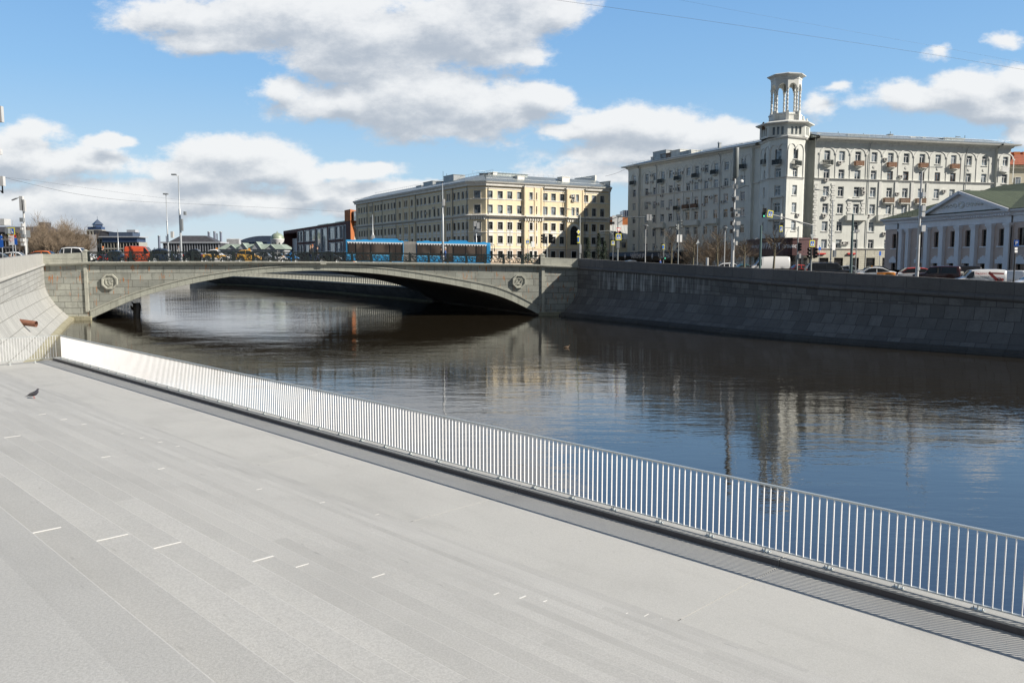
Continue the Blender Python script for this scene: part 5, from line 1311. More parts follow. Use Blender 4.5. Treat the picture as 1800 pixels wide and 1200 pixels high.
for a, b_, y in ((1225,1335,392),(1340,1400,391),(1405,1510,387)): mb = MB(); fbox(mb, UF, UF.U(UX(a)), UF.U(UX(b_)), UE, UF.Z(UX(b_), y), -7, -3); mb.build('rooftop_glazing', gl2, ub)
mb = MB(); fbox(mb, UF, UF.U(603), UF.L-.05, UE, UF.Z(608, 372.5), -9, -1.2); mb.build('rooftop_glazing', WGLb, ub)

# ================================================================== distant buildings
def slab(name, label, px0, px1, py0, py1, D, mat, roof=None, rh=0, wins=None, wm=None, depth=14, cat='building', skew=0.0):
    a, b_ = at(px0, py0, D), at(px1, py0, D+skew); f = Fac(a, b_); z1 = f.Z(px0, py0); z0 = -4.6 if py1 is None else f.Z(px0, py1)
    b = thing(name, label, cat, ((a.x+b_.x)/2, D+depth/2, -2)); mb = MB(); hs = []
    if wins:
        nc, nr_, ww, wh = wins
        for i in range(nc):
            for j in range(nr_): u = f.L*(i+.5)/nc; z = lerp(z0 if z0 > -2 else -1, z1, (j+.5)/nr_); hs.append((u-ww/2, u+ww/2, z-wh/2, z+wh/2))
    wall(mb, f, 0, f.L, z0, z1, hs, .3)
    for u in (0, f.L): mb.face([f.P(u,z0), f.P(u,z0,-depth), f.P(u,z1,-depth), f.P(u,z1)])
    mb.face([f.P(0,z0,-depth), f.P(f.L,z0,-depth), f.P(f.L,z1,-depth), f.P(0,z1,-depth)])
    mb.face([f.P(0,z1), f.P(f.L,z1), f.P(f.L,z1,-depth), f.P(0,z1,-depth)])
    mb.build('wall', mat, b)
    for h in hs: win(b, f, (h[0]+h[1])/2, h[2], h[1]-h[0], h[3]-h[2], 'x', wm or WGLd, .25)
    if roof:
        mb = MB(); e = .5; i_ = min(rh*1.1, depth/2-.1)
        o4 = [f.P(-e,z1+.02,e), f.P(f.L+e,z1+.02,e), f.P(f.L+e,z1+.02,-depth-e), f.P(-e,z1+.02,-depth-e)]; i4 = [f.P(i_,z1+rh,-i_), f.P(f.L-i_,z1+rh,-i_), f.P(f.L-i_,z1+rh,-depth+i_), f.P(i_,z1+rh,-depth+i_)]
        mb.grid([o4, i4], 0, True, None, False); mb.face(i4); mb.build('roof', roof, b)
    return b, f, z0, z1
dark_roof = M('dark_roof', (.075,.075,.085), .6, var=.3); blue_band = M('blue_glazing', (.06,.10,.20), .25, .2, var=.3); stone_far = M('far_stone', (.38,.37,.33), .8, var=.15)
navy = M('navy_metal', (.09,.12,.18), .4, .3); pale_far = M('far_pale', (.42,.44,.47), .7)
b, f, z0, z1 = slab('office_building', 'stone office block with a blue glazed attic, behind the bare trees', 178, 244, 425.5, None, 300, stone_far, None, 0, (12, 3, 1.1, 1.9), depth=7)
for y0, y1, i, mt, nm in ((417.5,425.3,.5,blue_band,'glazed_storey'),(415.3,417.4,-.6,pale_far,'ledge'),(408,415.2,2.5,navy,'attic')):
    mb = MB(); fbox(mb, f, i, f.L-i, f.Z(200,y1)+.02, f.Z(200,y0), -6.8, .4-i*.5); mb.build(nm, mt, b)
mb = MB(); fbox(mb, f, f.L*.62, f.L*.85, f.Z(200,408), f.Z(200,403.5), -5, -2); mb.build('plant_room', pale_far, b)
mb = MB(); r_ = []
for k in range(9): t = k/8; r_.append([f.P(-3+14*t, f.Z(180,404.5)-4.2*t*t, -1), f.P(-3+14*t, f.Z(180,404.5)-4.2*t*t, -6)])
mb.grid(r_, 0, False, None, True); mb.face([r[0] for r in r_]+[f.P(11,f.Z(180,418),-1), f.P(-3,f.Z(180,418),-1)]); mb.build('curved_roof', dark_roof, b)
flush_windows(b)
b, f, z0, z1 = slab('office_tower', 'square stone tower with a small glass pyramid on top, above the bare trees', 152, 179, 403.5, None, 305, stone_far, depth=3, wins=(5,4,.8,1.6))
mb = MB(); fbox(mb, f, .3, f.L-.3, z1, z1+1.0, -3, -.2); mb.build('gallery', blue_band, b)
c0 = f.P(f.L*.60, z1+1.0, -1.6); mb = MB(); mb.lathe(c0, [(1.8,0),(1.8,.8)], 4, smooth=False); mb.build('lantern', blue_band, b); mb = MB(); mb.lathe(c0+Vector((0,0,.8)), [(2.3,0),(.02,2.0)], 4, smooth=False); mb.tube([c0+Vector((0,0,2.6)), c0+Vector((0,0,3.9))], .06, 4); mb.build('pyramid_roof', navy, b); flush_windows(b)
b, f, z0, z1 = slab('colonnade_building', 'long low building with pale columns and a dark mansard roof behind the traffic', 286, 387, 425.5, None, 330, dark_roof, depth=9)
for k in range(22):
    mb = MB(); u = f.L*(k+.5)/22; fbox(mb, f, u-.17, u+.17, -3, z1-.5, .0, .8); mb.build('column', M('far_column', (.26,.28,.31), .7), b)
mb = MB(); fbox(mb, f, -.5, f.L+.5, z1-.5, z1+.1, -9, 1.1); mb.build('cornice', pale_far, b)
mb = MB(); o4 = [f.P(2,z1+.1,-1), f.P(f.L-2,z1+.1,-1), f.P(f.L-2,z1+.1,-8.5), f.P(2,z1+.1,-8.5)]; i4 = [f.P(6,z1+2.6,-3), f.P(f.L-7,z1+2.6,-3), f.P(f.L-7,z1+2.6,-7), f.P(6,z1+2.6,-7)]; mb.grid([o4, i4], 0, True, None, False); mb.face(i4)
mb.build('roof', dark_roof, b)
for k, px in enumerate((365.5, 368)): pass
for px, py, lb in ((279.5,414,'leftmost short blue grey chimney beside the colonnade building'),(292.5,414.5,'thin blue grey chimney just left of the dark mansard roof'),(367,407,'first tall blue grey power station chimney right of the mansard roof'),(377,406.5,'second tall power station chimney, in the middle of the row'),(381.5,410,'thin power station chimney between two thicker ones'),(388,407,'rightmost tall power station chimney beside the green roofs')):
    p = at(px, py, 600); r = .85 if '381' not in str(px) and 'thin' not in lb else .45; c = thing('chimney', lb, 'chimney', (p.x, 600, -2), group='power station chimneys'); mb = MB(); mb.lathe((p.x, 600, -2), [(r*1.1,0),(r,p.z+1.2)], 12); mb.build('stack', M('chimney_concrete', (.20,.23,.30), .8), c); mb = MB(); mb.lathe((p.x, 600, p.z-.8), [(r*1.02,0),(r*1.15,.1),(r*1.15,.6),(r*.8,.8),(.01,.81)], 12); mb.build('rim', sign_bk, c)
grf = M('far_green_roof', (.30,.36,.31), .6, var=.2)
b, f, z0, z1 = slab('low_house', 'row of low houses with pale green pitched roofs behind the taxis', 385, 500, 438, None, 290, pale_far, grf, 1.8, depth=12)
for k, (a, h) in enumerate(((.2,1.5),(.37,2.2),(.58,2.6),(.8,1.6))):
    mb = MB(); u = f.L*a; mb.face([f.P(u-1.8,z1,.9), f.P(u,z1+h,.9), f.P(u,z1+h,-6), f.P(u-1.8,z1,-6)]); mb.face([f.P(u+1.8,z1,.9), f.P(u,z1+h,.9), f.P(u,z1+h,-6), f.P(u+1.8,z1,-6)]); mb.build('gable_roof', grf, b)
    mb = MB(); mb.face([f.P(u-1.6,z1,.6), f.P(u+1.6,z1,.6), f.P(u,z1+h-.1,.6)]); mb.build('gable_wall', pale_far, b)
b, f, z0, z1 = slab('glass_hall', 'dark building with a long curved blue roof left of the green dome', 424, 478, 425, None, 440, blue_band, None, depth=9)
mb = MB(); rr_ = []
for k in range(11): t = k/10; z = z1+3.1*sin(pi*min(1, t*1.25+.08)/2)**.7 if t < .85 else z1+3.1; rr_.append([f.P(f.L*t, z, .8), f.P(f.L*t, z-.1, -9)])
mb.grid(rr_, 0, False, None, True); mb.face([r[0] for r in rr_]+[f.P(f.L,z1,.8), f.P(0,z1,.8)]); mb.build('curved_roof', navy, b)
b, f, z0, z1 = slab('residential_block', 'pale ribbed block far away left of the curved blue roof', 398, 421, 420, None, 520, pale_far, None, depth=6)
for k in range(12): mb = MB(); u = f.L*(k+.5)/12; fbox(mb, f, u-.12, u+.12, z0, z1+.2, 0, .5); mb.build('rib', white, b)
# domed church
cp_ = at(488, 434, 330); ch = thing('church', 'small white rotunda with a pale green dome beside the brick building', 'church', (cp_.x, 330, -2)); R_ = 2.55
mb = MB(); mb.lathe((cp_.x, 330, 0), [(R_,-3),(R_,ray(488,422).z*330),(R_+.2,ray(488,421).z*330),(R_,ray(488,420).z*330)], 24); mb.build('drum', white, ch)
zd = ray(488,420).z*328; mb = MB(); mb.lathe((cp_.x, 330, zd), [(R_*1.02*cos(a), R_*.95*sin(a)) for a in [pi/2*k/8 for k in range(8)]]+[(.25,R_*.95),(.2,R_+.35),(.01,R_+.5)], 24); mb.build('dome', M('dome_green', (.32,.38,.29), .5, .2, var=.15), ch)
for k, a in enumerate((-2.1, -1.57, -1.0)):
    mb = MB(); c0 = Vector((cp_.x+cos(a)*(R_+.01), 330+sin(a)*(R_+.01), 0)); tt = Vector((-sin(a), cos(a), 0)); nn = Vector((cos(a), sin(a), 0)); zw0, zw1 = ray(488,433).z*328, ray(488,428).z*328
    mb.extrude([c0+tt*x+Vector((0,0,z)) for x, z in [(-.3,zw0),(.3,zw0)]+[(.3*cos(t), zw1+.3*sin(t)) for t in [pi*j/6 for j in range(7)]]], nn*.04); mb.build('window', WGLd, ch)
# gap between the yellow and grey buildings
cream = M('cream_plaster', (.66,.60,.46), .85, var=.1)
b, f, z0, z1 = slab('low_house', 'low cream house with a pale seamed metal roof between the two big buildings', 1066, 1116, 420.5, None, 205, cream, None, depth=12, wins=None)
mb = MB(); za, zb_ = f.Z(1080,420.5), f.Z(1080,394); mb.face([f.P(-.3,za,.6), f.P(f.L,za,.6), f.P(f.L,zb_,-5), f.P(-.3,zb_,-5)]); mb.face([f.P(-.3,zb_,-5), f.P(f.L,zb_,-5), f.P(f.L,za,-12), f.P(-.3,za,-12)]); mb.build('roof', stone('pale_seam_roof', (.62,.63,.60), (.56,.57,.55), (.35,.36,.35), .55, 60, dirt=.1, mort=.05), b)
for px in (1083.5, 1092.5): u = f.U(px, 410); mb = MB(); mb.extrude([f.P(u-.55, f.Z(px,415), .05), f.P(u+.25, f.Z(px,415), .05), f.P(u+.1, f.Z(px,407), -1.6), f.P(u-.8, f.Z(px,407), -1.6)], (0,-.05,.12)); o = mb.build('skylight', fr_d, b)
mb = MB()
for k in range(14): u = f.L*(k+.5)/14; fbox(mb, f, u-.12, u+.12, za-.6, za-.1, 0, .35)
mb.build('eave_brackets', trim_y, b)
for px in (1097, 1110): u = f.U(px); win(b, f, u, f.Z(px,435.5), 1.0, 1.25, 'b', WGL, -.06)
flush_windows(b)
b, f, z0, z1 = slab('brick_house', 'orange brick house behind the low cream house', 1073, 1113, 381, None, 222, brick, None, depth=10)
mb = MB(); fbox(mb, f, .5, 3.2, z1-3, z1+.3, 0, .25); mb.build('parapet', white, b); mb = MB(); fbox(mb, f, 2, 3.2, z1, z1+.6, -1, -.3); mb.build('vent', sign_bk, b)
b, f, z0, z1 = slab('glass_tower', 'distant blue glass tower top beside the grey apartment block', 1096, 1122, 369.5, None, 420, blue_band, None, depth=14)
for k in range(8): mb = MB(); u = f.L*(k+.5)/8; fbox(mb, f, u-.1, u+.1, -2, z1, 0, .2); mb.build('mullion', pale_far, b)
b, f, z0, z1 = slab('apartment_building', 'pale house with a rust red roof at the right edge behind the grey block', 1774, 1850, 290, None, 185, cream, M('red_roof', (.35,.10,.05), .7, var=.3), 2.6, depth=14)
mb = MB()
for x in (1,3,5): fbox(mb, f, x, x+1.4, z1+1, z1+3.3, -5, -3.5)
mb.build('chimney_stack', brick, b); mb = MB(); sweep([f.A, f.B], [(0,z1-1.2),(.4,z1-.9),(.5,z1-.7),(0,z1-.6)], 0, mb); mb.build('cornice', cream, b)
for px in (1784,): win(b, f, f.U(px), f.Z(px,325), 1.3, 1.7, 'w', WGL, -.06)
flush_windows(b)
b, f, z0, z1 = slab('office_building', 'dark grey long building behind the bare trees at the left edge', -40, 92, 408, None, 240, M('far_dark_stone', (.17,.165,.17), .8, var=.3), dark_roof, 1.6, (22, 4, 1.1, 1.6), depth=5)
mb = MB(); fbox(mb, f, f.U(62), f.U(70), z1, f.Z(66, 390), -6, -2); mb.build('turret', dark_roof, b); flush_windows(b, 40)
b, f, z0, z1 = slab('office_building', 'low dark block behind the bare trees between the trees and the stone office', 92, 156, 412, None, 270, M('far_dark_stone2', (.19,.185,.185), .8, var=.3), None, 0, (9, 3, 1.3, 1.8), depth=5); flush_windows(b)
# ------------------------------------------------------------------ vehicles
paint = {}
def carpaint(name, col, metal=0.0):
    if name not in paint:
        m = M('paint_'+name, col, .28, metal, var=.03, vs=3); b = m.node_tree.nodes['Principled BSDF']; b.inputs['Coat Weight'].default_value = .6; b.inputs['Coat Roughness'].default_value = .08; paint[name] = m
    return paint[name]
headm = M('headlight_glass', (.7,.72,.72), .15); tailm = M('taillight_red', (.45,.02,.015), .25); tailo = M('indicator_orange', (.7,.25,.03), .3)
carglass = glass('car_glass', (.012,.014,.016), (.05,.06,.065), .04, .4)
# station tables: x/L, bottom, belt, top, half width at belt, half width at top (fractions of half width)
KINDS = {
 'sedan': (1.46, 1.82, [(0,.42,.55,.60,.72,.66),(.02,.26,.62,.68,.90,.84),(.08,.20,.70,.76,.97,.90),(.27,.19,.86,.93,1,.84),(.30,.19,.87,.98,1,.80),(.43,.19,.90,1.42,1,.68),(.55,.19,.92,1.46,1,.68),(.70,.19,.94,1.40,1,.68),(.84,.20,.96,1.08,1,.76),(.93,.24,.95,1.02,.97,.84),(.985,.3,.84,.93,.9,.8),(1,.42,.68,.74,.8,.7)], (.30,.86)),
 'suv':   (1.80, 1.92, [(0,.5,.72,.80,.76,.7),(.02,.34,.86,.94,.93,.86),(.08,.28,.95,1.03,1,.92),(.24,.26,1.06,1.14,1,.88),(.27,.26,1.07,1.20,1,.84),(.38,.26,1.09,1.74,1,.74),(.55,.26,1.10,1.80,1,.75),(.80,.26,1.12,1.79,1,.75),(.93,.28,1.13,1.70,1,.74),(.98,.32,1.10,1.30,.97,.84),(1,.46,.9,1.0,.9,.8)], (.27,.965)),
 'hatch': (1.55, 1.78, [(0,.42,.58,.64,.74,.68),(.02,.28,.68,.76,.92,.84),(.09,.22,.78,.84,.98,.9),(.22,.2,.92,.99,1,.84),(.25,.2,.93,1.05,1,.82),(.40,.2,.95,1.50,1,.70),(.56,.2,.97,1.55,1,.70),(.80,.2,1.0,1.50,1,.70),(.93,.22,1.02,1.30,1,.74),(.985,.3,.98,1.08,.95,.82),(1,.42,.74,.8,.85,.75)], (.25,.96)),
 'van':   (1.95, 1.86, [(0,.45,.62,.7,.76,.7),(.02,.3,.78,.86,.94,.88),(.10,.22,.92,1.0,1,.92),(.20,.2,1.02,1.10,1,.90),(.23,.2,1.03,1.18,1,.88),(.36,.2,1.06,1.78,1,.84),(.50,.2,1.08,1.86,1,.86),(.85,.2,1.08,1.88,1,.87),(.97,.22,1.08,1.84,1,.87),(1,.3,1.06,1.75,.98,.86)], (.23,.43)),
 'bigvan':(2.62, 2.0, [(0,.5,.75,.85,.78,.72),(.02,.3,.95,1.05,.95,.9),(.10,.24,1.12,1.2,1,.94),(.15,.22,1.18,1.30,1,.92),(.17,.22,1.2,1.42,1,.92),(.30,.22,1.24,2.36,1,.86),(.36,.22,1.25,2.54,1,.86),(.60,.22,1.25,2.62,1,.87),(.95,.22,1.25,2.60,1,.87),(.99,.24,1.25,2.55,1,.87),(1,.32,1.2,2.3,.98,.86)], (.165,.34)),
 'pickup':(1.88, 1.9, [(0,.55,.8,.88,.85,.8),(.015,.4,.96,1.04,.96,.9),(.08,.34,1.06,1.12,1,.94),(.26,.32,1.12,1.2,1,.9),(.28,.32,1.13,1.28,1,.88),(.36,.32,1.15,1.80,1,.84),(.6,.32,1.16,1.88,1,.85),(.93,.32,1.16,1.87,1,.85),(.975,.33,1.16,1.84,1,.85),(1,.4,1.1,1.7,.97,.84)], (.28,.955)),
}
WHC = {}
def wheel_meshes(r):
    if r not in WHC:
        t = MB(); t.lathe((0,0,0), [(.6*r,-.1),(.98*r,-.1),(r,-.06),(r,.06),(.98*r,.1),(.6*r,.1)], 16); t.xf(Matrix.Rotation(pi/2, 4, 'X'))
        q = MB(); q.lathe((0,0,0), [(.001,.06),(.2*r,.07),(.3*r,.05),(.55*r,.08),(.63*r,.10)], 10); q.lathe((0,0,0), [(.001,-.06),(.2*r,-.07),(.3*r,-.05),(.55*r,-.08),(.63*r,-.10)], 10); q.xf(Matrix.Rotation(pi/2, 4, 'X'))
        to = t.build('wheel', rubber); ro = q.build('rim', galv, to); WHC[r] = (to.data, ro.data); bpy.data.objects.remove(ro); bpy.data.objects.remove(to)
    return WHC[r]
def add_wheel(par, x, y, r):
    td, rd = wheel_meshes(r); o = bpy.data.objects.new('wheel', td); COL.objects.link(o); o.parent = par; o.location = (x, y, r)
    q = bpy.data.objects.new('rim', rd); COL.objects.link(q); q.parent = o
def car(kind, L, col, label, cat, loc, heading, two=None, roofbits=None, marks=None, scz=1.0, name=None, rear_glass=True):
    """nose points along +x of the car before turning to heading"""
    H, Wd, tab, (g0, g1) = KINDS[kind]; hw = Wd/2
    t = thing(name or {'sedan':'parked_car','suv':'suv','hatch':'car','van':'van','bigvan':'delivery_van','pickup':'off_road_car'}[kind], label, cat, (0,0,0))
    if name is None and kind == 'sedan': t.name = 'car'
    xs = [r[0] for r in tab]
    def st(x): return [interp(xs, [r[k] for r in tab], x) for k in range(1, 6)]
    N = 44; allx = sorted(set([i/N for i in range(N+1)]+xs)); body = MB(); rows = []
    for x in allx:
        zb_, zl, zt, wb, wt = st(x); X = L*(.5-x); a = hw*wb; b = hw*wt; arch = 0
        for wx in (.17, .80):
            d = abs(x-wx)*L
            if d < .42: arch = max(arch, sqrt(.42**2-d*d)+.30)
        zlow = max(zb_, arch)
        rows.append([Vector((X, y, z*scz)) for y, z in ((-a*.93, zlow), (-a, max(zlow, lerp(zb_, zl, .5))), (-a*.985, zl), (-b*1.02, lerp(zl, zt, .93) if zt-zl > .2 else lerp(zl, zt, .6)), (-b*.88, zt), (0, zt+.025), (b*.88, zt), (b*1.02, lerp(zl, zt, .93) if zt-zl > .2 else lerp(zl, zt, .6)), (a*.985, zl), (a, max(zlow, lerp(zb_, zl, .5))), (a*.93, zlow))])
    body.grid(rows, 0, False, None, True); body.face(rows[0]); body.face(rows[-1][::-1]); body.face([r[0] for r in rows[::4]]+[r[-1] for r in rows[::-4]])
    if two:
        for i, f in enumerate(body.f):
            zs = [body.v[k][2] for k in f]; xx = [body.v[k][0] for k in f]
            if two[0](sum(xx)/len(xx)/L+.5, sum(zs)/len(zs)): body.m[i] = 1
    bo = body.build('body', [carpaint(*col)]+([carpaint(*two[1])] if two else []), t)
    bl = MB(); bl.box((0,0,.30), (L*.86, Wd*.80, .22)); bl.build('underbody', black, t)
    for s_ in (-1, 1):   # side windows following the roof line
        sw = MB(); r_ = []; x0, x1 = g0+.025, g1-.03
        for k in range(17):
            x = lerp(x0, x1, k/16); zb_, zl, zt, wb, wt = st(x)
            lo, hi = zl+.03, zl+(zt-zl)*.90-.02
            if hi < lo+.01: hi = lo+.01
            def wy(z): q = max(0, min(1, (z-zl)/max(.02, (zt-zl)*.93))); return lerp(hw*wb*.985, hw*wt*1.02, q)+.012
            r_.append([Vector((L*(.5-x), s_*wy(z), z*scz)) for z in (lo, hi)])
        sw.grid(r_ if s_ < 0 else [r[::-1] for r in r_], 0, False, None, True); o = sw.build('side_window', carglass, t)
        for xx in ((g0+g1)/2-.01,)+(((g0+g1)/2+.22,) if kind in ('suv',) else ()):
            if kind in ('van', 'bigvan'): continue
            zb_, zl, zt, wb, wt = st(xx); pl = MB(); pl.obox((L*(.5-xx)-.03, s_*(hw*wb*.985+.018)-.005, zl), (.06,0,0), (0,.01,0), (0, -s_*hw*(wb*.985-wt*1.02), (zt-zl)*.88))
            pl.build('window_pillar', carpaint(*col), o)
        mi = MB(); zb_, zl, *_ = st(g0+.05); mi.box((L*(.5-g0-.07), s_*(hw+.12), zl+.12), (.12,.2,.16)); mi.build('mirror', black, t)
        hl = MB(); z_ = st(.03)[1]; hl.box((L*.5-.10, s_*hw*.66, (z_-.05)*scz), (.14,.36,.16)); hl.build('headlight', headm, t)
        tl = MB(); z_ = st(.97)[1]; zz = z_-.05 if kind not in ('van','bigvan') else z_; tl.box((-L*.5+.06, s_*hw*.84, zz*scz), (.14,.16,.2 if kind not in ('van','bigvan') else .45)); tl.build('taillight', tailm, t)
    def topglass(xa, xb, nm):
        g_ = MB(); r_ = []
        for k in range(7):
            x = lerp(xa, xb, k/6); zb_, zl, zt, wb, wt = st(x); b = hw*wt*.84; r_.append([Vector((L*(.5-x), y, (zt+dz_)*scz+.014)) for y, dz_ in ((-b,0),(0,.025),(b,0))])
        g_.grid(r_, 0, False, None, True); g_.build(nm, carglass, t)
    roof0 = [r[0] for r in tab if r[3] > H*.9][0]; topglass(g0+.01, roof0-.01, 'windscreen')
    if kind in ('sedan', 'hatch', 'suv') : topglass([r[0] for r in tab if r[3] > H*.93][-1]+.01, g1-.005, 'rear_window')
    rw = {'bigvan': .36, 'suv': .38, 'pickup': .40}.get(kind, .33)
    for x in (.17, .80):
        for s_ in (-1, 1): add_wheel(t, L*(.5-x), s_*(hw-.12), rw)
    if kind == 'suv':
        for s_ in (-1, 1): rr = MB(); rr.tube([(L*(.5-.42), s_*hw*.66, 1.80*scz), (L*(.5-.5), s_*hw*.66, 1.88*scz), (L*(.5-.85), s_*hw*.66, 1.86*scz), (L*(.5-.9), s_*hw*.66, 1.78*scz)], .02, 5); rr.build('roof_rail', black, t)
    if roofbits == 'taxi': a = MB(); a.box((L*.02,0,H*scz+.09), (.16,.42,.13)); a.build('roof_sign', carpaint('taxi_orange', (.75,.30,.02)), t)
    if roofbits == 'spare': a = MB(); a.tube([(-L/2-.02,.1,1.0), (-L/2-.24,.1,1.0)], .36, 18); a.build('spare_wheel_cover', carpaint('cream', (.6,.6,.52)), t)
    if marks: marks(t, L, hw)
    t.location = loc; t.rotation_euler = (0, 0, heading); return t
ORG = ('orange', (.72,.17,.02)); WHT = ('white', (.74,.74,.73)); BLK = ('black', (.012,.012,.014)); NAVY = ('navy', (.02,.035,.07)); GRY = ('grey', (.12,.13,.14)); RED = ('red', (.50,.03,.02)); YEL = ('taxi_yellow', (.62,.34,.05)); RVAN = ('red_orange', (.52,.08,.03)); TEAL = ('teal', (.05,.16,.18)); SLV = ('silver', (.38,.40,.42), .4); MAR = ('maroon', (.14,.012,.012))
def deckp(px, w): # point on the bridge carriageway: picture column px, fraction w across
    for it in range(1):
        lo, hi = -20.0, BL+20
        for _ in range(40):
            mid = (lo+hi)/2; q = BP(mid, 0)+Vector((BW.x*w, BW.y*w, 0)); x = 900+F*q.x/q.y/1.0052
            if x < px: lo = mid
            else: hi = mid
    q = BP(mid, 0)+Vector((BW.x*w, BW.y*w, 0)); z = dz(mid)-.22
    if mid < -2 or mid > BL+2: z = max(z, landL(q.x, q.y)+.0) if mid < -2 else z
    return Vector((q.x, q.y, z))
HB = atan2(bt.y, bt.x)
taxi2 = (lambda x, z: .72 < z < .90, YEL)
def onbridge(pxa, pxb, w, kind, col, label, cat, right=True, **k):
    p = deckp((pxa+pxb)/2, w); L = (pxb-pxa)/F*p.y*1.02; return car(kind, L, col, label, cat, p, HB if right else HB+pi, **k)
onbridge(66, 117, .26, 'hatch', ORG, 'orange hatchback just left of the white off-road car at the left end of the bridge', 'car')
onbridge(119, 172, .20, 'suv', WHT, 'white large off-road car at the left end of the bridge railing', 'car')
onbridge(198, 232, .32, 'hatch', NAVY, 'dark blue car behind the railing between the white off-road car and the red van', 'car', scz=.93)
onbridge(232, 284, .20, 'van', RVAN, 'bright red orange panel van on the bridge', 'van')
onbridge(276, 318, .20, 'suv', NAVY, 'dark blue car right behind the red orange van on the bridge', 'car', scz=.86)
onbridge(331, 372, .30, 'sedan', BLK, 'black car between the lamp posts and the white taxi', 'car', scz=1.08)
onbridge(364, 408, .20, 'sedan', WHT, 'white taxi with a yellow stripe on the bridge', 'taxi', two=taxi2, roofbits='taxi', scz=1.04)
onbridge(423, 462, .20, 'hatch', YEL, 'yellow taxi behind the railing in the middle of the bridge', 'taxi', roofbits='taxi', scz=.95)
onbridge(456, 488, .30, 'sedan', GRY, 'dark grey car just right of the yellow taxi', 'car', scz=.9)
onbridge(484, 508, .46, 'hatch', WHT, 'small white taxi with a yellow stripe left of the three people on the bridge', 'taxi', two=taxi2, scz=.8)
onbridge(506, 530, .60, 'hatch', ('blue', (.03,.22,.55)), 'small blue car half hidden by the railing in front of the brick building', 'car', scz=.8)
onbridge(563, 604, .30, 'sedan', BLK, 'black car just behind the tail of the blue bus', 'car')
p = at(30, 452, 90); car('sedan', 4.4, WHT, 'white taxi with a yellow stripe behind the parapet at the far left', 'taxi', (p.x, p.y, -.72), .25, two=taxi2)
p = at(-6, 452, 76); car('sedan', 4.4, BLK, 'black car cut by the left edge of the picture behind the lamp post', 'car', (p.x, p.y, -.85), .3)

def band(t, f_, a, b_, z0, z1, y, mat, nm='stripe'):
    mb = MB()
    for s_ in (-1, 1): mb.obox((a, s_*y-.003, z0), (b_-a,0,0), (0,.006,0), (0,0,z1-z0))
    return mb.build(nm, mat, t)
def vanmarks(t, L, hw):
    for s_ in (-1,):
        y = -hw-.008
        for a, b_, z0, z1, mt in ((-L*.02, L*.09, 1.45, 1.95, sign_bk), (-L*.27, -L*.25, 1.45, 1.9, sign_b)):
            mb = MB(); mb.obox((a,y,z0), (b_-a,0,0), (0,.006,0), (0,.0,z1-z0)); mb.build('logo', mt, t)
p = at(1349.5, 452, 124); car('bigvan', 6.15, WHT, 'white high roof delivery van below the brown shop fascia', 'van', (p.x, p.y, -2.26), pi+.03, marks=vanmarks)
def land_car(pxa, pxb, pyt, D, kind, col, label, cat, heading, sc=1.0, **k):
    p = at((pxa+pxb)/2, pyt, D); L = k.pop('L', None) or {'sedan':4.6,'suv':4.9,'hatch':4.1,'van':4.4,'bigvan':5.4,'pickup':4.3}[kind]
    return car(kind, L, col, label, cat, (p.x, p.y, p.z-KINDS[kind][0]*k.get('scz', 1)), heading, **k)
land_car(1385, 1417, 465, 108, 'sedan', RED, 'red car between the white delivery van and the black off-road car', 'car', pi+.05, L=3.6, scz=.95)
land_car(1271, 1296, 462, 108, 'hatch', WHT, 'white car behind the base of the antenna mast', 'car', .1, L=3.9)
land_car(1300, 1318, 464, 104, 'sedan', TEAL, 'small dark teal car left of the nose of the white delivery van', 'car', .1, L=3.2, scz=.9)
land_car(1418, 1500, 461.5, 86, 'suv', BLK, 'black large off-road car behind the right bank parapet', 'car', -.12, L=5.0)
land_car(1478, 1512, 466.5, 92, 'sedan', SLV, 'silver car nose just right of the black off-road car', 'car', -.2, L=3.9, scz=.9)
land_car(1506, 1562, 469.5, 86, 'sedan', WHT, 'white taxi with an orange stripe behind the right bank parapet', 'taxi', pi-.3, L=4.6, two=(lambda x, z: .74 < z < .84, ('stripe_orange', (.7,.25,.03))), roofbits='taxi')
land_car(1530, 1562, 467.5, 101, 'hatch', BLK, 'black car behind the white taxi with the orange stripe', 'car', .1, L=3.8)
land_car(1576, 1626, 470, 88, 'hatch', WHT, 'white car with a red roof and rear beside the tall lamp post', 'car', pi-.25, L=4.2, two=(lambda x, z: z > 1.02 or x < .12, ('roof_red', (.5,.06,.03))))
land_car(1620, 1674, 467.5, 82, 'pickup', ('dark_maroon', (.05,.012,.012)), 'dark maroon boxy off-road car with a pale spare wheel cover', 'car', pi-.55, L=4.2, roofbits='spare', scz=1.0)
land_car(1645, 1712, 466.5, 92, 'van', BLK, 'black van behind the boxy maroon off-road car', 'van', pi-.3, L=5.0, scz=1.02)
def ymarks(t, L, hw):
    y = -hw-.03
    # nose points to -x in the picture after turning; side -y is seen
    text('Яндекс', .30, sign_r, t, (-L*.02, hw+.02, 1.52), (-1,0,0), (0,0,1), ext=.004); text('Доставка', .30, sign_bk, t, (-L*.02, hw+.02, 1.22), (-1,0,0), (0,0,1), ext=.004)
    mb = MB(); yy_ = hw+.012
    for a, b_, w_ in (((-L*.16,1.62),(-L*.42,.5),.24), ((-L*.44,1.0),(-L*.02,.42),.2), ((-L*.16,1.55),(-L*.44,1.5),.14)):
        d = Vector((b_[0]-a[0], 0, b_[1]-a[1])); q = Vector((-d.z, 0, d.x)).normalized()*w_/2; A_ = Vector((a[0], yy_, a[1]))
        mb.extrude([A_-q, A_+q, A_+d+q, A_+d-q], (0,.006,0))
    mb.tube([(-L*.36+.26*cos(a), yy_+.004, .86+.26*sin(a)) for a in [2*pi*k/16 for k in range(17)]], .035, 4, caps=False)
    mb.build('side_graphic', carpaint('graphic_red', (.33,.035,.03)), t)
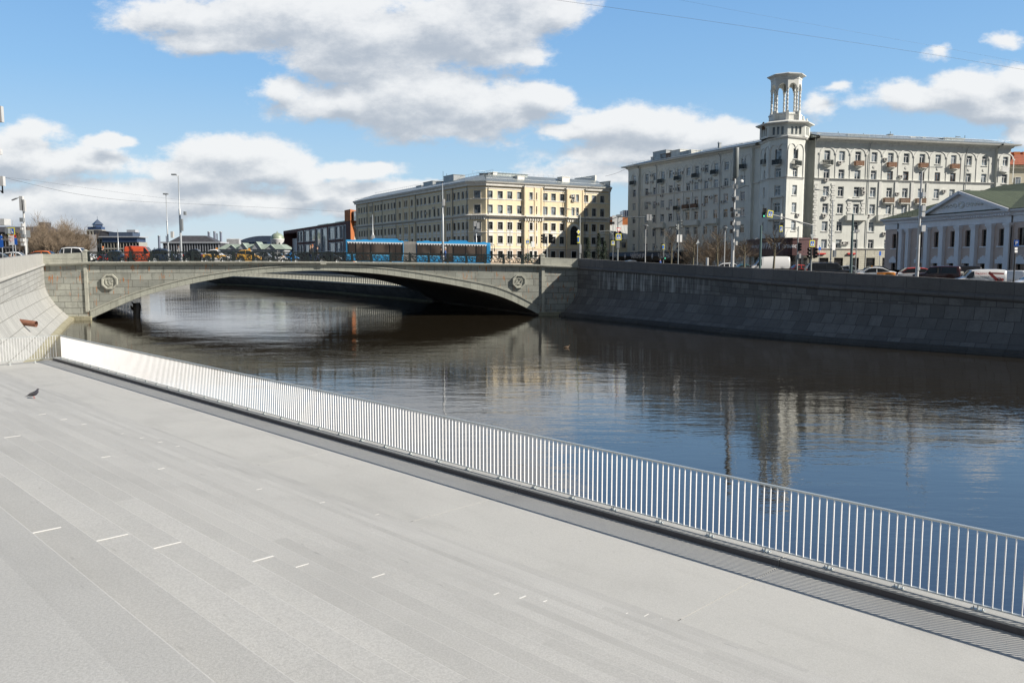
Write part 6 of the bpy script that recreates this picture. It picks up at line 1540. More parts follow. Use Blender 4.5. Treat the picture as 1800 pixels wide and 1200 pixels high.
land_car(1677, 1758, 472, 77, 'van', WHT, 'white delivery van with dark red graphics on its side', 'van', pi-.22, L=4.5, marks=ymarks)
land_car(1750, 1786, 474, 80, 'van', WHT, 'plain white van seen from behind, right of the van with red graphics', 'van', pi-1.0, L=4.2, scz=.95)
land_car(1790, 1850, 482.5, 74, 'hatch', WHT, 'white car cut by the right edge of the picture', 'car', pi-.15, L=4.4, scz=.95)
land_car(1098, 1124, 457.5, 108, 'sedan', GRY, 'dark grey car roof under the black canopy', 'car', .3, L=3.8)

# articulated bus
def bus():
    p0, p1 = deckp(612, .50), deckp(861, .50); L = (p1-p0).length; t = thing('bus', 'bright blue articulated city bus with a white zigzag roof line on the bridge', 'bus', p0)
    dv = (p1-p0).normalized(); X = Vector((dv.x, dv.y, dv.z)); n = Vector((X.y, -X.x, 0)).normalized(); Wb = 2.5
    blue = carpaint('bus_blue', (.035,.27,.54)); H = 2.95
    def P(x, y, z): return p0+X*x+n*y+Vector((0,0,z))   # y>0 towards the camera
    sect = [(Wb/2,.30),(Wb/2,1.15),(Wb/2,2.55),(Wb/2-.06,2.75),(Wb/2-.28,H),(-Wb/2+.28,H),(-Wb/2+.06,2.75),(-Wb/2,2.55),(-Wb/2,.30)]
    a0, a1 = L*.393, L*.482
    for (x0, x1) in ((0, a0), (a1, L)):
        mb = MB(); xs_ = [x0, x0+.05, x0+.16, x1-.16, x1-.05, x1] if x1-x0 > 1 else [x0, x1]; rows = []
        for x in xs_:
            k = 1 if x0+.1 < x < x1-.1 else (.985 if abs(x-x0) > .03 and abs(x-x1) > .03 else .95); rows.append([P(x, y*k, (z-1.6)*k+1.6) for y, z in sect])
        mb.grid(rows, 0, False, None, False); mb.face(rows[0]); mb.face(rows[-1][::-1]); mb.face([r[0] for r in rows]+[r[-1] for r in rows[::-1]]); mb.build('body', blue, t)
    mb = MB(); rows = []
    for k in range(25):
        x = lerp(a0-.02, a1+.02, k/24); q = .97 if k % 2 else .90; rows.append([P(x, y*q, (z-1.6)*q+1.6) for y, z in sect])
    mb.grid(rows, 0, False, None, False); mb.build('bellows', M('bellows_grey', (.34,.33,.31), .9), t)
    y = Wb/2
    busg = glass('bus_glass', (.05,.038,.032), (.13,.10,.08), .08, .8)
    def pane(x0, x1, z0, z1, nm, mt=busg, fr=True):
        mb = MB(); mb.obox(P(x0, y+.004, z0), X*(x1-x0), n*.02, (0,0,z1-z0)); o = mb.build(nm, mt, t)
        return o
    wl = 2.45; wb_ = 1.22; seg = [(.35,1.15,'w'),(1.25,3.05,'d'),(3.15,5.3,'w'),(5.4,6.9,'d'),(7.0,a0-.1,'w'),(a1+.1,a1+1.7,'w'),(a1+1.8,a1+3.2,'w'),(a1+3.3,a1+4.6,'d'),(a1+4.7,a1+6.1,'w'),(a1+6.2,L-1.95,'w'),(L-1.85,L-.5,'d')]
    ff = MB()
    for x0, x1, kd in seg:
        if kd == 'w': pane(x0, x1, wb_, wl, 'window')
        else:
            o = pane(x0, x1, .42, wl, 'door'); xm = (x0+x1)/2; mb = MB()
            for xx in (x0, xm-.03, x1-.06): mb.obox(P(xx, y+.026, .42), X*.06, n*.015, (0,0,wl-.42))
            mb.build('door_frame', black, o)
    for (x0, x1) in ((.2, a0-.05), (a1+.05, L-.3)):
        x = x0; zz = MB()
        while x < x1-.3: zz.extrude([P(x, y+.006, 2.66), P(x+.34, y+.006, 2.66), P(x+.17, y+.006, 2.46)], n*.012); zz.obox(P(x, y+.006, 2.66), X*.34, n*.0125, (0,0,.06)); x += .34
        zz.build('zigzag_band', M('zigzag_white', (.8,.8,.8), .5), t)
    for (x0, x1) in ((.2, a0-.05), (a1+.05, L-.5)):
        dk = MB(); dk.obox(P(x0, y+.001, wb_-.05), X*(x1-x0), n*.003, (0,0,wl-wb_+.28))
        dk.build('window_band', black, t)
    for (x0, x1) in ((.2, 1.2), (3.1, 5.35), (6.95, a0-.05), (a1+.05, a1+3.25), (a1+4.65, L-1.9)):
        lt = MB(); lt.obox(P(x0, y+.005, 1.02), X*(x1-x0), n*.012, (0,0,.14))
        lt.build('light_blue_stripe', carpaint('bus_light_blue', (.12,.42,.68)), t)
    for x0, x1, h in ((3.2,6.6,.26),(1.9,2.9,.1),(7.1,7.8,.1),(a1+4.0,a1+6.6,.24),(a1+.8,a1+1.8,.1),(a1+8.2,a1+8.9,.1)):
        mb = MB(); mb.extrude([P(x0, -.7, H), P(x0+.25, -.7, H+h), P(x1-.25, -.7, H+h), P(x1, -.7, H)], n*1.4); mb.build('roof_unit', blue, t)
    for x in (2.2, a1+2.2, L-2.6):
        for s_ in (1, -1):
            td, rd = wheel_meshes(.48); o = bpy.data.objects.new('wheel', td); COL.objects.link(o); o.parent = t; o.location = P(x, s_*(Wb/2-.12), .48)-p0; o.rotation_euler = (0, 0, HB); q = bpy.data.objects.new('rim', rd); COL.objects.link(q); q.parent = o
    mb = MB(); mb.obox(P(L-.01, -Wb/2+.15, .9), X*.03, n*(Wb-.3), (0,0,1.6)); mb.build('windscreen', carglass, t)
    for s_ in (-1, 1): mb = MB(); mb.tube([P(L-.1, s_*1.1, 2.7), P(L+.45, s_*1.25, 2.7), P(L+.5, s_*1.3, 2.2)], .035, 5); mb.obox(P(L+.4, s_*1.3, 1.85), X*.1, n*.2, (0,0,.4)); mb.build('mirror', black, t)
bus()

# ------------------------------------------------------------------ people
skin = M('skin', (.45,.27,.19), .6); hairm = M('dark_hair', (.03,.02,.015), .8); hairb = M('fair_hair', (.30,.19,.09), .8); denim = M('denim', (.04,.06,.12), .9); coatk = M('black_coat', (.02,.02,.022), .9); coatw = M('light_coat', (.55,.53,.50), .9); coatb = M('blue_coat', (.03,.09,.30), .9); helm = M('orange_helmet', (.7,.18,.03), .4)
def person(label, loc, rz, coat, pants=denim, hair=hairm, pose='walk', h=1.74, group=None):
    t = thing('person', label, 'person', (0,0,0), group=group); s_ = h/1.74
    w = .22 if pose == 'walk' else .06
    if pose == 'ride': J = {'pel':(0,0,.92),'kneL':(.38,.20,.88),'ankL':(.25,.22,.42),'kneR':(.38,-.20,.88),'ankR':(.25,-.22,.42),'che':(.16,0,1.32),'nec':(.22,0,1.50),'hea':(.26,0,1.62),'elL':(.42,.26,1.18),'haL':(.66,.30,1.16),'elR':(.42,-.26,1.18),'haR':(.66,-.30,1.16)}
    else: J = {'pel':(0,0,.94),'kneL':(w*.7,.10,.50),'ankL':(w,.10,.08),'kneR':(-w*.1,-.10,.50),'ankR':(-w*1.2,-.10,.10),'che':(.02,0,1.30),'nec':(.03,0,1.48),'hea':(.05,0,1.60),'elL':(-.10,.27,1.14),'haL':(.02,.28,.90),'elR':(.0,-.27,1.14),'haR':(.16,-.27,.92)}
    mb = MB()
    V = lambda k: Vector(J[k])*s_
    vs = [V('pel'), V('che'), V('nec'), V('hea')]; E = [(0,1),(1,2),(2,3)]; R = [.15,.17,.065,.10]
    def add(p, par, r): vs.append(p); E.append((par, len(vs)-1)); R.append(r); return len(vs)-1
    hd = add(V('hea')+Vector((0,0,.10)), 3, .085)
    for sd_, y in (('L', .10), ('R', -.10)):
        hp = add(V('pel')+Vector((0,y,-.05)), 0, .10); kn = add(V('kne'+sd_), hp, .065); an = add(V('ank'+sd_), kn, .045); add(V('ank'+sd_)+Vector((.15,0,-.04)), an, .04)
        sh = add(V('che')+Vector((.01,y*1.9,.10)), 1, .075); el = add(V('el'+sd_), sh, .05); ha = add(V('ha'+sd_), el, .036)
        for j, (dx, dy, ln) in enumerate(((.02,.03,.075),(.035,.012,.085),(.035,-.006,.08),(.03,-.024,.07),(-.01,.04,.05))): add(V('ha'+sd_)+Vector((dx, dy, -ln)), ha, .010)
    me = bpy.data.meshes.new('body'); me.from_pydata([tuple(v) for v in vs], E, []); o = bpy.data.objects.new('body', me); COL.objects.link(o)
    md = o.modifiers.new('s', 'SKIN')
    for i, r in enumerate(R): me.skin_vertices[0].data[i].radius = (r*s_, r*s_) if i not in (0, 1) else (r*.75*s_, r*s_)
    me.skin_vertices[0].data[0].use_root = True
    sb = o.modifiers.new('u', 'SUBSURF'); sb.levels = 1
    bpy.context.view_layer.update(); m2 = bpy.data.meshes.new_from_object(o.evaluated_get(bpy.context.evaluated_depsgraph_get())); bpy.data.objects.remove(o)
    for mt in (skin, coat, pants, black): m2.materials.append(mt)
    for p in m2.polygons:
        c = p.center; z = c.z/s_; p.use_smooth = True
        hand = abs(c.y) > .22*s_ and z < (1.0 if pose != 'ride' else 1.19) and z > .75 and (pose != 'ride' or c.x > .6*s_)
        p.material_index = 0 if z > 1.46 or hand else 1 if z > .84 and not (pose == 'ride' and z < .98) else 2 if z > .12 else 3
    o = bpy.data.objects.new('body', m2); COL.objects.link(o); o.parent = t
    hb = MB(); c = V('hea')+Vector((-.015,0,.11)); hb.sphere(c, (.108*s_,.10*s_,.115*s_), 10); hb.f = [f for f in hb.f if min(hb.v[k][2] for k in f) > c.z-.05 or max(hb.v[k][0] for k in f) < c.x-.01]; n_ = len(hb.f); hb.m = [0]*n_; hb.uv = [None]*n_; hb.sm = [True]*n_; hb.build('hair' if hair is not helm else 'helmet', hair, t)
    fc = MB()
    for y in (-.032, .032): fc.sphere(c+Vector((.098,y,-.03)), .012, 6)
    fc.extrude([c+Vector((.11,-.025,-.085)), c+Vector((.11,.025,-.085)), c+Vector((.105,.02,-.095)), c+Vector((.105,-.02,-.095))], (.008,0,0)); fc.build('eyes_and_mouth', black, t)
    ns = MB(); ns.extrude([c+Vector((.10,0,-.03)), c+Vector((.10,-.016,-.066)), c+Vector((.10,.016,-.066))], (.018,0,-.004)); ns.build('nose', skin, t)
    t.location = loc; t.rotation_euler = (0, 0, rz); return t
def sidewalk(px, w=.07): q = deckp(px, w); return q+Vector((0,0,.16))
person('person in a light coat walking left of the three at the middle of the bridge', sidewalk(549), HB, coatk, hair=hairb)
person('middle, reddish haired person of the three walking on the bridge', sidewalk(552.5, .10), HB, coatk, hair=M('red_hair', (.35,.10,.03), .8), h=1.86)
person('person in a dark jacket walking right of the other two by the brick building', sidewalk(561, .05), HB, coatk, h=1.66)
person('person in black standing beside the lamp post in front of the bus', sidewalk(777.5, .09), HB+pi, coatk)
person('person in a dark blue jacket with pale hair walking in front of the bus', sidewalk(783.5, .07), HB, coatb, hair=coatw)
person('person in a light jacket standing between the two tall lamp posts', sidewalk(319, .1), HB, coatw)
person('person in a blue jacket walking behind the right bank parapet', at(1161, 455, 112)-Vector((0,0,1.74)), 2.6, coatb)
for px, lb, ct in ((17, 'person in dark clothes on the left pavement, nearest the lamp post', coatk), (25, 'person in dark clothes on the left pavement, under the traffic signs', coatk), (50, 'person in a pale jacket on the left pavement beside the white taxi', coatw)):
    q = at(px, 446, 80); person(lb, (q.x, q.y, q.z-1.72), 2.2, ct)
# scooter rider
q = deckp(189, .14); sc_ = thing('scooter', 'motor scooter behind the bridge railing, ridden by the helmeted person', 'scooter', (0,0,0))
mb = MB(); mb.tube([(-.6,0,.45),(-.3,0,.75),(.1,0,.5),(.45,0,.45),(.6,0,.95)], [.12,.16,.10,.08,.04], 8); mb.build('frame', carpaint(*RED), sc_)
mb = MB(); mb.box((-.28,0,.84), (.6,.28,.1)); mb.build('seat', black, sc_); mb = MB(); mb.tube([(.62,-.35,1.0),(.6,0,1.0),(.62,.35,1.0)], .02, 5); mb.build('handlebar', black, sc_)
add_wheel(sc_, .62, 0, .26); add_wheel(sc_, -.6, 0, .26); sc_.location = q; sc_.rotation_euler = (0,0,HB)
person('person in black with an orange helmet riding a scooter on the bridge', q+Vector((-.25*cos(HB), -.25*sin(HB), .0)), HB, coatk, hair=helm, pose='ride')

# ------------------------------------------------------------------ bare trees
bark = M('bark', (.12,.095,.07), .9, var=.3, vs=6); twigm = M('twigs', (.24,.185,.13), .95, var=.3, vs=1.5); barkg = M('bark_green', (.17,.15,.10), .9, var=.2, vs=6)
def bare_tree(name, label, base, h, spread, seed, trunk_h, n1, gens=3, upright=.5, group=None, tr=.12, tw=.018, cat='tree', sub=(5, 5), bk=None, leader=False):
    rnd = random.Random(seed); t = thing(name, label, cat, base, group=group); b0 = Vector(base)
    tm, cm = MB(), MB(); top = b0+Vector((rnd.uniform(-.1,.1), rnd.uniform(-.1,.1), trunk_h))
    tm.tube([b0-Vector((0,0,.3)), b0.lerp(top, .5)+Vector((rnd.uniform(-.04,.04),0,0)), top], [tr*1.15, tr, tr*.85], 8)
    def grow(p, d, L, r, g):
        pts = [p]; k = 4
        for i in range(k):
            d = (d+Vector((rnd.uniform(-1,1), rnd.uniform(-1,1), rnd.uniform(-.6,.9)))*.16+Vector((0,0,.05*upright))).normalized(); pts.append(pts[-1]+d*L/k)
        rr = [max(tw*.6, lerp(r, r*.5, i/k)) for i in range(k+1)]
        (tm if g == 0 else cm).tube(pts, rr, 5 if g == 0 else 3, caps=False, smooth=False)
        if g < gens:
            nn = sub[0] if g == 0 else sub[1]
            for j in range(nn):
                f = rnd.uniform(.25, 1.0); idx = min(k-1, int(f*k)); q = pts[idx].lerp(pts[idx+1], f*k-idx)
                ax = d.orthogonal().normalized(); ax.rotate(Matrix.Rotation(rnd.uniform(0, 2*pi), 3, d)); dd = (d+ax*rnd.uniform(.4,.9)+Vector((0,0,.25*upright))).normalized()
                grow(q, dd, L*rnd.uniform(.5,.72), max(tw*.7, r*.5), g+1)
    if leader:
        ld = top+Vector((rnd.uniform(-.1,.1), 0, (h-trunk_h)*.62)); tm.tube([top, top.lerp(ld, .5)+Vector((.05,0,0)), ld], [tr*.8, tr*.45, tr*.2], 6)
        for i in range(16):
            f = rnd.uniform(.05, 1); a = rnd.uniform(0, 2*pi); grow(top.lerp(ld, f), Vector((cos(a)*spread, sin(a)*spread, .75)).normalized(), (h-trunk_h)*rnd.uniform(.22,.36)*(1.25-f*.5), tr*.3, 1)
    for i in range(n1 if not leader else 0):
        a = 2*pi*i/n1+rnd.uniform(-.4,.4); f = rnd.uniform(.0,.35); el = rnd.uniform(.5, 1.25)*upright+.35*(1-upright)+.25
        d = Vector((cos(a)*spread, sin(a)*spread, el*1.0)).normalized(); grow(b0.lerp(top, 1-f*.6), d, (h-trunk_h)*rnd.uniform(.5,.72), tr*.5, 0)
    tm.build('trunk', bk or bark, t); cm.build('crown', twigm, t); return t
def ground_at(px, D, z): p = at(px, 455, D); return (p.x, p.y, z)
gT = 'bare trees behind the left end of the bridge'
for i, (px, D, h, sp, lb) in enumerate(((62,118,5.2,.9,'leftmost bare brown tree behind the left bank traffic, beside the mast'),(84,110,6.3,1.0,'tall bare brown tree with a round crown above the orange car'),(104,116,6.4,1.0,'bare brown tree with a round crown right of the tallest one'),(124,112,5.6,1.05,'bare brown tree above the white off-road car'),(142,120,4.6,1.0,'rightmost bare tree in front of the stone tower'),(95,104,4.6,1.2,'low spreading bare tree in front of the round crowned ones'))):
    bare_tree('bare_tree', lb, ground_at(px, D, -.9), h, sp, 40+i, 1.0, 8, 3, .6, gT, tr=.14, tw=.013, sub=(7, 6))
gL = 'young linden trees in a row on the right bank'
for i, (px, D, top, sp, lb) in enumerate(((1179,100,404,.75,'slim bare young tree left of the slanted traffic light pole'),(1219,96,410,.9,'bare young tree beside the triangular warning sign'),(1262,92,398,1.0,'bare young tree left of the antenna mast with a wide bushy crown'),(1309,89,416,.9,'small bare tree with a forked crown right of the antenna mast'),(1360,86,396,1.0,'bare young tree in front of the white delivery van'))):
    zt = ray(px, top).z/ray(px, top).y*D; z0 = -2.5; bare_tree('linden_tree', lb, ground_at(px, D, z0), (zt-z0)*1.05, sp*.9, 70+i, (zt-z0)*.45, 6, 3, .7, gL, tr=.12, tw=.014, sub=(4, 4), bk=barkg, leader=True)
for i, (px, D, h, lb) in enumerate(((1240,118,6.2,'dense bare shrub behind the warning sign'),(1258,120,6.6,'dense bare shrub left of the antenna mast'),(1281,122,5.6,'dense bare shrub behind the antenna mast'),(1222,122,4.6,'low dense bare shrub at the right end of the black canopy'))):
    bare_tree('bare_shrub', lb, ground_at(px, D, -2.4), h, 1.1, 90+i, .5, 8, 3, .5, 'bare shrubs in front of the grey building', tr=.06, tw=.014, cat='shrub', sub=(5, 6))
for i, (px, D, h, lb) in enumerate(((1033,150,5.8,'dark narrow conifer in front of the yellow building, leftmost'),(1052,146,6.4,'dark narrow conifer in front of the right end of the yellow building'),(1062,142,5.0,'low dark conifer at the left end of the black canopy'))):
    t = thing('conifer', lb, 'tree', ground_at(px, D, -1.8)); b0 = Vector(t.location); rnd = random.Random(i); mb = MB(); mb.tube([b0, b0+Vector((0,0,h))], [.12,.02], 6); mb.build('trunk', bark, t); mb = MB()
    for k in range(900):
        f = rnd.random()**.8; z = .3+f*(h-.4); r = (1-f)*1.1+.1; a = rnd.uniform(0, 2*pi); q = b0+Vector((cos(a)*r*rnd.uniform(.3,1), sin(a)*r*rnd.uniform(.3,1), z)); e = Vector((cos(a), sin(a), -.4))*.28; s_ = Vector((-sin(a), cos(a), rnd.uniform(-.3,.3)))*.09; mb.face([q-s_, q+e, q+s_])
    mb.build('crown', M('conifer_green', (.03,.05,.03), .9, var=.4), t)

# ------------------------------------------------------------------ poles, lamps, signs, masts
def pole_at(px, py_top, D, zb, r0=.1, r1=.06, mat=None, t=None, flange=True):
    p = at(px, py_top, D); mb = MB(); mb.tube([(p.x,p.y,zb), (p.x,p.y,lerp(zb,p.z,.15)), (p.x,p.y,p.z)], [r0, r0, r1], 10)
    if flange: mb.lathe((p.x,p.y,zb), [(r0*1.9,0),(r0*1.9,.35),(r0*1.3,.5),(r0*1.3,1.1),(r0,1.2)], 10)
    mb.build('pole', mat or polem, t); return p
def cobra(t, tip, base, mat=None, r=.035, head=.55):
    tip, base = Vector(tip), Vector(base); mid = base.lerp(tip, .4)+Vector((0,0,abs(tip.z-base.z)*.35+.15))
    mb = MB(); mb.tube([base, mid, tip], r, 6); mb.build('arm', mat or polem, t)
    d = (tip-mid).normalized(); mb = MB(); c = tip+d*head/2; u = Vector((-d.y, d.x, 0)).normalized(); mb.obox(tip-u*.11-Vector((0,0,.05)), d*head, u*.22, (0,0,.1)); mb.build('lamp_head', sign_bk, t)
def plate(t, c, w, h, kind, face, name='sign', rot=0.0):
    """flat road sign centred at c, facing direction face"""
    c = Vector(c); n = Vector((face[0], face[1], 0)).normalized(); x = Vector((-n.y, n.x, 0)); z = Vector((0,0,1))
    if rot: x, z = x*cos(rot)+z*sin(rot), z*cos(rot)-x*sin(rot)
    def quad(mt, w_, h_, o_, nm, par, shape=None):
        mb = MB(); s_ = shape or [(-w_/2,-h_/2),(w_/2,-h_/2),(w_/2,h_/2),(-w_/2,h_/2)]; mb.extrude([c+x*a+z*b+n*o_ for a, b in s_], n*.012); return mb.build(nm, mt, par)
    if kind == 'cross':
        o = quad(sign_y, w, h, .0, name, t); i = quad(sign_b, w*.76, h*.76, .013, 'symbol_field', o); quad(white, 0, 0, .026, 'triangle', o, [(-w*.30,-h*.28),(w*.30,-h*.28),(0,h*.32)])
        mb = MB(); f = .04
        for a, b in (((0,.16),(0,.0)), ((0,.0),(-.07,-.22)), ((0,.0),(.09,-.22)), ((0,.12),(-.09,.02)), ((0,.12),(.09,.04))): mb.tube([c+x*a[0]*w+z*a[1]*h+n*f, c+x*b[0]*w+z*b[1]*h+n*f], w*.028, 4)
        mb.sphere(c+z*h*.21+n*f, w*.04, 6); mb.build('walking_figure', black, o); return o
    if kind == 'yield':
        o = quad(sign_r, 0, 0, 0, name, t, [(0,-h*.55),(w/2,h*.4),(-w/2,h*.4)]); quad(white, 0, 0, .013, 'centre', o, [(0,-h*.36),(w*.34,h*.28),(-w*.34,h*.28)]); return o
    if kind == 'warn_back': return quad(sign_bk, 0, 0, 0, name, t, [(-w/2,-h*.45),(w/2,-h*.45),(0,h*.5)])
    if kind == 'yield_back': return quad(sign_bk, 0, 0, 0, name, t, [(0,-h*.55),(w/2,h*.4),(-w/2,h*.4)])
    if kind == 'round_blue': return quad(sign_b, 0, 0, 0, name, t, [(w/2*cos(a), w/2*sin(a)) for a in [2*pi*k/16 for k in range(16)]])
    if kind == 'diamond': o = quad(white, 0, 0, 0, name, t, [(0,-h/2),(w/2,0),(0,h/2),(-w/2,0)]); quad(sign_y, 0, 0, .013, 'centre', o, [(0,-h*.34),(w*.34,0),(0,h*.34),(-w*.34,0)]); return o
    mt = {'back': sign_bk, 'white': white, 'blue': sign_b, 'yellow': sign_y, 'red': sign_r}[kind]; return quad(mt, w, h, 0, name, t)
def tlight(t, c, face, n=3, s_=1.0, mt=black, lit=None):
    c = Vector(c); f = Vector((face[0], face[1], 0)).normalized(); x = Vector((-f.y, f.x, 0)); mb = MB(); w, h, d = .34*s_, .36*s_*n, .22*s_
    mb.obox(c-x*w/2-Vector((0,0,h/2))-f*d/2, x*w, f*d, (0,0,h)); o = mb.build('signal_housing', mt, t)
    vz = MB()
    for k in range(n):
        q = c+Vector((0,0,(k-(n-1)/2)*.35*s_))+f*d/2; vz.tube([q, q+f*.2*s_], .14*s_, 10, caps=False)
        lm = MB(); lm.tube([q, q+f*.02], .12*s_, 10); col_ = ('green_lens','amber_lens','red_lens')[k if n == 3 else 0]
        cc_ = {'green_lens':(.02,.12,.07),'amber_lens':(.2,.11,.01),'red_lens':(.2,.02,.015)}[col_]
        lm.build('lens', M(col_+('_lit' if lit == k else ''), cc_ if lit != k else tuple(min(1, v*4) for v in cc_), .3, emit=None if lit != k else (*[min(1, v*5) for v in cc_], 1.5)), o)
    vz.build('visor', mt, o); return o
FC = (.4, -1)     # facing roughly to the camera
gp = 'lamp posts along the bridge'
# far left pole with boxes
t = thing('mast', 'tall grey pole at the left edge carrying antenna boxes and a white cabinet', 'mast', (at(8,460,60).x, 60, -1.2)); 
q = Vector((at(7,455,60).x, 48, 0)); mb = MB(); zt = ray(5,120).z/ray(5,120).y*60; mb.tube([(q.x,q.y,-1.4),(q.x,q.y,3),(q.x-.15,q.y,zt)], [.13,.11,.08], 10); mb.build('pole', polem, t)
def boxon(t, px0, px1, py0, py1, D, mt, nm='antenna_box', dp_=.3):
    a, b_ = at(px0, py1, D), at(px1, py0, D); mb = MB(); mb.obox((a.x, D-dp_/2, a.z), (b_.x-a.x,0,0), (0,dp_,0), (0,0,b_.z-a.z)); return mb.build(nm, mt, t)
boxon(t, -4, 3.8, 187, 215, 60, polew); boxon(t, 1, 7, 310, 327, 59.8, polew); boxon(t, 0, 2, 262, 272, 59.8, polew); boxon(t, -8, 13, 385, 396, 59.5, polew, 'cabinet', .8); boxon(t, 11, 16, 401, 411, 59.5, sign_bk)
mb = MB(); mb.tube([at(1,335,59.7), at(5,340,59.7), at(3,312,59.7)], .05, 5); mb.build('cable', black, t)
# second left mast
t = thing('mast', 'cell mast covered with white antennas and boxes behind the left parapet', 'mast', ground_at(38, 84, -.9)); pole_at(40, 345, 84, -.9, .11, .09, polew, t)
for b_ in ((36,40.5,345,370),(40.5,44,351,372),(36,42,383,390),(38,41,393,398),(36,41,405,411),(38,44,412,417),(37,42,419,425),(38,44,427,432),(37,40,400,404)): boxon(t, *b_, 83.8, random.choice((polew, sign_bk, polew)))
cobra(t, at(30, 348.5, 84), at(37, 353, 84))
t = thing('lamp_post', 'short thin pole with a grey round sign beside the left cell mast', 'pole', ground_at(46, 85, -.9)); pole_at(46.5, 405, 85, -.9, .05, .04, polem, t, False); o = plate(t, at(46, 411, 84.8), .75, .75, 'back', FC); boxon(t, 43.5, 48, 420, 424, 84.7, sign_bk)
# sign cluster at left
def post(px, py, D, zb, label, cat='road sign', name='sign_post', r=.035, mat=None, group=None):
    t = thing(name, label, cat, ground_at(px, D, zb), group=group); pole_at(px, py, D, zb, r, r, mat or galv, t, False); return t
t = post(20.5, 400, 70, -1, 'post with a crossing sign above a white speed board at the far left'); plate(t, at(19.8, 406.5, 69.8), .60, .60, 'cross', (0,-1)); plate(t, at(20, 421, 69.8), .46, .92, 'white', (0,-1)); 
mb = MB(); c_ = at(20, 421, 69.7); mb.tube([c_+Vector((.15*cos(a),0,.15*sin(a))) for a in [2*pi*k/14 for k in range(15)]], .012, 4, caps=False); mb.build('red_ring', sign_r, t)
mb = MB(); c_ = at(20, 413.5, 69.7); mb.obox(c_-Vector((.14,0,.03)), (.28,0,0), (0,.01,0), (0,0,.06)); mb.build('red_text_band', sign_r, t)
t = post(25.5, 410, 72, -1, 'post with a small blue road sign behind the white speed board'); plate(t, at(26, 424.5, 71.8), .42, .55, 'blue', (0,-1)); plate(t, at(25.5, 415, 71.8), .28, .26, 'red', (0,-1))
t = post(2.5, 412, 64, -1, 'thin post with a blue sign at the very left edge'); plate(t, at(2, 428, 63.8), .32, .6, 'blue', (0,-1)); plate(t, at(1, 417, 63.8), .3, .3, 'round_blue', (0,-1))
# lamp posts on the bridge
def lamp(px, pyt, w, label, head=None, r=.11, collar=(), boxes=(), pale=galv, hb=0.0):
    q = deckp(px, w); t = thing('lamp_post', label, 'lamp post', q, group=gp); D = q.y; p = at(px, pyt, D); zb = q.z; mb = MB(); lean = p.x-q.x
    mb.tube([(q.x,D,zb), (q.x,D,zb+1.2), (q.x,D,lerp(zb,p.z,.62)), (q.x,D,lerp(zb,p.z,.63)), (q.x,D,p.z)], [r*1.0, r*.85, r*.75, r*.45, r*.35], 10); mb.build('pole', pale, t)
    if head is not None:
        tip = Vector((q.x+head, D-.2, p.z+.1)); mb = MB(); mb.tube([(q.x,D,p.z-.05), tip], .04, 6); mb.build('arm', pale, t); mb = MB(); mb.box(tip+Vector((head*.3,0,0)), (.5,.3,.14)); mb.build('lamp_head', sign_bk, t)
    for b_ in boxes: boxon(t, *b_[:4], D-.2, b_[4], 'box')
    return t
lamp(302.5, 343, .09, 'pale lamp post with a small dark head, left of the taller one on the bridge', .05, r=.10, boxes=((301,305,407,418,polew),))
lamp(325, 309, .09, 'tallest pale lamp post on the left half of the bridge', -.28, r=.14, boxes=((323.5,327,372,378,sign_bk),(318.5,321,385,406,sign_bk)))
lamp(216, 403, .95, 'short thin pale pole above the dark blue car on the bridge', None, r=.10)
lamp(658.5, 377, .93, 'lamp post with a white box behind the rear half of the bus', None, r=.15, boxes=((653.5,658,413,420,polew),))
lamp(780, 322, .09, 'tall pale lamp post standing in front of the front half of the bus', None, r=.15, boxes=((778,782,350,362,polew),))
lamp(838, 388, .92, 'lamp post with antenna boxes behind the front of the bus', None, r=.13, boxes=((833,837,389,398,polew),(838,843,391,402,polew),(835,841,403,408,sign_bk)))
# right bank furniture
def stdpole(px, pyt, D, zb, label, cat='lamp post', name='lamp_post', r0=.09, r1=.05, mat=None, group=None):
    t = thing(name, label, cat, ground_at(px, D, zb), group=group); p = pole_at(px, pyt, D, zb, r0, r1, mat, t); return t, p
t = post(927.5, 419, 118, -1.6, 'post with a small pedestrian crossing sign left of the traffic light pair'); plate(t, at(927.5, 425.5, 117.8), .62, .62, 'cross', FC)
t = post(936, 424, 120, -1.6, 'post with a white and green direction sign beside the small crossing sign'); plate(t, at(936.5, 429.5, 119.8), .55, .8, 'white', FC); mb = MB(); c_ = at(935.5,429.5,119.7); mb.obox(c_-Vector((.2,0,.3)), (.1,0,0), (0,.01,0), (0,0,.6)); mb.build('green_edge', M('sign_green', (.1,.4,.08), .5), t)
t = thing('flower_planter', 'planter with green and red blooms on the pavement left of the traffic light pair', 'planter', ground_at(927, 119, -1.6)); b0 = Vector(t.location); mb = MB(); mb.lathe(b0, [(.5,0),(.7,.8),(.01,.8)], 12); mb.build('pot', cap_r, t); mb = MB(); mr_ = MB(); rnd = random.Random(3)
for k in range(500):
    a, b_, r = rnd.uniform(0,2*pi), rnd.uniform(.1,1.5), rnd.uniform(.5,1.1); q = b0+Vector((cos(a)*cos(b_)*r*.8, sin(a)*cos(b_)*r*.8, .9+sin(b_)*r*1.5)); e = Vector((rnd.uniform(-1,1), rnd.uniform(-1,1), rnd.uniform(-1,1)))*.12; f_ = e.cross(Vector((.3,.2,1))); (mr_ if k % 11 == 0 else mb).face([q-e, q+e, q+f_])
mb.build('leaves', M('planter_green', (.03,.16,.06), .8, var=.4), t); mr_.build('blooms', sign_r, t)
t, p = stdpole(961.5, 412, 99, -1.3, 'grey pole carrying two traffic lights back to back above the bridge end', 'traffic light', 'traffic_light', .06, .05)
tlight(t, at(956, 419.5, 98.7), (-1,-.4), 3, 1.0); tlight(t, at(966.8, 419.5, 98.7), (1,-.6), 3, 1.0)
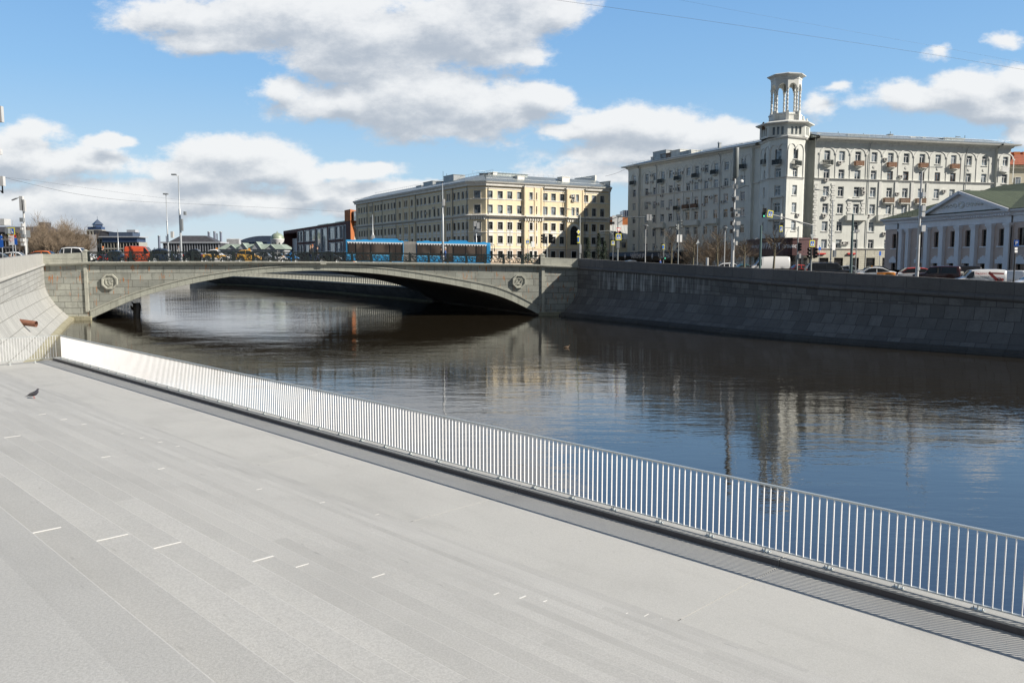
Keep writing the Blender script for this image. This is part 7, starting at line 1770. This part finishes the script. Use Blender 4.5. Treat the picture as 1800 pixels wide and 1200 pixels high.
t, p = stdpole(896.5, 370, 122, -1.6, 'thin lamp post in front of the sunlit yellow facade', r0=.06, r1=.03)
t, p = stdpole(1019.5, 378, 103, -1.4, 'grey lamp post with a curved arm and stacked signs in front of the arched window', r0=.10, r1=.07); cobra(t, at(1001, 368, 103), at(1019, 381, 103)); plate(t, at(1016.8, 407.5, 102.8), .5, .6, 'diamond', FC); plate(t, at(1016.8, 421, 102.8), .36, .85, 'yellow', FC); plate(t, at(1016.8, 421, 102.75), .22, .6, 'blue', FC); boxon(t, 1018.5, 1022, 430, 445, 102.8, polew, 'box')
t, p = stdpole(1086.5, 381, 100, -1.6, 'sign gantry pole with a long arm, a yield sign and a pedestrian crossing sign', 'road sign', 'sign_gantry', .09, .07); 
mb = MB(); e = at(1147, 382.5, 97); mb.tube([p, e], .06, 6); mb.tube([at(1087, 392, 100), p.lerp(e, .28)], .035, 5); mb.tube([p, at(1066, 389, 101)], .04, 5); mb.build('arm', polem, t)
for px in (1138.5, 1143.5): boxon(t, px-1.8, px+1.8, 377, 387.5, 97, polew, 'signal_box', .25)
plate(t, at(1087.5, 404, 99.8), .64, .6, 'yield', FC); plate(t, at(1087.3, 416.5, 99.8), .74, .74, 'cross', FC); boxon(t, 1084, 1089, 423, 436, 99.9, sign_bk, 'control_box', .2)
boxon(t, 1083, 1092, 377.5, 380.5, 99.8, sign_bk, 'camera_box')
t = post(1078, 390, 106, -1.6, 'thin post with a small pedestrian crossing sign left of the sign gantry'); plate(t, at(1077.5, 427.2, 105.8), .5, .52, 'cross', FC); cobra(t, at(1060, 406, 106), at(1077, 412, 106)); boxon(t, 1072, 1080, 390, 394, 105.8, black, 'camera_box')
t, p = stdpole(1135, 403, 84, -2.0, 'slim park lamp post with a flat hat, left of the young trees', r0=.05, r1=.04, mat=polew); mb = MB(); mb.lathe(p+Vector((0,0,0)), [(.04,0),(.12,.05),(.12,.3),(.28,.34),(.28,.38),(.02,.44)], 12); mb.build('lamp_head', sign_bk, t)
t, p = stdpole(1167, 419, 104, -2.3, 'thin pole with a small blue sign and pedestrian signal by the person in blue', 'traffic light', 'traffic_light', .05, .04); cobra(t, at(1175, 404, 104), at(1167, 420, 104), r=.025, head=.3); plate(t, at(1165.8, 434, 103.8), .38, .6, 'yellow', FC); plate(t, at(1165.8, 434, 103.75), .26, .45, 'blue', FC); tlight(t, at(1163, 446, 103.8), (-1,-.3), 2, .8); tlight(t, at(1168, 454, 103.8), (.3,-1), 1, .8, lit=0)
t, p = stdpole(1193, 402, 90, -2.2, 'slanted looking grey pole with a traffic light on top and two white boards', 'traffic light', 'traffic_light', .06, .05); tlight(t, at(1195.8, 394.5, 89.8), (1,-.4), 3, .85, polem); tlight(t, at(1191.5, 399, 89.8), (-1,-.2), 2, .8, polem)
for px in (1192, 1197): plate(t, at(px, 419, 89.7), .26, .78, 'white', (.2,-1))
t = post(1226.5, 421, 80, -2.2, 'thin post with the back of a triangular warning sign in front of the shrubs'); plate(t, at(1227, 425.5, 79.8), .5, .46, 'warn_back', FC)
t = post(1243.5, 452.5, 84, -2.1, 'short pale bollard like cabinet behind the parapet left of the antenna mast', 'cabinet', 'cabinet', r=.09, mat=polew); boxon(t, 1241, 1245.5, 453, 470, 84.3, polew, 'cabinet_door', .3)
t, p = stdpole(1274.5, 406, 79, -2.2, 'slim park lamp post with a flat hat beside the antenna mast', r0=.05, r1=.04, mat=polew); mb = MB(); mb.lathe(p, [(.04,0),(.12,.05),(.12,.25),(.26,.29),(.26,.33),(.02,.38)], 12); mb.build('lamp_head', sign_bk, t)
# big cell mast
t, p = stdpole(1291.5, 310, 81, -2.3, 'tall antenna mast with a thick grey cylinder on top, covered with equipment boxes', 'mast', 'antenna_mast', .16, .12, polew)
a_ = at(1293, 311, 81); b_ = at(1293.5, 259.5, 81); mb = MB(); mb.lathe((a_.x,81,a_.z), [(.06,-.25),(.2,-.05),(.27,.05),(.27,b_.z-a_.z-.05),(.24,b_.z-a_.z),(.01,b_.z-a_.z+.02)], 20); mb.build('antenna_cylinder', M('cylinder_grey', (.17,.19,.19), .5), t)
c_ = at(1304, 318.5, 80.7); mb = MB(); mb.lathe((0,0,0), [(.001,.02),(.14,.05),(.17,.0),(.15,-.06),(.001,-.1)], 14); mb.xf(Matrix.Translation(c_) @ Matrix.Rotation(radians(75), 4, 'X')); mb.tube([at(1294,318,81), c_], .02, 4); mb.build('dish', white, t)
rnd = random.Random(8)
for b_, mt in (((1288,1290.5,312,318),black),((1287,1290,324,332),sign_bk),((1293,1297,325,332),sign_bk),((1292.5,1298,345,352),polew),((1287,1290,347,353),black),((1284,1288,365,372),black),((1285,1289,374,382),black),((1291,1296,372,380),polew),((1294,1301,366,370),sign_bk),((1293,1300,376,381),polew),((1284,1287,389,396),black),((1286.5,1290,391,396),polew),((1294,1301,389,396),polew),((1283,1287,403,410),black),((1294,1298,404,416),polew),((1293,1296,424,431),trim_y),((1289,1291,432,440),polew)): boxon(t, *b_, 80.7, mt)
mb = MB(); mb.tube([at(1297,332,80.9), at(1311,327,80.9), at(1317,327.5,80.9)], .025, 5); mb.tube([at(1290,318,81), at(1283,316,81)], .02, 4); mb.tube([at(1290,352,80.8), at(1284,345,80.8)], .02, 4)
for k in range(7): y = 340+k*12; mb.tube([at(1289.5, y, 80.8), at(1287+rnd.uniform(-2,2), y+6, 80.8), at(1289.5, y+12, 80.8)], .02, 4)
mb.build('brackets_and_cables', black, t)
# traffic light mast arms over the street
t, p = stdpole(1338, 396, 88, -2.5, 'teal grey pole with a small side lamp in front of the brown fascia', r0=.13, r1=.10, mat=M('teal_pole', (.10,.17,.17), .5)); cobra(t, at(1331.5, 418.5, 88), at(1337.5, 422, 88), r=.025, head=.3)
t, p = stdpole(1428, 396, 83, -2.5, 'pole with a long slanting arm carrying a green traffic light and a yellow crossing sign', 'traffic light', 'traffic_light', .09, .08)
e = at(1350, 375.5, 84); mb = MB(); mb.tube([p, e], .06, 6); mb.tube([at(1428, 402, 83), p.lerp(e, .42)], .035, 5); mb.build('arm', polew, t)
plate(t, at(1354, 376, 83.7), .68, .68, 'cross', FC, rot=-.15); tlight(t, at(1342, 377.5, 83.8), (.1,-1), 2, .8, black, lit=0); boxon(t, 1341, 1347, 366, 375, 84, black, 'camera_box')
plate(t, at(1428, 416, 82.8), .56, .56, 'yield_back', FC); plate(t, at(1427.8, 428.2, 82.8), .64, .64, 'cross', FC)
tlight(t, at(1431.3, 444.5, 82.7), (1,-.5), 3, 1.0); tlight(t, at(1424.5, 444.5, 82.7), (-1,-.5), 3, 1.0)
t, p = stdpole(1403.5, 398, 92, -2.5, 'pole with a short bracket holding a tilted crossing sign, traffic light at mid height', 'traffic light', 'traffic_light', .08, .06, polem)
mb = MB(); mb.tube([at(1403, 401, 92), at(1378, 400, 92)], .035, 5); mb.build('arm', polem, t); plate(t, at(1373, 402, 91.8), .42, .66, 'cross', FC, rot=.08); boxon(t, 1371.5, 1377, 391, 397.5, 92, black, 'camera_box'); tlight(t, at(1404.5, 434, 91.8), (1,-.6), 3, .85); cobra(t, at(1396, 402, 92), at(1403, 408, 92), r=.025, head=.2); boxon(t, 1404, 1407.5, 446, 454, 91.8, polew, 'box')
t = post(1440.5, 431, 90, -2.6, 'thin post with a round blue sign at the corner of the brown fascia'); plate(t, at(1440.8, 437, 89.8), .38, .38, 'round_blue', FC)
t, p = stdpole(1464, 352, 96, -2.7, 'lamp post with a curved arm at the left part of the sunlit grey facade', r0=.08, r1=.05, mat=galv); cobra(t, at(1440, 334, 96), at(1464, 354, 96)); plate(t, at(1465.5, 433, 95.8), .45, .85, 'white', FC); boxon(t, 1464.5, 1469.5, 440, 452, 95.9, sign_bk, 'control_box')
t, p = stdpole(1499.5, 376, 77, -2.7, 'dark green grey pole with a crossbar, in front of the balconies', 'pole', 'pole', .13, .09, M('teal_pole2', (.10,.15,.15), .5)); mb = MB(); mb.tube([at(1487,376,77), at(1518,377,77)], .04, 5); mb.build('crossbar', polem, t)
t, p = stdpole(1506.5, 407, 74, -2.7, 'thin pole with a small lantern just right of the dark green pole', 'pole', 'pole', .05, .04); boxon(t, 1503, 1510, 404, 408, 74, polew, 'lantern')
t = post(1547, 442, 95, -2.8, 'post with a small blue sign left of the mansion corner'); plate(t, at(1547, 445.5, 94.8), .3, .48, 'blue', FC)
t, p = stdpole(1620.5, 302, 74, -2.8, 'tall lamp post with a long curved arm and white boxes in front of the mansion', r0=.15, r1=.07, mat=polew); cobra(t, at(1645, 294, 74), at(1621, 306, 74)); 
for b_ in ((1620.5,1626,338,346),(1620,1626.5,361,371),(1619,1625,373,381),(1619,1626,396,407)): boxon(t, *b_, 73.8, white)
plate(t, at(1615, 0+472, 73.8), .3, .3, 'back', FC)
t, p = stdpole(1786, 420, 68, -2.9, 'dark post with a blue parking sign and small plates at the right edge', 'road sign', 'parking_sign', .06, .05, fr_d); o = plate(t, at(1786.5, 427.5, 67.8), .38, .52, 'blue', (-.1,-1)); text('P', .42, white, o, at(1786.5, 427.5, 67.8)+Vector((0,-.025,0)), (1,0,0), (0,0,1), 'letter')
plate(t, at(1786, 437, 67.8), .32, .18, 'white', FC); plate(t, at(1786, 442, 67.8), .32, .18, 'white', FC)
# overhead wires
def wire(label, pts, r=.012):
    P = crom([Vector(p) for p in pts], 8); mb = MB(); mb.tube(P, r, 4, caps=False); o = mb.build('overhead_wire', black); tag(o, label, 'wire')
def wpts(L): return [at(*p) for p in L]
wire('long thin overhead wire crossing the sky at the upper right', wpts([(880,-14,45),(975,0,46),(1250,38,50),(1500,75,54),(1700,106,58),(1900,140,62)]), .007)
wire('faint second overhead wire above the grey building at the upper right', wpts([(1130,-12,60),(1300,20,62),(1500,56,66),(1700,92,70),(1900,130,76)]), .004)
wire('lower overhead wire from the left pole to the lamp posts', wpts([(3,311,60),(60,325,66),(140,342,68),(230,353,78),(325,358,87),(450,364,100),(600,372,118),(640,376,122)]), .010)
wire('upper overhead wire from the left pole to the lamp posts', wpts([(3,311,60),(70,319,68),(170,333,72),(260,345,82),(325,352,87)]), .007)
wire('thin wire from the yellow building roof to the grey building', wpts([(1064,310,190),(1085,304,194),(1108,293,198)]), .03)

# ------------------------------------------------------------------ things in the water, birds
t = thing('wooden_pile', 'black broken mooring pile standing in the water under the arch', 'pile', atz(241, 558, ZW)); b0 = Vector(t.location); mb = MB(); mb.tube([b0-Vector((0,0,1)), b0+Vector((.0,0,.5)), b0+Vector((.05,0,1.1)), b0+Vector((.02,0,1.55))], [.34,.36,.42,.36], 9, smooth=False)
mb.tube([b0+Vector((-.1,0,.7)), b0+Vector((-.5,0,1.0)), b0+Vector((-.62,0,1.25))], [.16,.14,.05], 6, smooth=False); mb.tube([b0+Vector((-.25,0,1.3)), b0+Vector((-.5,0,1.7))], [.12,.04], 6, smooth=False); mb.build('timber', black, t)
def bird(name, label, loc, rz, s_, cols, swim=False):
    t = thing(name, label, 'bird', (0,0,0)); body = MB()
    if swim: P = [(-.24,0,.09),(-.18,0,.07),(-.05,0,.07),(.10,0,.08),(.17,0,.13),(.18,0,.20),(.20,0,.235),(.25,0,.235)]; R = [.01,.05,.09,.08,.05,.032,.038,.02]
    else: P = [(-.19,0,.085),(-.13,0,.095),(-.05,0,.115),(.03,0,.145),(.085,0,.195),(.10,0,.235),(.108,0,.262),(.125,0,.27),(.14,0,.268)]; R = [.012,.034,.058,.068,.052,.032,.026,.024,.012]
    body.tube([Vector(p)*s_ for p in P], [r*s_ for r in R], 12); body.build('body', cols[0], t)
    tl = MB(); tl.extrude([Vector(p)*s_ for p in ((-.15,-.03,.09),(-.15,.03,.09),(-.27,.035,.035),(-.27,-.035,.035))], (0,0,.012*s_)); tl.build('tail', cols[0], t)
    for sd_ in (-1, 1):
        w_ = MB(); rows = []
        for k in range(7):
            f = k/6; x = lerp(.06, -.20, f); zz = lerp(.17, .075, f); hh = .05*sin(pi*min(1, .15+f*.85))+.006; yy_ = sd_*(.064*cos(f*1.2)+.006); rows.append([Vector((x, yy_*.55, zz+hh))*s_, Vector((x, yy_, zz+hh*.3))*s_, Vector((x, yy_*.95, zz-hh*.6))*s_])
        w_.grid(rows, 0, False, None, True); w_.build('wing', cols[1], t)
    bk = MB(); hd = Vector(P[-1])*s_; bk.tube([hd, hd+Vector((.03,0,-.008))*s_], [.008*s_, .002*s_], 6); bk.build('beak', cols[2], t)
    ey = MB()
    for sd_ in (-1, 1): ey.sphere(hd+Vector((-.018, sd_*.021, .006))*s_, .004*s_, 6)
    ey.build('eyes', M('eye_orange', (.5,.12,.02), .3), t)
    if not swim:
        for sd_ in (-1, 1):
            lg = MB(); a = Vector((-.01, sd_*.025, .09))*s_; b_ = Vector((.0, sd_*.025, .008))*s_; lg.tube([a, b_], .006*s_, 5)
            for dx, dy in ((.035,0),(.028,.016),(.028,-.016),(-.018,0)): lg.tube([b_, b_+Vector((dx,dy,-.004))*s_], .004*s_, 4)
            lg.build('leg', M('pink_leg', (.5,.12,.10), .6), t)
    t.location = loc; t.rotation_euler = (0, 0, rz); return t
pg = [M('pigeon_grey', (.045,.045,.06), .6, var=.5, vs=18), M('pigeon_wing', (.085,.085,.095), .7, var=.8, vs=14), black]
q = SN(30.72, 7.73); 
for kst in range(NS):
    zt_ = LZ-RH*(kst+1); q = atz(60, 699.5, zt_)
    if N0+TW*kst <= q.xy.dot(Nv) <= N0+TW*(kst+1)+.02: break
bird('pigeon', 'dark grey pigeon standing on the pale steps at the left', (q.x, q.y, zt_), .25, .80, pg)
dk_ = [M('duck_brown', (.16,.11,.07), .7), M('duck_wing', (.10,.08,.06), .7), sign_y]
q = atz(996, 611, ZW); bird('duck', 'small brown duck swimming on the canal right of the bridge pier reflection', (q.x, q.y, ZW-.02), .1, .85, dk_, True)
